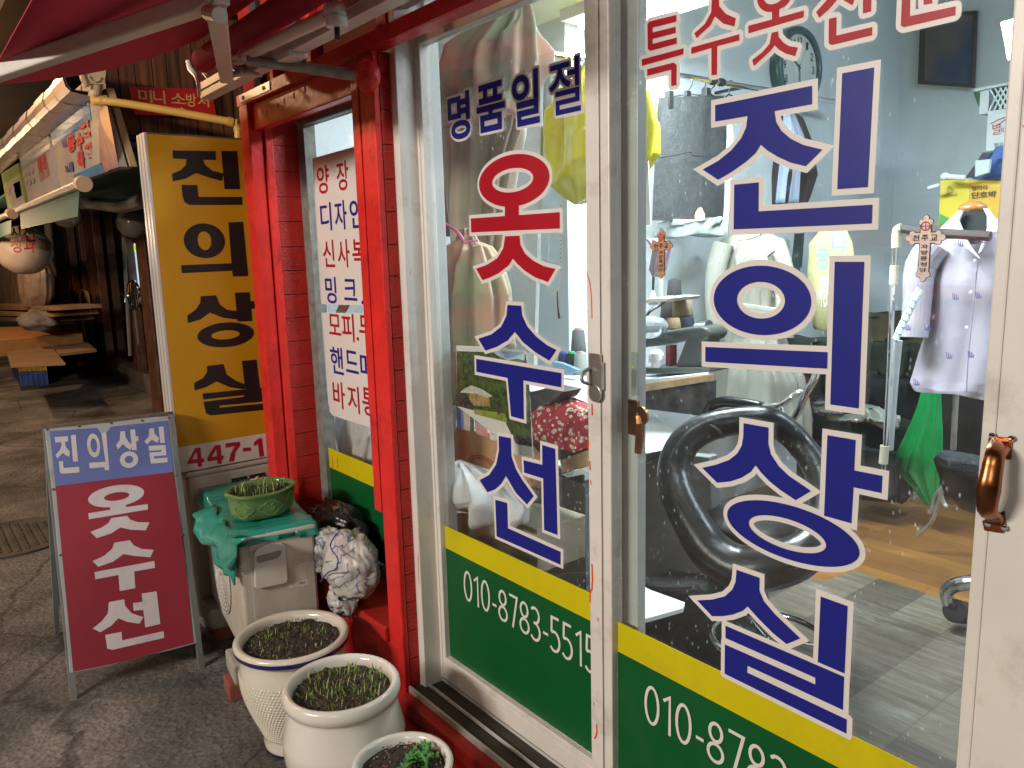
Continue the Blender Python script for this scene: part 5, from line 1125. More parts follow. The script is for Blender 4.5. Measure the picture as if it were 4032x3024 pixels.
for a, c in (((392, 396), (412, 398)), ((895, 477), (918, 482)), ((937, 500), (938, 520))): pi.tube([PX(*a, -3.76 if a[0] < 500 else -3.545), PX(*c, -3.755 if a[0] < 500 else -3.54)], .0195, pv, n=18)
tag(pi.build('drain_pipe', None), 'cream drain pipe elbowing down behind the yellow sign box', 'pipe')
# red direction sign
rs = MB(); RSF = FX(-3.94); rc = [(509, 340), (835, 352), (852, 458), (532, 452)]
rs.slab([RSF.at(*RSF.hit(*p)) for p in rc], (-.006, 0, 0), mat('red_sign_face', (.50, .012, .012), .4, var=.06))
o = rs.build('direction_sign', None, bevel=.001); tag(o, 'small red sign with pale Korean letters and arrow on the plank wall', 'sign')
wl_ = MB(); om_ = mat('sign_cream', (.70, .42, .16), .45)
for ch, x0, x1, y0, y1 in (('미', 545, 598, 353, 403), ('니', 604, 650, 356, 408), ('소', 674, 730, 368, 408), ('방', 733, 773, 368, 420), ('서', 778, 822, 378, 420)): glyph(wl_, RSF, ch, x0, x1, y0, y1, om_, .0008, .01)
shape(wl_, RSF, [(690, 424), (712, 427), (711, 420), (736, 436), (700, 444), (709, 434), (690, 430)], om_, .0008)
wl_.build('lettering', o)

# banners on the neighbouring front
def banner(label, px, base, blobs, seed, y=.80, cat='banner'):
    fr = FY(y); b = MB(); b.slab([fr.at(*fr.hit(*p)) for p in px], (0, .03, 0), base); o = b.build('shop_banner', None); tag(o, label, cat, 'banners along the neighbouring front')
    w = MB(); rg = random.Random(seed)
    for m, pts in blobs: shape(w, fr, pts, m, .002)
    w.build('printing', o); return o
bB = mat('banner_blue', (.05, .20, .38), .35, var=.3, vs=3, coat=.4); bW = mat('banner_white', (.50, .44, .38), .3, var=.15, vs=5, coat=.5, bump=.5, bs=9); bG = mat('banner_green', (.22, .26, .06), .4, var=.3)
bR = mat('banner_red', (.55, .03, .05), .35, var=.1); bN = mat('banner_navy', (.05, .06, .22), .4); bP = mat('banner_pink', (.42, .22, .20), .3, var=.2, vs=12, bump=.4, bs=20, coat=.5)
o = banner('blue and white shop banner with red Korean letters, nearest under the gutter', [(197, 512), (390, 372), (470, 655), (240, 745)], bW, [(bB, [(200, 510), (350, 395), (362, 470), (330, 500), (250, 545), (215, 562)]), (bB, [(290, 690), (400, 640), (412, 675), (300, 722)]), (bP, [(385, 400), (425, 420), (468, 650), (415, 680), (395, 640)])], 1)
w = MB(); fr = FY(.797)
for ch, x0, x1, y0, y1, m in (('일', 246, 262, 548, 580, bN), ('등', 266, 300, 530, 600, bR), ('수', 302, 330, 520, 592, bR), ('점', 318, 355, 478, 560, bR), ('정', 338, 362, 560, 640, bR), ('육', 306, 334, 590, 665, bR), ('내', 260, 290, 640, 682, bN)): glyph(w, fr, ch, x0, x1, y0, y1, m, .004, .05)
w.build('lettering', o)
def rows(mb, fr, x0, x1, y0, y1, n, ch, m, slope):
    k = len(ch)
    for i, c in enumerate(ch):
        a = x0 + (x1 - x0) * i / k; glyph(mb, fr, c, a, a + (x1 - x0) / k * .85, y0 + slope * (a - x0), y1 + slope * (a - x0), m, .003, .03)
o = banner('crumpled cream banner covered with clear film, second under the gutter', [(72, 602), (188, 525), (222, 760), (118, 812)], bW, [(bP, [(145, 632), (180, 605), (196, 690), (160, 715)])], 2)
w = MB(); rows(w, fr, 92, 135, 676, 700, 3, '전복죽', mat('faded_print', (.2, .16, .15), .6), -.5); rows(w, fr, 98, 140, 712, 735, 3, '해물탕', MATS['faded_print'], -.45); rows(w, fr, 148, 182, 618, 680, 2, '생선', bR, -.8); w.build('lettering', o)
o = banner('small green and cream banner, farthest under the gutter', [(4, 685), (70, 642), (102, 812), (34, 838)], bG, [(bW, [(25, 722), (75, 700), (98, 795), (48, 822)]), (bP, [(52, 725), (78, 712), (88, 770), (66, 782)])], 3)
w = MB(); rows(w, fr, 30, 62, 740, 770, 2, '전골', mat('faded_print', (.2, .16, .15), .6), -.5); w.build('lettering', o)
quick_post = quick('banner_board', lambda b: b.slab([PY(*p, .84) for p in ((388, 362), (420, 345), (512, 655), (468, 668))], (0, .03, 0), mat('cream_board', (.50, .36, .20), .6, var=.08)), None, bevel=.003)
tag(quick_post, 'upright cream board at the near end of the shop banners', 'board')
# teal awnings
tealc = mat('teal_awning_cloth', (.008, .085, .068), .6, var=.2, vs=6, bump=.1, bs=60)
def tawn(label, a, b_, c, d, e1, e2):
    t = thing('folded_awning', label, 'awning', PY(*a, .78), 'teal awnings under the banners')
    quick('valance', lambda b: b.slab([PY(*p, .78) for p in (a, b_, c, d)], (0, .006, 0), tealc), t)
    quick('front_bar', lambda b: (b.tube([PY(*e1, .77), PY(*e2, .77)], .022, mat('awning_bar', (.46, .40, .34), .4, metal=.3), n=12)), t)
    quick('end_cap', lambda b: b.tube([PY(*e2, .765), PY(e2[0] + 10, e2[1] + 3, .765)], .036, mat('bar_end_cap', (.56, .36, .22), .5), n=20), t)
    return t
tawn('teal folded awning nearest below the blue banner', (78, 835), (313, 740), (306, 852), (82, 903), (72, 828), (322, 722))
tawn('teal folded awning farther up the lane, cut by the left edge', (-60, 905), (44, 865), (44, 918), (-60, 960), (-70, 890), (40, 840))
quick_m = quick('awning_underside', lambda b: b.box(-9.2, -4.3, .82, 2.2, 2.02, 2.04, tealc), gb)

# globe lamps, hanging vinyl, stall goods
globe = mat('milky_globe', (.36, .32, .27), .2, var=.05, coat=.5)
for i, (px, py, r, y, lab) in enumerate(((522, 878, 66, 1.7, 'large unlit milky globe lamp by the yellow sign box'), (262, 845, 60, 1.7, 'unlit milky globe lamp below the teal awning'))):
    c = PY(px, py, y); rr = r * (abs(c.x) * .78 + c.y * .6) / FOC * .9
    t = thing('globe_lamp', lab, 'lamp', c, 'globe lamps along the lane')
    quick('globe', lambda b: blob(b, c, (rr, rr, rr * .95), globe, 1, 0, 3, 32, 20), t, smooth=True)
    quick('cap', lambda b: b.lathe([(rr * .5, rr * .8), (rr * .3, rr * 1.25), (.0, rr * 1.3)], c, darkw, n=20), t)
c = PY(95, 985, 1.05); rr = .24
lt = thing('paper_lantern', 'round cream lantern with red Korean letters over the stall', 'lantern', c)
quick('globe', lambda b: blob(b, c, (rr, rr, rr * .95), mat('lantern_skin', (.50, .40, .32), .5, var=.1), 2, .02, 3, 36, 24), lt, smooth=True)
w = MB()
for ch, px, py, m in (('청', 76, 965, bR), ('과', 130, 963, bR), ('신', 76, 922, MATS['black_plastic']), ('선', 128, 918, MATS['black_plastic'])):
    q = PY(px, py, c.y - rr * .8); fr = Fr(q, (.83, .55, 0), (0, 0, 1), (.55, -.83, 0)); rect_text(w, fr, ch, -.055, .055, -.06, .06, m, .03, .02)
w.build('lettering', lt)
film = mat('plastic_film', (.46, .34, .25), .25, var=.35, vs=5, bump=.7, bs=7, coat=.5, dirt=(.20, .11, .06), dirtamt=.6, dirts=3)
def pane(b): b.slab([PY(*p, 1.5) for p in ((-60, 985), (120, 985), (165, 1215), (-60, 1240))], (0, .02, 0), film)
tag(quick('plastic_curtain', pane), 'warm lit clear plastic curtain of the produce stall', 'curtain')
def hangp(b): loft(b, [(985, 118, 150), (1080, 112, 172), (1160, 120, 176), (1205, 122, 168), (1222, 128, 155)], 1.45, mat('rolled_film', (.50, .38, .29), .3, bump=.6, bs=10, coat=.4, var=.3), .25, 9, .10)
tag(quick('rolled_film', hangp, None, smooth=True), 'gathered clear plastic hanging at the stall corner', 'plastic film')
# stall tables and crates
st = thing('stall_table', 'low produce table with orange cloth up the lane', 'table', PZ(170, 1440, 0))
orange = mat('orange_cloth', (.46, .22, .06), .6, var=.12); cardb = mat('cardboard', (.30, .18, .095), .8, var=.12, vs=5)
tz = .62
a = PZ(-40, 1340, tz); b2 = PZ(325, 1312, tz); c_ = PZ(290, 1275, tz); d_ = PZ(-40, 1290, tz)
quick('table_top', lambda b: b.slab([a, b2, c_, d_], (0, 0, -.20), orange), st, bevel=.01)
for p in (b2, a, c_): quick('leg', lambda b: b.box(p.x - .5, p.x - .43, p.y - .03, p.y + .04, 0, tz - .2, darkw), st)
ct = thing('market_crate', 'blue and yellow stacked produce crate with cardboard lid in the lane', 'crate', PZ(120, 1518, 0))
q0 = PZ(85, 1518, 0); q1 = PZ(188, 1515, 0); uu = (q1 - q0); nn = Vector((-1, 0, 0)) * .9
cb = mat('blue_crate', (.06, .12, .42), .4, var=.15); cy = mat('yellow_crate', (.60, .33, .03), .45)
def crate(b, z0, z1, m, ri):
    b.slab([q0 + Vector((0, 0, z0)), q1 + Vector((0, 0, z0)), q1 + Vector((0, 0, z1)), q0 + Vector((0, 0, z1))], nn, m)
    for k in range(ri + 1):
        t = q0 + uu * (k / ri); b.slab([t + Vector((.02, -.01, z0)), t + uu * .03 + Vector((.02, 0, z0)), t + uu * .03 + Vector((.02, 0, z1)), t + Vector((.02, -.01, z1))], (-.03, 0, 0), m)
    b.slab([q0 + Vector((.03, 0, z1 - .035)), q1 + Vector((.03, 0, z1 - .035)), q1 + Vector((.03, 0, z1)), q0 + Vector((.03, 0, z1))], (-.04, 0, 0), m)
quick('lower_crate', lambda b: crate(b, 0, .17, cb, 5), ct); quick('middle_crate', lambda b: crate(b, .175, .27, cy, 5), ct); quick('upper_crate', lambda b: crate(b, .275, .46, cb, 5), ct)
tag(quick('cardboard_sheet', lambda b: b.slab([PZ(42, 1440, .52), PZ(257, 1430, .52), PZ(200, 1362, .52), PZ(26, 1385, .52)], (0, 0, -.02), cardb)), 'flat brown cardboard sheet laid over the blue crates', 'cardboard')
tag(quick('cardboard_sheet', lambda b: b.slab([PZ(232, 1392, .52), PZ(380, 1375, .52), PZ(345, 1348, .52), PZ(208, 1362, .52)], (0, 0, -.03), cardb)), 'flat brown cardboard sheet behind, next to the leaning pole', 'cardboard')
tag(quick('dark_crate', lambda b: b.slab([PZ(240, 1475, 0), PZ(375, 1440, 0), PZ(340, 1400, 0), PZ(205, 1420, 0)], (0, 0, .48), mat('dark_crate_plastic', (.02, .022, .02), .5, var=.3))), 'dark crate in the shade under the second cardboard sheet', 'crate')
tag(quick('leaning_pole', lambda b: b.tube([PZ(355, 1428, 0.02), PY(338, 1350, 1.85), PY(308, 1165, 2.0)], .022, steel, n=8)), 'thin grey pole leaning against the stall table', 'pole')
tag(quick('white_down_pipe', lambda b: b.tube([PY(188, 880, 1.9), PY(205, 1050, 1.9), PY(240, 1272, 1.9)], .05, mat('dirty_white_pipe', (.40, .34, .29), .6, var=.2), n=10)), 'dirty white pipe running down beside the stall curtain', 'pipe')
ys_ = mat('yellow_sticker', (.62, .50, .08), .5, var=.1)
tag(quick('menu_sheet', lambda b: (b.slab([PY(*p, 2.1) for p in ((318, 1138), (345, 1150), (368, 1295), (338, 1290))], (0, .01, 0), ys_), b.slab([PY(*p, 2.095) for p in ((330, 1190), (343, 1195), (356, 1262), (340, 1255))], (0, .003, 0), bP))), 'yellow printed sheet taped to the brown shop front', 'poster')
glow = emis('far_window_glow', (.55, .80, 1.0), .9)
def reflw(b):
    b.slab([PY(*p, 2.24) for p in ((520, 960), (545, 955), (560, 1190), (490, 1190), (500, 1100), (525, 1090))], (0, .01, 0), glow)
    b.slab([PY(*p, 2.235) for p in ((521, 968), (545, 968), (545, 985), (521, 987))], (0, .004, 0), emis('green_lit_sign', (.5, .9, .02), .8))
tag(quick('lit_shop_window', reflw), 'small bright lit window seen past the globe lamp', 'window')
def chairg(b):
    c = PY(527, 1160, 2.1)
    for k in (-1, -.5, 0, .5, 1): b.tube([c + Vector((k * .18 * 1.0, 0, -.16)), c + Vector((k * .22, 0, .02)), c + Vector((k * .12, 0, .14))], .011, chrome, n=6)
    b.tube([c + Vector((.28 * cos(t), 0, .16 * sin(t) - .01)) for t in [2 * PI * i / 20 for i in range(20)]], .016, chrome, n=6, closed=True); b.tube([c + Vector((0, 0, -.16)), c + Vector((0, 0, -.55))], .02, steel, n=6)
tag(quick('wire_chair', chairg), 'round backed metal wire chair by the lit shop window', 'chair')
def pallets(b):
    for k, (y0, y1) in enumerate(((1200, 1222), (1226, 1246), (1250, 1268))):
        b.slab([PY(*p, 1.35) for p in ((-40, y0 - 4), (200 - k * 12, y0 + 8), (205 - k * 10, y1 + 2), (-40, y1 - 2))], (0, .5, 0), mat('pallet_wood_%d' % k, ((.30, .17, .08), (.36, .22, .08), (.22, .12, .06))[k], .8, var=.3, vs=6))
tag(quick('wooden_pallet_stack', pallets, bevel=.01), 'stacked wooden trays on the stall behind the orange table', 'tray stack')
tag(quick('grey_sack', lambda b: blob(b, PY(150, 1262, 1.30), (.45, .2, .12), mat('grey_sacking', (.22, .20, .19), .8, var=.3), 3, .2, 3, 28, 18), smooth=True), 'low grey sack heap on the orange table', 'sack')
tag(quick('shop_front_trim', lambda b: b.tube([PY(482, 860, 2.1), PY(512, 1400, 2.1)], .02, mat('trim_grey', (.34, .31, .28), .5), n=6)), 'pale vertical door trim on the brown shop front', 'trim')
# far end of the lane
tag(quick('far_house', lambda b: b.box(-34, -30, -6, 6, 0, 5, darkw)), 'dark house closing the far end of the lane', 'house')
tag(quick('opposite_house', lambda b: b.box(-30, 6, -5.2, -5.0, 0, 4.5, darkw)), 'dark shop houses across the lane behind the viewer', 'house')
# stall across the lane, mirrored in the door glass
bl = thing('hanging_bulb', 'glowing bare bulb of a stall, mirrored in the glass over the dark skirt', 'light bulb', (-3.85, -2.5, 1.7))
vb = PY(2755, 845, 4.9); bc = Vector((vb.x, 2.4 - 4.9, vb.z))
quick('bulb', lambda b: b.lathe([(0, -.045), (.026, -.038), (.036, -.015), (.034, .006), (.018, .032), (.013, .05)], bc, emis('bulb_glow', (1, .60, .28), 70), n=20), bl, smooth=True)
quick('cord', lambda b: b.tube([bc + Vector((0, 0, .06)), bc + Vector((0, 0, 1.2))], .006, blk, n=6), bl)
va = PY(3420, 1045, 5.6); vc = PY(3660, 1045, 5.6); bz_ = va.z; X0, X1 = vc.x, va.x
sb = thing('stall_banner', 'white price banner with red stripes across the lane, mirrored in the glass', 'banner', (X1, -3.2, 1.5))
h_ = .13
yb_ = 2.4 - 5.6
litw = mat('lit_banner_white', (.8, .82, .8), .6); litr = mat('lit_banner_red', (.75, .08, .03), .6)
quick('sheet', lambda b: (b.box(X1 - .2, X0 + .5, yb_, yb_ + .01, bz_ - h_, bz_ + h_, litw), b.box(X1 - .2, X0 + .5, yb_, yb_ + .01, bz_ + h_ + .001, bz_ + h_ + .10, litr), b.box(X1 - .2, X0 + .5, yb_, yb_ + .01, bz_ - h_ - .10, bz_ - h_ - .001, litr)), sb)
w = MB(); fr = Fr(((X0 + X1) / 2, yb_ + .012, bz_), (-1, 0, 0), (0, 0, 1), (0, 1, 0)); rect_text(w, fr, '9 마리 10', -.55, .45, -.08, .08, mat('banner_ink', (.02, .06, .04), .5), .002, .03); w.build('lettering', sb)
area('stall_strip_light', (X0, yb_ + .7, bz_ + .9), (X0, yb_, bz_), .8, .1, 14, (1, .95, .85))
def ost(b):
    b.box(-5.2, -1.2, -3.9, -3.1, 0, .85, mat('stall_front', (.035, .05, .03), .7, var=.6, vs=3)); rg = random.Random(3)
    for _ in range(46): 
        c = Vector((rg.uniform(-5, -1.4), rg.uniform(-3.8, -3.2), .9)); blob(b, c, (rg.uniform(.05, .14),) * 3, rg.choice((mat('veg_green', (.08, .20, .04), .6), mat('veg_yellow', (.55, .38, .03), .5), mat('veg_red', (.35, .05, .03), .5), mat('veg_pale', (.45, .45, .35), .6))), rg.random(), .1, 3, 10, 8)
o = quick('vegetable_stall', ost); tag(o, 'dark vegetable stall across the lane, mirrored in the lower door glass', 'market stall')
# ------------------------------------------------------------------ inside the tailor's room
def lamp(b, x, y, l):
    b.box(x - l / 2, x + l / 2, y - .17, y + .17, 2.405, 2.449, mat('lamp_white', (.7, .7, .7), .4)); b.tube([(x, y, 2.449), (x, y, 3.2)], .008, MATS['lamp_white'], n=8)
    for k in (-.08, .08): b.box(x - l / 2 + .03, x + l / 2 - .03, y + k - .02, y + k + .02, 2.385, 2.404, emis('tube_glow', (.9, .97, 1), 22))
for x, y, l, t_ in ((-2.05, 2.45, 1.0, 'bright hanging light fitting at the top left of the right door'),):
    o = quick('ceiling_light', lambda b: lamp(b, x, y, l)); tag(o, t_, 'light')
def S(pts, y, off=.012): return [PY(*p, y) for p in pts], (0, off, 0)
def flatthing(name, label, cat, pts, y, m, off=.012, group=None, **k):
    o = quick(name, lambda b: b.slab([PY(*p, y) for p in pts], (0, off, 0), m), **k); return tag(o, label, cat, group)
# rail on the wall
def rail(b):
    b.tube([(-2.42, 1.95, 2.236), (-2.42, 4.25, 2.236)], .0125, chrome, n=12)
    for y in (2.75, 3.35): b.tube([(-2.6, y, 2.236), (-2.42, y, 2.236)], .008, blk, n=8); 
    for y in (2.0, 3.1, 3.16, 4.2): b.lathe([(.014, -.02), (.019, -.01), (.019, .01), (.014, .02)], (-2.42, y, 2.236), blk, n=14, M=Matrix.Rotation(PI / 2, 3, 'X'))
    b.tube([(-2.42, 4.25, 2.236), (-2.42, 4.28, 2.236)], .02, mat('rail_end', (.25, .06, .05), .5), n=12)
tag(quick('clothes_rail', rail), 'chrome clothes rail along the left wall holding the dark skirt', 'clothes rail')
# skirt on clip hanger
wool = mat('charcoal_wool', (.028, .032, .034), .9, var=.3, vs=45, bump=.3, bs=120, dirt=(.06, .065, .065), dirtamt=.5, dirts=30)
sk = thing('skirt', 'dark grey wool skirt clipped to a hanger on the rail', 'skirt', PX(2720, 870, -2.38))
def skirt(b):
    from mathutils import noise
    n1, n2 = 30, 30; rows_ = [(385, 2594, 2850), (470, 2588, 2858), (600, 2580, 2862), (760, 2572, 2858), (868, 2568, 2848)]
    for side in (0, 1):
        V = []
        for i in range(n1 + 1):
            f = i / n1 * (len(rows_) - 1); k = min(int(f), len(rows_) - 2); u = f - k; py, xl, xr = (rows_[k][q] * (1 - u) + rows_[k + 1][q] * u for q in range(3))
            a = PX(xl, py, -2.38); c = PX(xr, py - 8 + i * .3, -2.38)
            for j in range(n2 + 1):
                t = j / n2; p = a * (1 - t) + c * t; bulge = .045 * sin(PI * t) * (.4 + .6 * i / n1) + .008 * noise.noise(Vector((t * 5, i * .1, 2)))
                V.append(p + Vector((bulge if side == 0 else -bulge * .4, 0, 0)))
        b.add(V, [(i * (n2 + 1) + j, i * (n2 + 1) + j + 1, (i + 1) * (n2 + 1) + j + 1, (i + 1) * (n2 + 1) + j) for i in range(n1) for j in range(n2)], wool)
quick('cloth', skirt, sk, smooth=True)
quick('seam', lambda b: b.tube([PX(2582, 622, -2.33), PX(2660, 612, -2.322), PX(2720, 598, -2.318), PX(2735, 614, -2.318), PX(2850, 612, -2.335)], .0022, blk, n=6), sk)
def hang(b):
    b.tube([PX(2700, 380, -2.39), PX(2706, 362, -2.39), PX(2722, 340, -2.41), PX(2726, 318, -2.42), PX(2716, 306, -2.43)], .0028, chrome, n=6)
    b.tube([PX(2615, 388, -2.385), PX(2705, 372, -2.385), PX(2790, 378, -2.385)], .003, chrome, n=6)
    for px, py in ((2630, 382), (2776, 368)): q = PX(px, py, -2.385); b.box(q.x - .008, q.x + .02, q.y - .014, q.y + .014, q.z - .05, q.z + .022, blk)
    q = PX(2706, 370, -2.385); b.box(q.x - .005, q.x + .01, q.y - .015, q.y + .015, q.z - .012, q.z + .012, blk)
quick('clip_hanger', hang, sk, bevel=.002)
for i, (px, lab) in enumerate(((2772, 'second wire hanger on the rail beside the skirt hanger'), (2808, 'third wire hanger on the rail right of the skirt'), (2880, 'farthest wire hanger on the rail near the clock'))):
    o = quick('wire_hanger', lambda b: (b.tube([PX(px - 10, 372, -2.39), PX(px - 8, 352, -2.4), PX(px + 4, 340, -2.42), PX(px + 6, 322, -2.425), PX(px - 6, 316, -2.43)], .003, chrome, n=6), b.tube([PX(px - 34, 398, -2.40), PX(px - 10, 372, -2.39), PX(px + 22, 396, -2.40)], .004, blk, n=6)))
    tag(o, lab, 'hanger', 'wire hangers on the rail')
# garments behind the big letters
jk = mat('dark_jacket', (.035, .028, .028), .8, var=.3); lb_ = mat('pale_blue_cloth', (.28, .34, .46), .7, var=.15); gy_ = mat('grey_cloth', (.10, .11, .13), .8)
tag(quick('jacket', lambda b: loft(b, [(440, 3080, 3120), (470, 3070, 3160), (560, 3040, 3190), (700, 2950, 3210), (800, 2945, 3175), (810, 2950, 3170)], 3.9, jk, .25, 7, .1), smooth=True), 'dark jacket hanging on the rail beyond the skirt', 'jacket')
tag(quick('blue_shirt', lambda b: loft(b, [(445, 3085, 3110), (540, 3080, 3130), (690, 3065, 3100), (800, 3055, 3090)], 3.62, lb_, .4, 5, .15), smooth=True), 'pale blue strip of cloth hanging over the dark jacket', 'cloth')
tag(quick('blue_scarf', lambda b: loft(b, [(450, 3115, 3130), (540, 3125, 3165), (690, 3120, 3150), (800, 3105, 3145)], 3.63, mat('slate_cloth', (.16, .19, .27), .7), .4, 5, .15), smooth=True), 'slate blue scarf next to the pale blue cloth', 'scarf')
wcl = mat('white_cloth', (.62, .66, .68), .7, var=.05); crc = mat('cream_cloth', (.52, .50, .42), .7, var=.1)
tag(quick('white_garment', lambda b: loft(b, [(470, 2866, 2880), (600, 2858, 2890), (760, 2850, 2876), (925, 2832, 2862)], 3.15, wcl, .4, 5, .12), smooth=True), 'long white garment hanging just right of the dark skirt', 'garment')
tag(quick('pressing_cloth', lambda b: loft(b, [(866, 2590, 2850), (890, 2586, 2846), (932, 2584, 2848)], 2.78, mat('sheer_cloth', (.22, .25, .26), .7, var=.15), .15, 9, .1), smooth=True), 'pale cloth hem showing under the dark skirt', 'cloth')
flatthing('paper_pattern', 'white paper pattern hung left of the dark skirt', 'paper', [(2536, 560), (2549, 560), (2562, 885), (2536, 886)], 2.3, wcl, .004)
# clock
ck = PX(3128, 270, -2.585); ct_ = thing('wall_clock', 'round wall clock with teal rim behind the red letters', 'clock', ck)
rimm = mat('teal_clock_rim', (.03, .09, .11), .35, coat=.4); facem = mat('clock_face', (.60, .64, .60), .5)
RX = Matrix.Rotation(PI / 2, 3, 'Y'); rc_ = .205
quick('case', lambda b: b.lathe([(rc_ * .82, .03), (rc_ * .84, .045), (rc_ * .93, .05), (rc_, .042), (rc_ * 1.03, .02), (rc_ * 1.02, -.012)], ck, rimm, 64, M=RX), ct_, smooth=True)
quick('dial', lambda b: b.lathe([(0, .028), (rc_ * .83, .028)], ck, facem, 64, M=RX), ct_)
def numbers(b):
    fr = Fr(ck + Vector((.0295, 0, 0)), (0, 1, 0), (0, 0, 1), (1, 0, 0)); ik = mat('clock_ink', (.02, .025, .03), .5)
    for h in range(1, 13):
        a = PI / 2 - h * PI / 6; x, y = rc_ * .66 * cos(a), rc_ * .66 * sin(a); w_ = .012 if h < 10 else .019; rect_text(b, fr, str(h), x - w_, x + w_, y - .020, y + .020, ik, 0, .01)
quick('numbers', numbers, ct_)
for L_, a, w_ in ((.085, 152, .007), (.115, -85, .006), (.12, 62, .002)): quick('hand', lambda b: put(b, Fr(ck + Vector((.0295, 0, 0)), (0, 1, 0), (0, 0, 1), (1, 0, 0)), ribbon([(-L_ * .15 * cos(math.radians(a)), -L_ * .15 * sin(math.radians(a))), (L_ * cos(math.radians(a)), L_ * sin(math.radians(a)))], w_), mat('clock_ink'), .003 + w_ * .1), ct_)
# framed picture at the back corner
pf = [(3622, 60), (3845, 40), (3832, 345), (3612, 330)]
fr_m = mat('dark_picture_frame', (.045, .035, .032), .5)
t = thing('framed_picture', 'dim framed picture high on the back wall', 'picture', PY(3720, 340, 5.1))
quick('frame', lambda b: b.slab([PY(*p, 5.15) for p in pf], (0, .03, 0), fr_m), t, bevel=.004)
def smudge(N, L, p, co):
    n = N.new('ShaderNodeTexNoise'); n.inputs['Scale'].default_value = 3.5; n.inputs['Detail'].default_value = 4; L.new(co, n.inputs[0]); r = N.new('ShaderNodeValToRGB')
    r.color_ramp.elements[0].position = .35; r.color_ramp.elements[0].color = (.02, .04, .11, 1); r.color_ramp.elements[1].position = .6; r.color_ramp.elements[1].color = (.10, .09, .085, 1); L.new(n.outputs['Fac'], r.inputs[0]); L.new(r.outputs[0], p.inputs['Base Color'])
nodes_mat('dim_picture', smudge, .4)
quick('print', lambda b: b.slab([PY(*p, 5.145) for p in ((3645, 75), (3830, 58), (3818, 330), (3640, 318))], (0, .003, 0), MATS['dim_picture']), t)

# plaid bundle hung in the left door
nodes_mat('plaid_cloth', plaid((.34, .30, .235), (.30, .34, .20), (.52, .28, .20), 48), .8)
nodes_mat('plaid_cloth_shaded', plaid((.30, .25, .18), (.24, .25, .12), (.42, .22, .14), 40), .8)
pl = thing('plaid_curtain', 'gathered pastel plaid curtain hanging behind the left door letters', 'curtain', PY(1900, 1400, 1.6))
quick('gathered_top', lambda b: loft(b, [(20, 1965, 2070), (110, 1870, 2085), (190, 1770, 2100), (270, 1750, 2115), (330, 1762, 2110), (380, 1785, 2080), (430, 1760, 2070), (470, 1800, 2050)], 1.55, MATS['plaid_cloth'], .40, 11, .22, n=160, sub=6, seed=4), pl, smooth=True)
quick('hanging_length', lambda b: loft(b, [(400, 1748, 2060), (520, 1768, 2042), (640, 1780, 2010), (800, 1782, 1985), (930, 1792, 1975), (1020, 1800, 1960), (1350, 1790, 1960), (1405, 1800, 1950)], 1.62, mat('sheer_beige', (.40, .35, .27), .75, var=.2, vs=5, bump=.1, bs=300), .35, 9, .26, n=150, sub=6, seed=2), pl, smooth=True)
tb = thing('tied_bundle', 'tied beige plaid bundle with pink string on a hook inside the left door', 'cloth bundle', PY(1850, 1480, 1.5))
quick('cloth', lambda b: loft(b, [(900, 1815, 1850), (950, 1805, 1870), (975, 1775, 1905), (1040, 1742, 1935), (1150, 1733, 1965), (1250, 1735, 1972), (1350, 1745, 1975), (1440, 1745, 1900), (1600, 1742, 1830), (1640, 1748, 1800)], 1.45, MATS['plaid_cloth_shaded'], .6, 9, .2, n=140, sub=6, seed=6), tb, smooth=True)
quick('neck_string', lambda b: b.tube([PY(1826, 958, 1.30), PY(1850, 950, 1.30), PY(1882, 948, 1.32)], .003, mat('pink_string', (.62, .16, .28), .5), n=6), tb)
quick('hanging_string', lambda b: (b.tube([PY(1742, 870, 1.4), PY(1760, 885, 1.4), PY(1800, 912, 1.4), PY(1826, 945, 1.36)], .0045, MATS['pink_string'], n=6), b.tube([PY(1722, 888, 1.4), PY(1752, 868, 1.4)], .003, blk, n=6)), tb)
tag(quick('maroon_cloth', lambda b: loft(b, [(390, 1738, 1770), (500, 1752, 1770), (700, 1750, 1778), (930, 1760, 1790)], 1.85, mat('maroon_cloth', (.12, .005, .02), .8, var=.2), .5, 5, .2), smooth=True), 'narrow maroon cloth behind the plaid curtain', 'cloth')
flatthing('wall_board', 'white painted strip of wall panel beside the plaid curtain', 'panel', [(2020, 500), (2130, 500), (2100, 1500), (2010, 1500)], 2.2, mat('panel_white', (.58, .60, .57), .6, var=.05), .02)
# yellow bag
yb = mat('lemon_plastic', (.52, .47, .03), .35, var=.10, vs=10, bump=.35, bs=18, coat=.3)
tag(quick('yellow_bag', lambda b: loft(b, [(205, 2330, 2370), (300, 2260, 2440), (420, 2178, 2550), (520, 2172, 2568), (640, 2175, 2555), (700, 2180, 2500), (745, 2215, 2420), (790, 2255, 2330), (805, 2265, 2290)], 2.25, yb, .5, 9, .16, n=120, sub=6, seed=9), smooth=True), 'bulging lemon yellow plastic bag hanging behind the meeting stiles', 'plastic bag')
foilm = mat('silver_foil_cloth', (.45, .47, .47), .22, metal=.8, var=.5, vs=40, bump=.9, bs=35)
flatthing('foil_garment', 'crinkled silver garment cover left of the yellow bag', 'garment cover', [(2140, 300), (2190, 268), (2185, 540), (2152, 560), (2138, 520)], 2.35, foilm, .05, smooth=False)
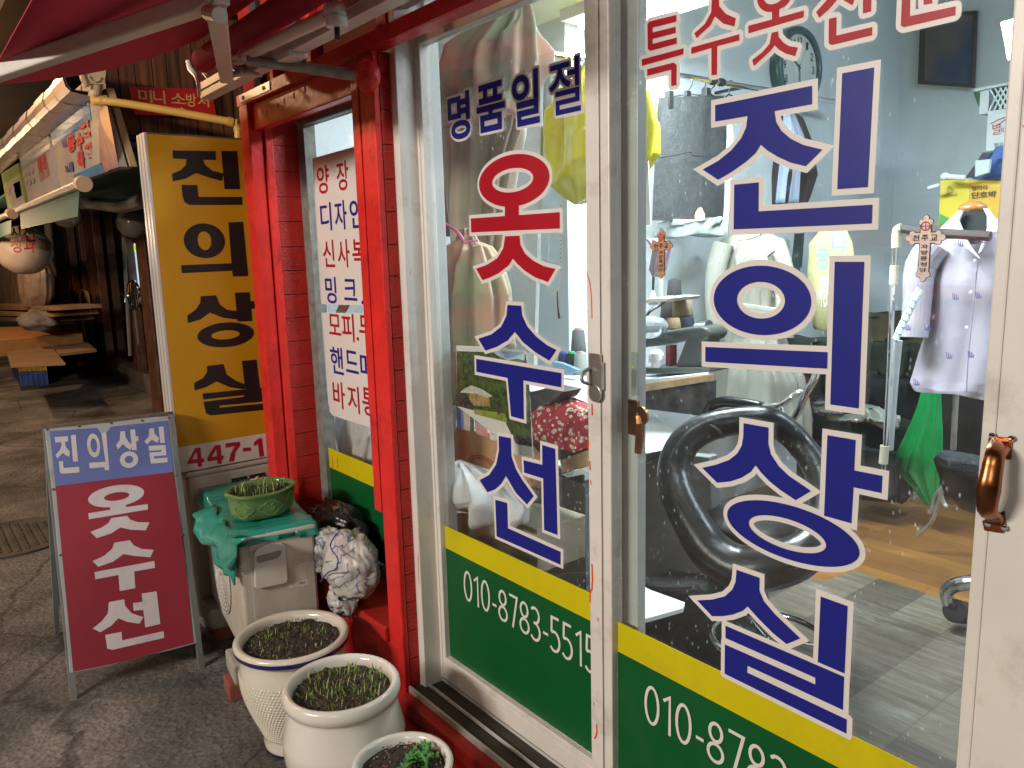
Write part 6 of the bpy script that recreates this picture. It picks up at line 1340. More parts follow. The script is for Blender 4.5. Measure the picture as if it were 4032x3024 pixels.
# measuring tapes
def tapes(b):
    tm = mat('tape_white', (.62, .64, .60), .5); fr = FY(2.1)
    for k, pts in enumerate(([(2212, 800), (2208, 900), (2212, 1000), (2205, 1090), (2198, 1140)], [(2200, 800), (2196, 880), (2200, 960)], [(2166, 850), (2162, 960), (2158, 1060), (2152, 1120), (2165, 1150), (2185, 1158), (2200, 1130)])): put(b, fr, ribbon([fr.hit(*p) for p in pts], .009), tm, .001 * k)
    b.tube([PY(2194, 1140, 2.1), PY(2196, 1200, 2.1), PY(2202, 1255, 2.1)], [.002, .003, .005], blk, n=6)
    for i in range(16): y = 810 + i * 17; put(b, fr, ribbon([fr.hit(2208, y), fr.hit(2214, y)], .0025), blk, .004)
tag(quick('measuring_tape', tapes), 'white tailor measuring tapes hanging above the thread cones', 'measuring tape')
# cutting table, cones, blue cloth
tw = mat('table_white', (.68, .71, .73), .35, var=.04); wedge = mat('worn_table_edge', (.40, .26, .14), .6, var=.3, vs=20)
ta = thing('cutting_table', 'white topped cutting table behind the left door with grey front', 'table', PY(2250, 2000, 2.0))
tzz = PY(2260, 1865, 1.75).z
quick('table_top', lambda b: b.box(-3.0, -1.905, 1.78, 2.30, tzz - .03, tzz, tw), ta, bevel=.004)
quick('table_edge', lambda b: b.box(-3.0, -1.900, 1.768, 1.7795, tzz - .034, tzz - .004, dark), ta)
grp = mat('grey_panel', (.20, .21, .205), .5, var=.08)
quick('front_panel', lambda b: b.box(-3.0, -1.92, 1.80, 1.82, .1, tzz - .035, grp), ta)
spo = [((2278, 1292, 1385), .030, (.16, .17, .18), (.55, .25, .25)), ((2219, 1385, 1480), .024, (.03, .03, .09), (.02, .10, .45)), ((2252, 1384, 1490), .026, (.012, .03, .03), (.02, .45, .15)), ((2286, 1384, 1490), .028, (.33, .38, .34), (.5, .3, .3)), ((2205, 1385, 1470), .02, (.5, .5, .5), (.5, .12, .1))]
for i, ((px, y0, y1), r, col, tip) in enumerate(spo):
    yy = 2.02 if i else 2.12; top = PY(px, y0, yy); bot = PY(px, y1, yy); h = top.z - bot.z
    o = quick('thread_cone', lambda b: (b.lathe([(0, 0), (r, 0), (r * 1.02, h * .1), (r * .78, h * .9), (r * .5, h * .93)], bot, mat('thread_%d' % i, col, .85, bump=.4, bs=200), n=24), b.lathe([(r * .5, h * .93), (r * .5, h), (0, h)], bot, mat('cone_tip_%d' % i, tip, .5), n=16)), smooth=True)
    tag(o, ['tall grey thread cone with pink tip standing behind the others', 'navy thread cone with blue top', 'black thread cone with green top', 'pale green thread cone with pink tip by the stile', 'small white thread cone at the left of the cones'][i], 'thread cone', 'thread cones on the white table')
tag(quick('blue_cloth', lambda b: b.slab([PY(*p, 1.9) for p in ((2170, 1422), (2205, 1428), (2278, 1458), (2240, 1475), (2190, 1468))], (0, .02, .0), mat('sky_cloth', (.20, .35, .50), .6, var=.1)), bevel=.003), 'folded sky blue cloth in front of the thread cones', 'cloth')
wt = MB(); zw = PY(2290, 1560, 1.9).z
wt.slab([PY(2060, 1455, 2.0), PY(2310, 1480, 2.0), PY(2310, 1585, 1.62), PY(2210, 1545, 1.62), PY(2075, 1540, 1.62)], (0, 0, -.012), tw)
tag(wt.build('white_board', None), 'bright white board with thread cones on it', 'board')
# floral cover on the machine, black lid
def floral(N, L, p, co):
    v = N.new('ShaderNodeTexVoronoi'); v.inputs['Scale'].default_value = 62; v.distance = 'EUCLIDEAN'; L.new(co, v.inputs[0])
    n = N.new('ShaderNodeTexNoise'); n.inputs['Scale'].default_value = 90; L.new(co, n.inputs[0]); a = N.new('ShaderNodeMath'); a.operation = 'MULTIPLY_ADD'; L.new(n.outputs['Fac'], a.inputs[0]); a.inputs[1].default_value = .35; L.new(v.outputs['Distance'], a.inputs[2])
    r = N.new('ShaderNodeValToRGB'); r.color_ramp.interpolation = 'CONSTANT'; e = r.color_ramp.elements; e[0].position = 0; e[0].color = (.05, .05, .03, 1); e[1].position = .29; e[1].color = (.62, .58, .44, 1); k = e.new(.52); k.color = (.34, .012, .02, 1); L.new(a.outputs[0], r.inputs[0]); L.new(r.outputs[0], p.inputs['Base Color'])
nodes_mat('red_floral_cloth', floral, .7)
mcx = thing('covered_machine', 'sewing machine under a red floral cloth with black lid', 'sewing machine', PY(2200, 1800, 1.6))
quick('floral_cover', lambda b: loft(b, [(1572, 2185, 2260), (1592, 2120, 2312), (1625, 2088, 2330), (1680, 2080, 2336), (1720, 2078, 2332), (1738, 2085, 2325)], 1.52, MATS['red_floral_cloth'], .45, 10, .10, n=120, seed=3), mcx, smooth=True)
quick('lid', lambda b: b.slab([PY(*p, 1.47) for p in ((2078, 1545), (2150, 1528), (2216, 1542), (2196, 1570), (2150, 1600), (2084, 1632))], (0, .08, 0), mat('brown_black_lid', (.04, .028, .025), .35)), mcx, bevel=.006)
quick('machine_base', lambda b: b.slab([PY(*p, 1.56) for p in ((2088, 1735), (2330, 1725), (2330, 1778), (2225, 1812), (2100, 1818))], (0, .14, 0), mat('machine_black', (.02, .021, .024), .4)), mcx, bevel=.008)
flatthing('cardboard_mat', 'flat brown cardboard under the floral covered machine', 'cardboard', [(2205, 1812), (2320, 1770), (2320, 1838), (2212, 1862)], 1.5, cardb, .02)
flatthing('clear_folder', 'folded clear plastic at the edge of the cutting table', 'plastic sheet', [(2210, 1868), (2312, 1838), (2315, 1862), (2240, 1880)], 1.48, mat('clear_plastic', (.5, .56, .55), .25), .01)

# photo calendar taped inside the door
cal = thing('calendar_poster', 'photo calendar of a thatched cottage in green woods taped inside the left door', 'poster', PY(1930, 1800, 1.32))
CF = FY(1.315); quick('sheet', lambda b: b.slab([CF.at(*CF.hit(*p)) for p in ((1795, 1360), (1960, 1368), (2072, 1385), (2082, 1500), (2100, 1802), (2032, 1792), (1960, 1720), (1800, 1600))], (0, .0012, 0), whiteS), cal)
def forest(N, L, p, co):
    n = N.new('ShaderNodeTexNoise'); n.inputs['Scale'].default_value = 55; n.inputs['Detail'].default_value = 8; n.inputs['Roughness'].default_value = .75; L.new(co, n.inputs[0]); r = N.new('ShaderNodeValToRGB')
    e = r.color_ramp.elements; e[0].position = .38; e[0].color = (.006, .012, .004, 1); e[1].position = .68; e[1].color = (.10, .16, .03, 1); k = e.new(.8); k.color = (.22, .22, .10, 1); L.new(n.outputs['Fac'], r.inputs[0]); L.new(r.outputs[0], p.inputs['Base Color'])
nodes_mat('printed_forest', forest, .4)
def stones(N, L, p, co):
    v = N.new('ShaderNodeTexVoronoi'); v.inputs['Scale'].default_value = 90; L.new(co, v.inputs[0]); r = N.new('ShaderNodeValToRGB'); e = r.color_ramp.elements; e[0].color = (.16, .12, .11, 1); e[1].position = .6; e[1].color = (.02, .015, .015, 1); L.new(v.outputs['Distance'], r.inputs[0]); L.new(r.outputs[0], p.inputs['Base Color'])
nodes_mat('printed_stones', stones, .4)
def calart(b):
    a = lambda p, m, d: put(b, CF, flat2d([[CF.hit(*q) for q in p]]), m, d)
    a([(1798, 1382), (2070, 1392), (2084, 1500), (2095, 1760), (2030, 1745), (1985, 1650), (1800, 1598)], MATS['printed_forest'], .0004)
    a([(1935, 1380), (2068, 1388), (2066, 1420), (2040, 1412), (2000, 1418), (1960, 1400)], mat('printed_sky', (.35, .42, .50), .5), .0008)
    a([(1868, 1610), (1990, 1628), (2000, 1665), (1940, 1648), (1868, 1630)], mat('printed_lawn', (.22, .26, .04), .5, var=.3, vs=60), .0008)
    a([(1806, 1560), (1862, 1565), (1866, 1612), (1808, 1600)], MATS['printed_stones'], .0012); a([(2030, 1712), (2090, 1722), (2094, 1758), (2034, 1748)], MATS['printed_stones'], .0012)
    a([(1848, 1545), (1928, 1562), (1932, 1600), (1868, 1598), (1850, 1572)], mat('printed_timber', (.35, .20, .08), .5, var=.4, vs=60), .0014)
    for x in (1866, 1884, 1902): a([(x, 1552), (x + 4, 1553), (x + 5, 1596), (x, 1596)], mat('printed_post', (.5, .32, .14), .5), .0018)
    a([(1812, 1545), (1835, 1528), (1858, 1517), (1900, 1532), (1942, 1560), (1920, 1566), (1880, 1550), (1850, 1548)], mat('printed_thatch', (.52, .47, .42), .6, var=.2, vs=80), .0020)
    a([(1958, 1590), (1966, 1590), (1970, 1632), (1962, 1634)], mat('printed_trunk', (.06, .04, .03), .6), .0020)
quick('photo_print', calart, cal)
def lau(b):
    fr = FY(1.33); a = lambda p, c, n: put(b, fr, flat2d([[fr.hit(*q) for q in p]]), mat(n, c, .7, var=.15, vs=30), .0004 * (1 + len(b.f) % 7))
    a([(1752, 1584), (1800, 1600), (1796, 1690), (1780, 1722), (1756, 1710)], (.38, .46, .58), 'laundry_sky'); a([(1800, 1600), (1826, 1610), (1832, 1692), (1800, 1688)], (.14, .24, .46), 'laundry_blue')
    a([(1826, 1610), (1850, 1616), (1854, 1695), (1834, 1694)], (.42, .33, .26), 'laundry_tan'); a([(1850, 1614), (1865, 1618), (1868, 1700), (1852, 1697)], (.06, .09, .06), 'laundry_dark')
    a([(1865, 1618), (1905, 1630), (1925, 1720), (1876, 1708)], (.50, .24, .25), 'laundry_pink'); a([(1870, 1622), (1900, 1630), (1898, 1665), (1872, 1658)], (.08, .06, .07), 'laundry_black')
    a([(1926, 1632), (1990, 1650), (1992, 1712), (1952, 1735), (1932, 1728)], (.60, .60, .54), 'laundry_note')
    ik = mat('note_ink', (.06, .06, .06), .6)
    for i, ch in enumerate(('실', '크', '면', '옷', '감')):
        for j, x in enumerate((1942, 1956, 1969)): glyph(b, fr, ch, x, x + 9, 1646 + i * 14 + j * 3, 1655 + i * 14 + j * 3, ik, .006, .01)
    a([(2035, 1758), (2092, 1765), (2096, 1800), (2044, 1792)], (.62, .60, .56), 'laundry_white')
quick('pinned_clippings', lau, cal)
bx = thing('cardboard_box', 'brown cardboard box with red ring print low behind the left door', 'box', PY(1850, 1880, 1.45))
quick('side', lambda b: b.slab([PY(*p, 1.42) for p in ((1755, 1720), (1782, 1682), (2010, 1720), (2110, 1830), (2112, 1925), (1950, 1870), (1760, 1812))], (0, .05, 0), mat('box_brown', (.40, .215, .11), .8, var=.1)), bx, bevel=.003)
def ringp(b):
    fr = FY(1.419)
    for r_, w_, c, n in ((46, .005, (.40, .03, .02), 'ring_red'), (38, .003, (.05, .02, .015), 'ring_dark'), (32, .003, (.42, .08, .03), 'ring_orange')): put(b, fr, ribbon([fr.hit(1898 + 1.3 * r_ * cos(math.radians(t)), 1842 + r_ * sin(math.radians(t)) + .35 * r_ * cos(math.radians(t))) for t in range(170, 400, 10)], w_), mat(n, c, .6), .0004)
    for i, ch in enumerate('고추'): glyph(b, fr, ch, 2072 + i * 13, 2083 + i * 14, 1885, 1902, MATS['ring_red'], .0004, .02)
quick('box_print', ringp, bx)
tag(quick('white_sack', lambda b: loft(b, [(1818, 1800, 1830), (1850, 1800, 1900), (1900, 1790, 1990), (1960, 1805, 2040), (2010, 1830, 2040), (2035, 1850, 2020)], 1.36, mat('sack_white', (.52, .53, .53), .6, var=.08, bump=.2, bs=12), .5, 6, .3, n=110, seed=12), smooth=True), 'crumpled white sack in front of the cardboard box', 'sack')
cr = thing('low_box', 'old pale box standing behind the left yellow band', 'box', PY(1900, 2200, 1.5))
quick('front', lambda b: b.slab([PY(*p, 1.44) for p in ((1768, 2020), (1820, 2018), (2000, 2042), (2115, 2085), (2118, 2260), (1800, 2120), (1780, 2080))], (0, .2, 0), mat('aged_box', (.33, .28, .20), .7, var=.25, vs=7, dirt=(.35, .34, .38), dirtamt=.6, dirts=6)), cr, bevel=.004)
tag(quick('wall_pipe', lambda b: b.tube([PY(1768, 1790, 1.62), PY(1775, 2100, 1.62)], .018, mat('old_pipe', (.40, .36, .30), .6, var=.3), n=10)), 'short pale pipe in the corner behind the left door', 'pipe')
# bay window: things behind the glass
tag(quick('hanging_sacks', lambda b: loft(b, [(1640, 1350, 1460), (1700, 1338, 1470), (1760, 1342, 1462), (1800, 1360, 1455), (1822, 1390, 1450)], 1.44, mat('sack_white', (.5, .5, .5)), .3, 6, .25, seed=15), smooth=True), 'hanging white sack behind the bay window over its yellow band', 'sack')
flatthing('display_back', 'grey board closing the back of the bay window', 'board', [(1180, 1560), (1560, 1600), (1560, 2400), (1230, 2300)], 1.75, mat('dark_board', (.075, .07, .062), .8, var=.2), .02)
flatthing('brown_strip', 'slanting brown wooden strip between the two white posters', 'strip', [(1340, 1190), (1372, 1192), (1350, 1240), (1316, 1240)], 1.42, mat('brown_strip_paint', (.12, .055, .035), .7), .01)

# ------------------------------------------------------------------ right door: sewing machine corner
sm = mat('hammered_grey_green', (.045, .052, .045), .4, var=.12, vs=30, bump=.15, bs=90, coat=.3)
mc_ = thing('sewing_machine', 'grey green industrial sewing machine on the white table in the right door', 'sewing machine', PY(2660, 1480, 2.4))
YS = 2.38; MC = (2400, 700, .4557)
def mbody(b): b.slab([PY(*p, YS) for p in T(MC, [(280, 1370), (500, 1320), (640, 1295), (780, 1280), (845, 1300), (865, 1360), (830, 1405), (790, 1420), (795, 1640), (600, 1660), (560, 1640), (650, 1400), (420, 1455), (280, 1470)])], (0, .12, 0), sm)
quick('arm', mbody, mc_, bevel=.012, seg=3)
quick('hand_wheel', lambda b: b.tube([PY(2748, 1318, YS + .05), PY(2792, 1318, YS + .06)], [.052, .056], mat('wheel_steel', (.16, .17, .17), .25, metal=.8), n=28), mc_)
quick('bed', lambda b: b.slab([PY(*p, YS - .02) for p in T(MC, [(280, 1640), (860, 1640), (862, 1680), (280, 1700)])], (0, .16, 0), sm), mc_, bevel=.004)
def mlet(b): fr = FY(YS - .0016); glyph(b, fr, 'FOMAX', 2598, 2652, 1315, 1338, mat('raised_letter', (.16, .17, .155), .4), .0006, .02); b.slab([PY(*p, YS - .001) for p in ((2724, 1425), (2750, 1418), (2750, 1438), (2724, 1446))], (0, -.001, 0), mat('machine_plate', (.05, .05, .05), .4))
quick('lettering', mlet, mc_)
quick('red_part', lambda b: b.box(PY(2628, 1400, YS).x, PY(2645, 1400, YS).x, YS - .01, YS + .03, PY(2635, 1440, YS).z, PY(2635, 1360, YS).z, mat('machine_red', (.12, .015, .02), .5)), mc_)
tag(quick('thread_ball', lambda b: blob(b, PY(2585, 1412, YS - .05), (.030, .03, .035), mat('white_thread', (.62, .58, .60), .8), 4, .3, 5, 24, 16), smooth=True), 'small tangle of white thread by the sewing machine needle', 'thread')
lm = thing('work_lamp', 'silver work lamp head over the sewing machine', 'lamp', PY(2580, 1290, 2.3))
quick('shade', lambda b: b.tube([PY(2500, 1296, 2.25), PY(2560, 1288, 2.27), PY(2605, 1290, 2.30), PY(2625, 1300, 2.31)], [.042, .044, .036, .012], mat('silver_shade', (.5, .55, .6), .15, metal=.7), n=20), lm)
quick('gooseneck', lambda b: b.tube([PY(2530, 1268, 2.33), PY(2560, 1225, 2.35), PY(2600, 1200, 2.4), PY(2618, 1185, 2.45)], .006, blk, n=8), lm)
cones2 = [((2655, 1096, 1180), .034, (.02, .02, .022), None, 2.75, 'black thread cone standing highest behind the sewing machine'), ((2635, 1172, 1275), .040, (.012, .014, .014), (.02, .45, .15), 2.6, 'black thread cone with green top behind the sewing machine'), ((2686, 1170, 1245), .046, (.16, .13, .08), (.02, .42, .16), 2.62, 'olive brown thread cone with green top behind the sewing machine'), ((2700, 1245, 1295), .038, (.010, .012, .03), None, 2.55, 'navy thread spool under the olive cone'), ((2650, 1250, 1295), .032, (.20, .14, .07), None, 2.45, 'small ochre thread spool in front of the cones')]
for i, ((px, y0, y1), r, col, tip, yy, lab) in enumerate(cones2):
    top = PY(px, y0, yy); bot = PY(px, y1, yy); h = top.z - bot.z
    def cn(b):
        b.lathe([(0, 0), (r, 0), (r, h * .12), (r * .82, h * .92), (r * .4, h)], bot, mat('thread_b%d' % i, col, .85, bump=.4, bs=200), n=24)
        if tip: b.lathe([(r * .5, h * .93), (r * .5, h + .008), (0, h + .008)], bot, mat('tip_b%d' % i, tip, .5), n=16)
    tag(quick('thread_cone', cn, smooth=True), lab, 'thread cone', 'thread cones behind the sewing machine')
tag(quick('cone_shelf', lambda b: b.slab([PY(*p, 2.4) for p in ((2534, 1178), (2575, 1172), (2632, 1174), (2620, 1188), (2534, 1196))], (0, .2, -.0), crc), bevel=.003), 'small cream thread stand left of the cones', 'thread stand')
def stand(b): b.tube([PY(2601, 1090, 2.6), PY(2601, 1180, 2.6)], .012, mat('stand_cream', (.45, .47, .44), .5), n=8); b.tube([PY(2573, 1090, 2.45), PY(2571, 1155, 2.45)], .005, blk, n=6); b.lathe([(.004, .03), (.02, -.02), (.02, -.03)], PY(2571, 1170, 2.45), wcl, n=12)
tag(quick('oil_stand', stand), 'white nozzle and cream rod on the thread stand', 'thread stand rod')
blk2 = mat('black_cloth', (.014, .013, .014), .8, var=.6, vs=10, bump=.5, bs=14); dkgr = mat('dark_green_cloth', (.02, .028, .018), .85, var=.8, vs=4, bump=.4, bs=9)  # both cloths are dark in themselves, uneven in tone
mt = thing('machine_table', 'white machine table with worn wooden edge below the sewing machine', 'table', PZ(2650, 2330, .1))
quick('table_top', lambda b: b.slab([PY(2500, 1500, 2.26), PY(2790, 1470, 2.26), PY(2790, 1458, 2.55), PY(2500, 1460, 2.55)], (0, 0, -.02), tw), mt)
quick('table_edge', lambda b: b.slab([PY(*p, 2.255) for p in ((2500, 1518), (2790, 1475), (2790, 1500), (2500, 1548))], (0, .03, 0), wedge), mt, bevel=.002)
quick('apron', lambda b: b.slab([PY(*p, 2.30) for p in ((2500, 1548), (2780, 1505), (2778, 1640), (2500, 1605))], (0, .06, 0), mat('mottled_dark', (.05, .04, .038), .7, var=.8, vs=25)), mt)
wt2 = thing('ironing_table', 'white front table with grey cabinet behind the big black chair', 'table', PZ(2700, 2360, .1))
tp = [PY(2500, 1590, 2.5), PY(2745, 1638, 2.5), PY(2740, 1750, 2.16), PY(2500, 1792, 2.04)]
quick('table_top', lambda b: b.slab(tp, (0, 0, -.014), tw), wt2)
quick('table_edge', lambda b: b.slab([PY(2500, 1800, 2.04), PY(2640, 1765, 2.11), PY(2640, 1790, 2.11), PY(2500, 1835, 2.04)], (0, .02, 0), dark), wt2)
quick('cabinet', lambda b: b.slab([PY(*p, 2.12) for p in ((2500, 1830), (2640, 1785), (2790, 1800), (2815, 2230), (2810, 2400), (2500, 2280))], (0, .05, 0), grp), wt2, bevel=.003)
tag(quick('white_board', lambda b: b.slab([PZ(2500, 2290, .50), PZ(2560, 2322, .50), PZ(2697, 2372, .50), PZ(2690, 2395, .50), PZ(2500, 2448, .50)], (0, 0, -.012), tw)), 'white board corner sticking out beside the dark cloth pile, low in the right door', 'board')
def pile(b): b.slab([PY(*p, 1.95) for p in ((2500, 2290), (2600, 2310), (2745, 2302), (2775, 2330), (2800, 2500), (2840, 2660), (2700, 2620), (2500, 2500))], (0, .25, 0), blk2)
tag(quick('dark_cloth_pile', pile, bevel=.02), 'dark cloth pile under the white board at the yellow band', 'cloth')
flatthing('plastic_wrap', 'clear crumpled plastic wrap at the corner of the grey cabinet', 'plastic sheet', [(2745, 2270), (2800, 2215), (2818, 2200), (2816, 2330), (2790, 2345), (2745, 2335)], 2.08, mat('clear_wrap', (.20, .20, .17), .2, coat=.6, bump=.8, bs=14), .01)
# trench coat on a dress form
tc_ = mat('stone_trench_cloth', (.30, .30, .255), .6, var=.08, vs=4, bump=.1, bs=20, coat=.1)
co = thing('trench_coat', 'stone coloured trench coat on a stand between the big blue letters', 'coat', PY(2950, 1700, 3.2))
quick('body', lambda b: loft(b, [(918, 2900, 2990), (935, 2860, 3040), (965, 2835, 3085), (1020, 2820, 3105), (1120, 2830, 3110), (1250, 2830, 3090), (1320, 2835, 3075), (1380, 2820, 3090), (1480, 2800, 3140), (1600, 2780, 3165), (1690, 2770, 3170)], 3.25, tc_, .42, 9, .16, n=130, sub=7, seed=5), co, smooth=True)
quick('sleeve', lambda b: b.tube([PY(2848, 960, 3.15), PY(2822, 1060, 3.12), PY(2812, 1180, 3.1), PY(2822, 1330, 3.08)], [.050, .048, .044, .038], tc_, n=20, flat=.8), co)
quick('sleeve', lambda b: b.tube([PY(3050, 960, 3.15), PY(3080, 1060, 3.1), PY(3095, 1180, 3.08), PY(3090, 1330, 3.06)], [.048, .048, .044, .038], tc_, n=20, flat=.8), co)
def lap(b):
    b.slab([PY(*p, 3.02) for p in ((2900, 925), (2905, 950), (2940, 945), (2990, 928), (2995, 915), (2940, 905))], (0, .02, 0), tc_); b.slab([PY(*p, 3.02) for p in ((2985, 930), (3010, 925), (3045, 990), (3020, 1010))], (0, .02, 0), tc_)
    b.tube([PY(2992, 1140, 3.02), PY(2995, 1220, 3.0)], .004, mat('coat_seam', (.12, .12, .10), .8), n=6); b.slab([PY(*p, 2.99) for p in ((2920, 1195), (3060, 1215), (3060, 1232), (2920, 1212))], (0, .02, 0), tc_)
quick('collar_and_belt', lap, co, bevel=.003)
# hanging garment covers behind
cvm = mat('pale_yellow_cover', (.42, .40, .20), .5, var=.25, vs=3, bump=.2, bs=10)
gcv = thing('garment_cover', 'pale yellow printed garment cover left of the big vertical blue stroke', 'garment cover', PY(3280, 1300, 3.5))
quick('cover', lambda b: loft(b, [(905, 3235, 3330), (960, 3190, 3352), (1080, 3180, 3370), (1200, 3190, 3372), (1290, 3200, 3360), (1300, 3210, 3350)], 3.45, cvm, .35, 6, .1, seed=8), gcv, smooth=True)
def cvl(b):
    fr = FY(3.17); g_ = mat('cover_print_teal', (.20, .42, .38), .6); l_ = mat('cover_print_lilac', (.40, .33, .46), .6)
    glyph(b, fr, '나', 3275, 3340, 920, 1000, g_, .001, .04); glyph(b, fr, '눔', 3215, 3265, 950, 1060, g_, .001, .03); glyph(b, fr, '사랑', 3220, 3262, 1080, 1210, l_, .001, .03)
quick('printing', cvl, gcv)
flatthing('wall_board', 'white door panel edge behind the trench coat', 'panel', [(3040, 700), (3062, 690), (3135, 925), (3100, 1330), (3060, 1340), (3070, 930)], 4.2, wcl, .02)
tag(quick('mirror', lambda b: b.slab([PY(*p, 4.0) for p in ((3128, 920), (3160, 918), (3150, 1050), (3110, 1340), (3085, 1340))], (0, .02, 0), mat('mirror_dark', (.015, .03, .025), .1, coat=.6))), 'dark standing mirror edge behind the trench coat', 'mirror')
# dark clutter along the wall
clm = [dkgr, blk2, mat('olive_cloth', (.045, .04, .018), .85, var=.7, vs=7), mat('wine_cloth', (.06, .012, .015), .8, var=.5)]
ch_ = thing('cloth_heap', 'dark heap of folded fabrics along the left wall behind the chair', 'fabric heap', PZ(3300, 1980, .1))
rg = random.Random(11); k = 0
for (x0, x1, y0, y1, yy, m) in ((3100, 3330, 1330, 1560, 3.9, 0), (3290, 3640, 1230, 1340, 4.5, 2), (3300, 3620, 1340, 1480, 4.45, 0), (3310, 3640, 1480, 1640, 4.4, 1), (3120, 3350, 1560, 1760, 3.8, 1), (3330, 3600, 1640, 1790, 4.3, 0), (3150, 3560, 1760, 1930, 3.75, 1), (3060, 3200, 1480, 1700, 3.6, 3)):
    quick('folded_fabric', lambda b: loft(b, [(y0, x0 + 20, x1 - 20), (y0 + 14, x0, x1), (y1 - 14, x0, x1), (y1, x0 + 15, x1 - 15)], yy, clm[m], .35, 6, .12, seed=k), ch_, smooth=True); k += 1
tag(quick('plastic_strip', lambda b: loft(b, [(1600, 3220, 3480), (1625, 3210, 3520), (1650, 3225, 3500)], 3.55, mat('frosted_film', (.20, .22, .20), .3, coat=.4, bump=.5, bs=20), .2, 9, .3), smooth=True), 'crumpled frosted plastic lying across the dark fabrics', 'plastic sheet')
# garment rack
rk = thing('garment_rack', 'thin chrome garment rack with beige plastic joints left of the mannequin', 'garment rack', PZ(3485, 1870, .1))
YR_ = 3.15
quick('upright', lambda b: b.tube([PY(3528, 960, YR_), PY(3515, 1150, YR_), PY(3500, 1500, YR_), PY(3480, 1880, YR_)], .011, chrome, n=10), rk)
quick('upright', lambda b: b.tube([PY(3536, 1340, YR_ + .05), PY(3520, 1500, YR_ + .05), PY(3500, 1770, YR_ + .05)], .018, mat('rack_plastic', (.42, .45, .47), .4), n=10), rk)
bj = mat('beige_joint', (.50, .46, .36), .5)
quick('joint', lambda b: b.tube([PY(3530, 975, YR_), PY(3530, 930, YR_), PY(3536, 905, YR_), PY(3552, 897, YR_)], .019, bj, n=12), rk)
quick('joint', lambda b: b.tube([PY(3522, 1045, YR_), PY(3518, 1120, YR_)], .017, bj, n=12), rk)
quick('joint', lambda b: b.tube([PY(3484, 1755, YR_), PY(3478, 1825, YR_)], .018, bj, n=12), rk)
quick('top_bar', lambda b: b.tube([PY(3552, 898, YR_), PY(3660, 915, YR_), PY(3900, 930, YR_)], .018, mat('dark_bar', (.05, .045, .045), .5), n=10), rk)
def pins(b):
    for i in range(7):
        p = PY(3618 - i * 13, 1135 + i * 26, 3.1); c = (mat('peg_mint', (.45, .62, .52), .4), mat('peg_white', (.60, .68, .72), .4))[i % 2]; b.tube([p, PY(3594 - i * 12, 1180 + i * 26, 3.08)], .009, c, n=6); b.tube([p + Vector((.01, 0, -.01)), PY(3600 - i * 12, 1186 + i * 26, 3.07)], .008, c, n=6)
tag(quick('clothes_pegs', pins), 'chain of mint and white clothes pegs by the mannequin sleeve', 'clothes pegs')
# mannequin with lilac blouse
mn = thing('mannequin', 'black mannequin wearing a lilac blouse with white collar and wooden cap', 'mannequin', PZ(3790, 2000, .1))
YM = 3.45; lil = mat('lilac_satin', (.40, .365, .44), .42, var=.06, vs=5, bump=.15, bs=14, coat=.15)
quick('torso', lambda b: loft(b, [(822, 3792, 3868), (860, 3782, 3878), (900, 3772, 3890), (950, 3760, 3900), (1000, 3770, 3890)], YM, blk2, .6, 3, .02, seed=1), mn, smooth=True)
quick('neck_cap', lambda b: b.lathe([(0, .028), (.022, .026), (.045, .012), (.052, 0), (.046, -.012), (.03, -.016)], PY(3830, 818, YM), mat('varnished_wood', (.45, .20, .06), .25, coat=.6), n=32), mn, smooth=True)
quick('blouse', lambda b: loft(b, [(905, 3740, 3930), (935, 3700, 3985), (1000, 3672, 4010), (1100, 3662, 4008), (1200, 3660, 3990), (1300, 3655, 3985), (1400, 3625, 3990), (1500, 3600, 3985), (1530, 3592, 3980), (1548, 3600, 3970)], YM, lil, .42, 7, .10, n=140, sub=7, seed=7), mn, smooth=True)
quick('sleeve', lambda b: b.tube([PY(3690, 960, YM - .06), PY(3625, 1050, YM - .08), PY(3612, 1180, YM - .1), PY(3600, 1328, YM - .12)], [.065, .062, .055, .052], lil, n=22), mn)
def collar(b):
    wc = mat('white_collar', (.68, .68, .74), .5, var=.04)
    b.slab([PY(*p, YM - .16) for p in ((3775, 828), (3790, 830), (3775, 870), (3815, 965), (3850, 1010), (3855, 1018), (3790, 965), (3725, 930), (3695, 905), (3740, 860))], (0, .012, 0), wc)
    b.slab([PY(*p, YM - .165) for p in ((3870, 820), (3890, 822), (3912, 855), (3950, 890), (3944, 905), (3895, 918), (3862, 990), (3850, 1000), (3885, 900), (3885, 850))], (0, .012, 0), wc)
quick('collar', collar, mn, bevel=.002)
quick('neck_front', lambda b: b.slab([PY(*p, YM - .13) for p in ((3778, 832), (3882, 830), (3884, 890), (3850, 955), (3822, 962), (3785, 900))], (0, .02, 0), mat('mannequin_black', (.010, .014, .02), .6)), mn)
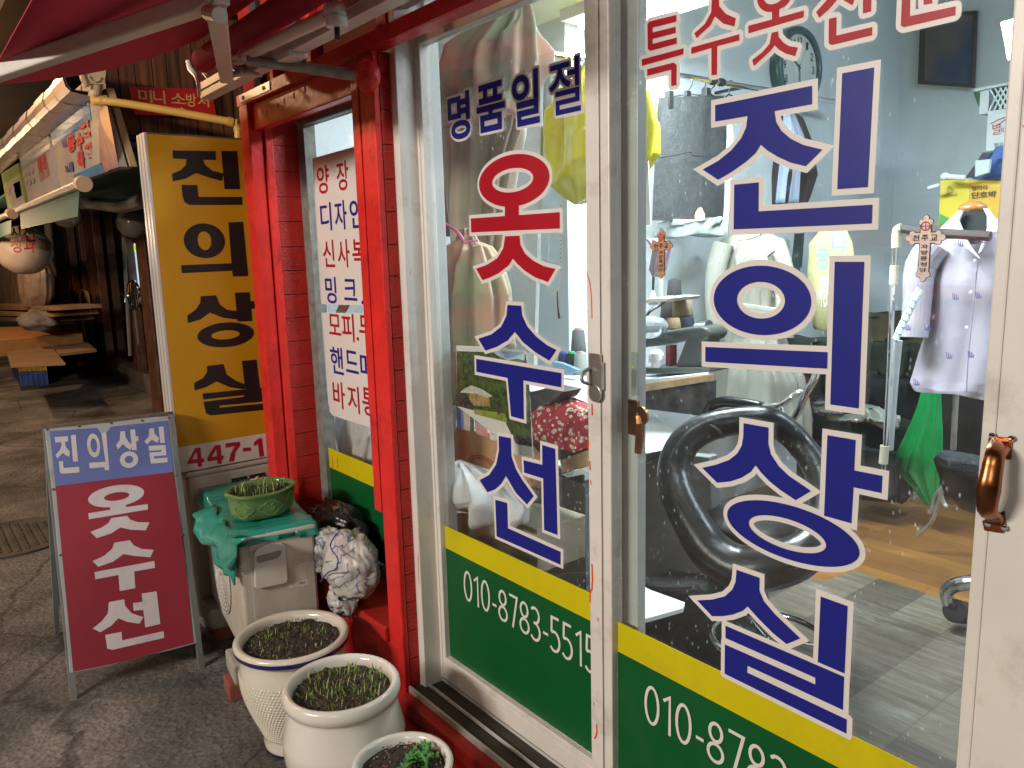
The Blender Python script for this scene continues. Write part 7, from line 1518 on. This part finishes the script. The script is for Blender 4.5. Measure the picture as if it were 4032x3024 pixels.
def placket(b):
    fr = FY(YM - .178); dk = mat('blouse_shadow', (.22, .17, .26), .7); put(b, fr, ribbon([fr.hit(*p) for p in ((3855, 1020), (3845, 1080), (3835, 1200), (3824, 1300), (3812, 1420), (3805, 1545))], .004), dk, 0)
    for x, y in ((3838, 1025), (3822, 1150), (3806, 1288)): b.lathe([(0, .003), (.006, .002), (.006, 0)], PY(x, y, YM - .18), wcl, n=12, M=Matrix.Rotation(PI / 2, 3, 'X'))
    pm = mat('purple_motif', (.10, .07, .20), .6)
    for i, (x, y, yy) in enumerate(((3783, 958, .182), (3870, 945, .182), (3760, 1168, .185), (3850, 1162, .185), (3735, 1400, .186), (3820, 1395, .186), (3606, 1505, .12), (3572, 1288, .20), (3650, 1288, .17), (3915, 1170, .18))):
        fr2 = FY(YM - yy - .004)
        for k in range(3): put(b, fr2, ribbon([fr2.hit(x + k * 7 - 8, y - 14 + k * 3), fr2.hit(x + k * 7 - 7, y + 8), fr2.hit(x + k * 7 - 1, y + 12), fr2.hit(x + k * 7 - 1, y)], .0035), pm, .0003 * k)
quick('placket_and_motifs', placket, mn)
quick('pole', lambda b: b.tube([PY(3765, 1540, YM), PY(3752, 1800, YM)], .012, steel, n=10), mn)
# shelf with cartons behind the mannequin
bk_ = thing('plastic_basket', 'white lattice basket with green lining at the top of the back shelf', 'basket', PY(3920, 440, 4.5))
def bask(b):
    y = 4.3; P = lambda x, yy: PY(x, yy, y)
    b.slab([P(3835, 350), P(4030, 312), P(4030, 322), P(3838, 360)], (0, .25, 0), wcl); b.slab([P(3855, 442), P(4030, 420), P(4030, 432), P(3856, 450)], (0, .2, 0), wcl); b.slab([P(3860, 360), P(3895, 352), P(3890, 438), P(3855, 444)], (0, .2, 0), wcl)
    for k in range(8):
        x = 3898 + k * 20; b.tube([P(x, 352 - k * 3), P(x + 46, 430 - k * 3)], .004, wcl, n=5); b.tube([P(x + 42, 348 - k * 3), P(x - 4, 436 - k * 3)], .004, wcl, n=5)
quick('lattice', bask, bk_)
quick('lining', lambda b: b.slab([PY(*p, 4.36) for p in ((3832, 362), (4030, 328), (4030, 425), (3862, 440), (3845, 400))], (0, .2, 0), mat('green_lining', (.02, .12, .07), .6)), bk_)
wb = thing('gift_carton', 'white carton with red brush lettering under the lattice basket', 'carton', PY(3930, 600, 4.4))
quick('carton', lambda b: b.slab([PY(*p, 4.3) for p in ((3888, 445), (4030, 425), (4030, 580), (3880, 596))], (0, .3, 0), wcl), wb, bevel=.003)
def wbl(b):
    fr = FY(4.298); r_ = mat('brush_red', (.42, .03, .02), .6); glyph(b, fr, '별', 3908, 3940, 485, 530, r_, .001, -.008); glyph(b, fr, '박촌', 3942, 3985, 498, 525, r_, .001, -.008)
    for p in ([(3900, 488), (3935, 470), (3990, 448)], [(3930, 492), (3960, 470), (3990, 458)]): put(b, fr, ribbon([fr.hit(*q) for q in p], .004), r_, .001)
    glyph(b, fr, '믿고놀란', 3916, 3985, 560, 576, blk, .001, .01)
quick('lettering', wbl, wb)
cp = thing('baseball_cap', 'blue cap hung in front of the yellow carton', 'cap', PY(3900, 700, 4.2))
quick('crown', lambda b: loft(b, [(572, 3925, 4010), (600, 3905, 4030), (650, 3870, 4040), (690, 3830, 4030), (712, 3850, 4000)], 4.15, mat('denim_blue', (.06, .13, .38), .7, var=.1), .4, 4, .1, seed=3), cp, smooth=True)
quick('clip', lambda b: b.slab([PY(*p, 4.0) for p in ((3838, 632), (3900, 626), (3892, 680), (3838, 698))], (0, .02, 0), mat('clip_plastic', (.42, .48, .48), .4)), cp, bevel=.003)
quick('strap', lambda b: b.slab([PY(*p, 4.02) for p in ((3870, 600), (3905, 600), (3845, 690), (3800, 700), (3830, 660))], (0, .02, 0), mat('navy_strap', (.012, .015, .05), .6)), cp)
ycb = thing('pumpkin_carton', 'yellow and orange carton with Korean letters behind the mannequin neck', 'carton', PY(3820, 890, 4.2))
def ycart(b):
    b.slab([PY(*p, 4.1) for p in ((3704, 710), (3805, 704), (3818, 706), (3815, 880), (3696, 886))], (0, .25, 0), mat('carton_yellow', (.62, .50, .03), .5, var=.08)); b.slab([PY(*p, 4.098) for p in ((3819, 706), (3945, 712), (3958, 880), (3816, 880))], (0, .22, 0), mat('carton_orange', (.60, .36, .03), .5, var=.08)); b.slab([PY(*p, 4.099) for p in ((3946, 712), (3975, 715), (3975, 880), (3958, 880))], (0, .2, 0), MATS['carton_yellow'])
quick('carton', ycart, ycb)
def ycl(b):
    fr = FY(4.095); dk = mat('carton_brown_ink', (.08, .04, .01), .6); gl = mat('carton_green', (.08, .30, .06), .6)
    rect = glyph(b, fr, '달려라', 3828, 3890, 730, 750, dk, .001, .01); glyph(b, fr, '단호박', 3826, 3924, 753, 780, dk, .001, .03)
    glyph(b, fr, 'D', 3730, 3748, 733, 762, mat('logo_orange', (.5, .10, .02), .5), .001, -.01); glyph(b, fr, 'D', 3736, 3752, 738, 762, gl, .002, -.01); glyph(b, fr, 'DREAM IS', 3712, 3768, 764, 772, dk, .001, .0)
    put(b, fr, flat2d([[fr.hit(*p) for p in ((3700, 840), (3740, 860), (3770, 882), (3697, 884))]]), gl, .001)
quick('carton_print', ycl, ycb)
tag(quick('back_shelf', lambda b: (b.slab([PY(*p, 4.09) for p in ((3620, 888), (4030, 884), (4030, 896), (3620, 900))], (0, .5, 0), mat('shelf_wood', (.22, .15, .09), .6)), b.slab([PY(*p, 4.3) for p in ((3650, 900), (4030, 900), (3990, 1900), (3640, 1900))], (0, .4, 0), mat('dark_cupboard', (.022, .018, .016), .6, var=.5)))), 'dark shelf unit behind the mannequin carrying the cartons', 'shelf')
tag(quick('white_rod', lambda b: (b.tube([PY(3720, 695, 4.0), PY(3800, 700, 4.0)], .012, wcl, n=8), blob(b, PY(3722, 695, 4.0), (.022, .022, .018), wcl, 1, 0, 3, 14, 8), b.tube([PY(3655, 742, 4.0), PY(3700, 728, 4.0)], .010, wcl, n=8))), 'short white rods resting on the yellow carton', 'rod')
# green bag, foil box
gbm = mat('emerald_plastic', (.008, .22, .055), .25, var=.2, vs=8, bump=.5, bs=12, coat=.4)
tag(quick('green_bag', lambda b: loft(b, [(1538, 3630, 3700), (1600, 3615, 3700), (1700, 3580, 3702), (1800, 3540, 3700), (1860, 3535, 3695), (1920, 3590, 3690), (1985, 3640, 3690), (1992, 3650, 3680)], 3.75, gbm, .4, 7, .22, n=110, sub=6, seed=13), smooth=True), 'shiny green plastic bag hanging under the mannequin blouse', 'plastic bag')
tag(quick('foil_box', lambda b: b.slab([PY(*p, 3.85) for p in ((3510, 1872), (3585, 1880), (3600, 1895), (3600, 1972), (3568, 1978), (3505, 1968))], (0, .12, 0), foilm), bevel=.006), 'silver foil wrapped box on the wooden floor', 'box')
# chair by the shelf
c4 = thing('office_chair', 'worn black seat with steel legs by the right stile', 'chair', PZ(3640, 2110, .1))
seatm = mat('black_leather', (.003, .0035, .004), .30, var=.2, vs=6, bump=.10, bs=60, spec=.45)
quick('seat', lambda b: loft(b, [(1795, 3700, 3900), (1830, 3690, 4010), (1880, 3705, 4030), (1960, 3725, 4030), (2010, 3780, 4030), (2025, 3850, 4000)], 3.3, seatm, .8, 4, .05, seed=2), c4, smooth=True)
quick('seat_cushion', lambda b: loft(b, [(1788, 3700, 3860), (1812, 3690, 3960), (1850, 3715, 3990), (1870, 3760, 3980)], 3.12, mat('fuzzy_black', (.02, .022, .026), .95, bump=.8, bs=120, var=.5, vs=60), .5, 4, .06, seed=5), c4, smooth=True)
for p in (((3712, 1920), (3690, 2000), (3665, 2060), (3612, 2108)), ((3700, 1935), (3718, 1985), (3735, 1995)), ((3715, 1915), (3680, 1960), (3672, 2010), (3655, 2015))):
    quick('leg', lambda b: b.tube([PY(*q, 3.5) for q in p], .010, steel, n=8), c4)
# castor chair
c5 = thing('swivel_chair', 'chrome star base with black castor at the right door stile', 'chair', PZ(3780, 2430, .1))
quick('base_arm', lambda b: b.tube([PY(3735, 2380, 2.86), PY(3728, 2335, 2.86), PY(3745, 2312, 2.86), PY(3800, 2295, 2.86), PY(3900, 2290, 2.9)], [.022, .024, .024, .026, .030], mat('tube_chrome', (.5, .52, .53), .15, metal=1), n=16), c5)
quick('castor', lambda b: (b.tube([PY(3758, 2405, 2.84), PY(3775, 2408, 2.88)], [.042, .042], blk, n=24), b.tube([PY(3780, 2410, 2.88), PY(3800, 2412, 2.92)], [.040, .040], blk, n=24), b.box(PY(3735, 2385, 2.86).x, PY(3775, 2385, 2.86).x, 2.84, 2.90, PY(3750, 2400, 2.86).z, PY(3750, 2370, 2.86).z, blk)), c5, bevel=.004)
quick('lever', lambda b: b.tube([PY(3845, 2190, 2.9), PY(3838, 2230, 2.9), PY(3850, 2270, 2.9)], .010, blk, n=8), c5)
# big round bar chair
c6 = thing('bar_stool', 'big black leather bar stool with ring shaped back, chrome arms and chrome foot ring', 'bar stool', PZ(3010, 2600, .1))
KD = .775
def ringb(b):
    P = [(3010, 1655), (2880, 1660), (2770, 1690), (2690, 1750), (2655, 1850), (2672, 1950), (2730, 2070), (2800, 2170), (2900, 2235), (3010, 2235), (3130, 2200), (3200, 2140), (3240, 2060), (3245, 1960), (3220, 1850), (3150, 1750), (3080, 1685)]
    D = [2.75, 2.68, 2.60, 2.52, 2.46, 2.42, 2.40, 2.40, 2.42, 2.46, 2.52, 2.60, 2.68, 2.76, 2.82, 2.84, 2.80]
    b.tube([PY(*p, d * KD) for p, d in zip(P, D)], [r * KD for r in (.060, .058, .062, .066, .070, .074, .078, .084, .090, .090, .084, .074, .066, .060, .056, .054, .056)], seatm, n=32, closed=True, smooth=5)
quick('ring_back', ringb, c6, smooth=True)
def piping(b):
    for (a, c) in (((2795, 1672), (2845, 1728)), ((2895, 2010), (2915, 2045)), ((3165, 1842), (3225, 1832))):
        for s_ in (0, 7): b.tube([PY(a[0] + s_, a[1], 2.50 * KD - .035), PY((a[0] + c[0]) / 2 + 6 + s_, (a[1] + c[1]) / 2 - 6, 2.47 * KD - .045), PY(c[0] + s_, c[1], 2.50 * KD - .035)], .0015, blk, n=6)
quick('stitching', piping, c6)
quick('seat', lambda b: blob(b, PY(3005, 2060, 2.85 * KD), (.225, .20, .055), seatm, 3, .03, 2, 60, 28), c6, smooth=True)
quick('armrest', lambda b: b.tube([PY(2775, 1640, 2.30), PY(2800, 1600, 2.32), PY(2850, 1582, 2.33), (PY(2930, 1588, 2.33)), PY(3002, 1600, 2.33)], [.017, .019, .020, .019, .015], seatm, n=16), c6, smooth=True)
quick('arm_tube', lambda b: b.tube([PY(2998, 1600, 2.33), PY(3050, 1598, 2.33), PY(3085, 1588, 2.33), PY(3120, 1560, 2.34), PY(3160, 1540, 2.36)], .010, chrome, n=12), c6, smooth=True)
quick('arm_tube', lambda b: b.tube([PY(3072, 1592, 2.33), PY(3085, 1640, 2.33), PY(3097, 1690, 2.31)], .008, chrome, n=10), c6, smooth=True)
quick('arm_tube', lambda b: b.tube([PY(3055, 1697, 2.29), PY(3100, 1680, 2.29), PY(3140, 1625, 2.29), PY(3172, 1550, 2.29), PY(3205, 1498, 2.29), PY(3222, 1440, 2.30)], .0125, chrome, n=14), c6, smooth=True)
sc = PZ(3025, 2510, .30)
quick('column', lambda b: b.tube([Vector((sc.x, sc.y, .12)), PY(2985, 2120, 2.15)], .022, mat('column_black', (.02, .02, .02), .35), n=18), c6)
quick('foot_ring', lambda b: b.tube([sc + Vector((.17 * cos(k * PI / 18), .17 * sin(k * PI / 18), 0)) for k in range(36)], .0105, chrome, n=12, closed=True, smooth=0), c6, smooth=True)
for a in range(3): quick('spoke', lambda b: b.tube([sc, sc + Vector((.165 * cos(.5 + a * 2.1), .165 * sin(.5 + a * 2.1), 0))], .006, chrome, n=8), c6)
quick('base', lambda b: b.lathe([(0, .045), (.04, .042), (.20, .012), (.205, 0)], Vector((sc.x, sc.y, .1)), mat('base_chrome', (.5, .5, .5), .2, metal=1), n=40), c6, smooth=True)
tag(quick('brown_fabric', lambda b: loft(b, [(2140, 2830, 2960), (2200, 2815, 3000), (2290, 2815, 2960), (2300, 2825, 2930)], 2.6, mat('brown_hanging', (.04, .022, .018), .8), .3, 5, .2, seed=4), smooth=True), 'dark brown cloth hanging low behind the bar stool', 'cloth')
tag(quick('sticker_panel', lambda b: (b.slab([PY(*p, 3.0) for p in ((2745, 1800), (2810, 1782), (2812, 1940), (2735, 1960))], (0, .01, 0), crc), b.slab([PY(*p, 2.995) for p in ((2750, 1900), (2778, 1892), (2780, 1910), (2752, 1918))], (0, .003, 0), blueS), b.slab([PY(*p, 2.995) for p in ((2760, 1922), (2778, 1916), (2780, 1942), (2765, 1945))], (0, .003, 0), mat('sticker_amber', (.6, .35, .03), .5)))), 'cream box with blue and amber sticker seen through the ring chair', 'box')
# door of dark street clutter reflected handled by the stall across the lane
tag(quick('hem_clutter', lambda b: loft(b, [(940, 2545, 2600), (980, 2570, 2640), (1060, 2560, 2620), (1090, 2570, 2600)], 2.5, mat('mauve_cloth', (.28, .22, .30), .8, var=.3), .4, 5, .2), smooth=True), 'small mauve cloth pinned behind the left church plate', 'cloth')
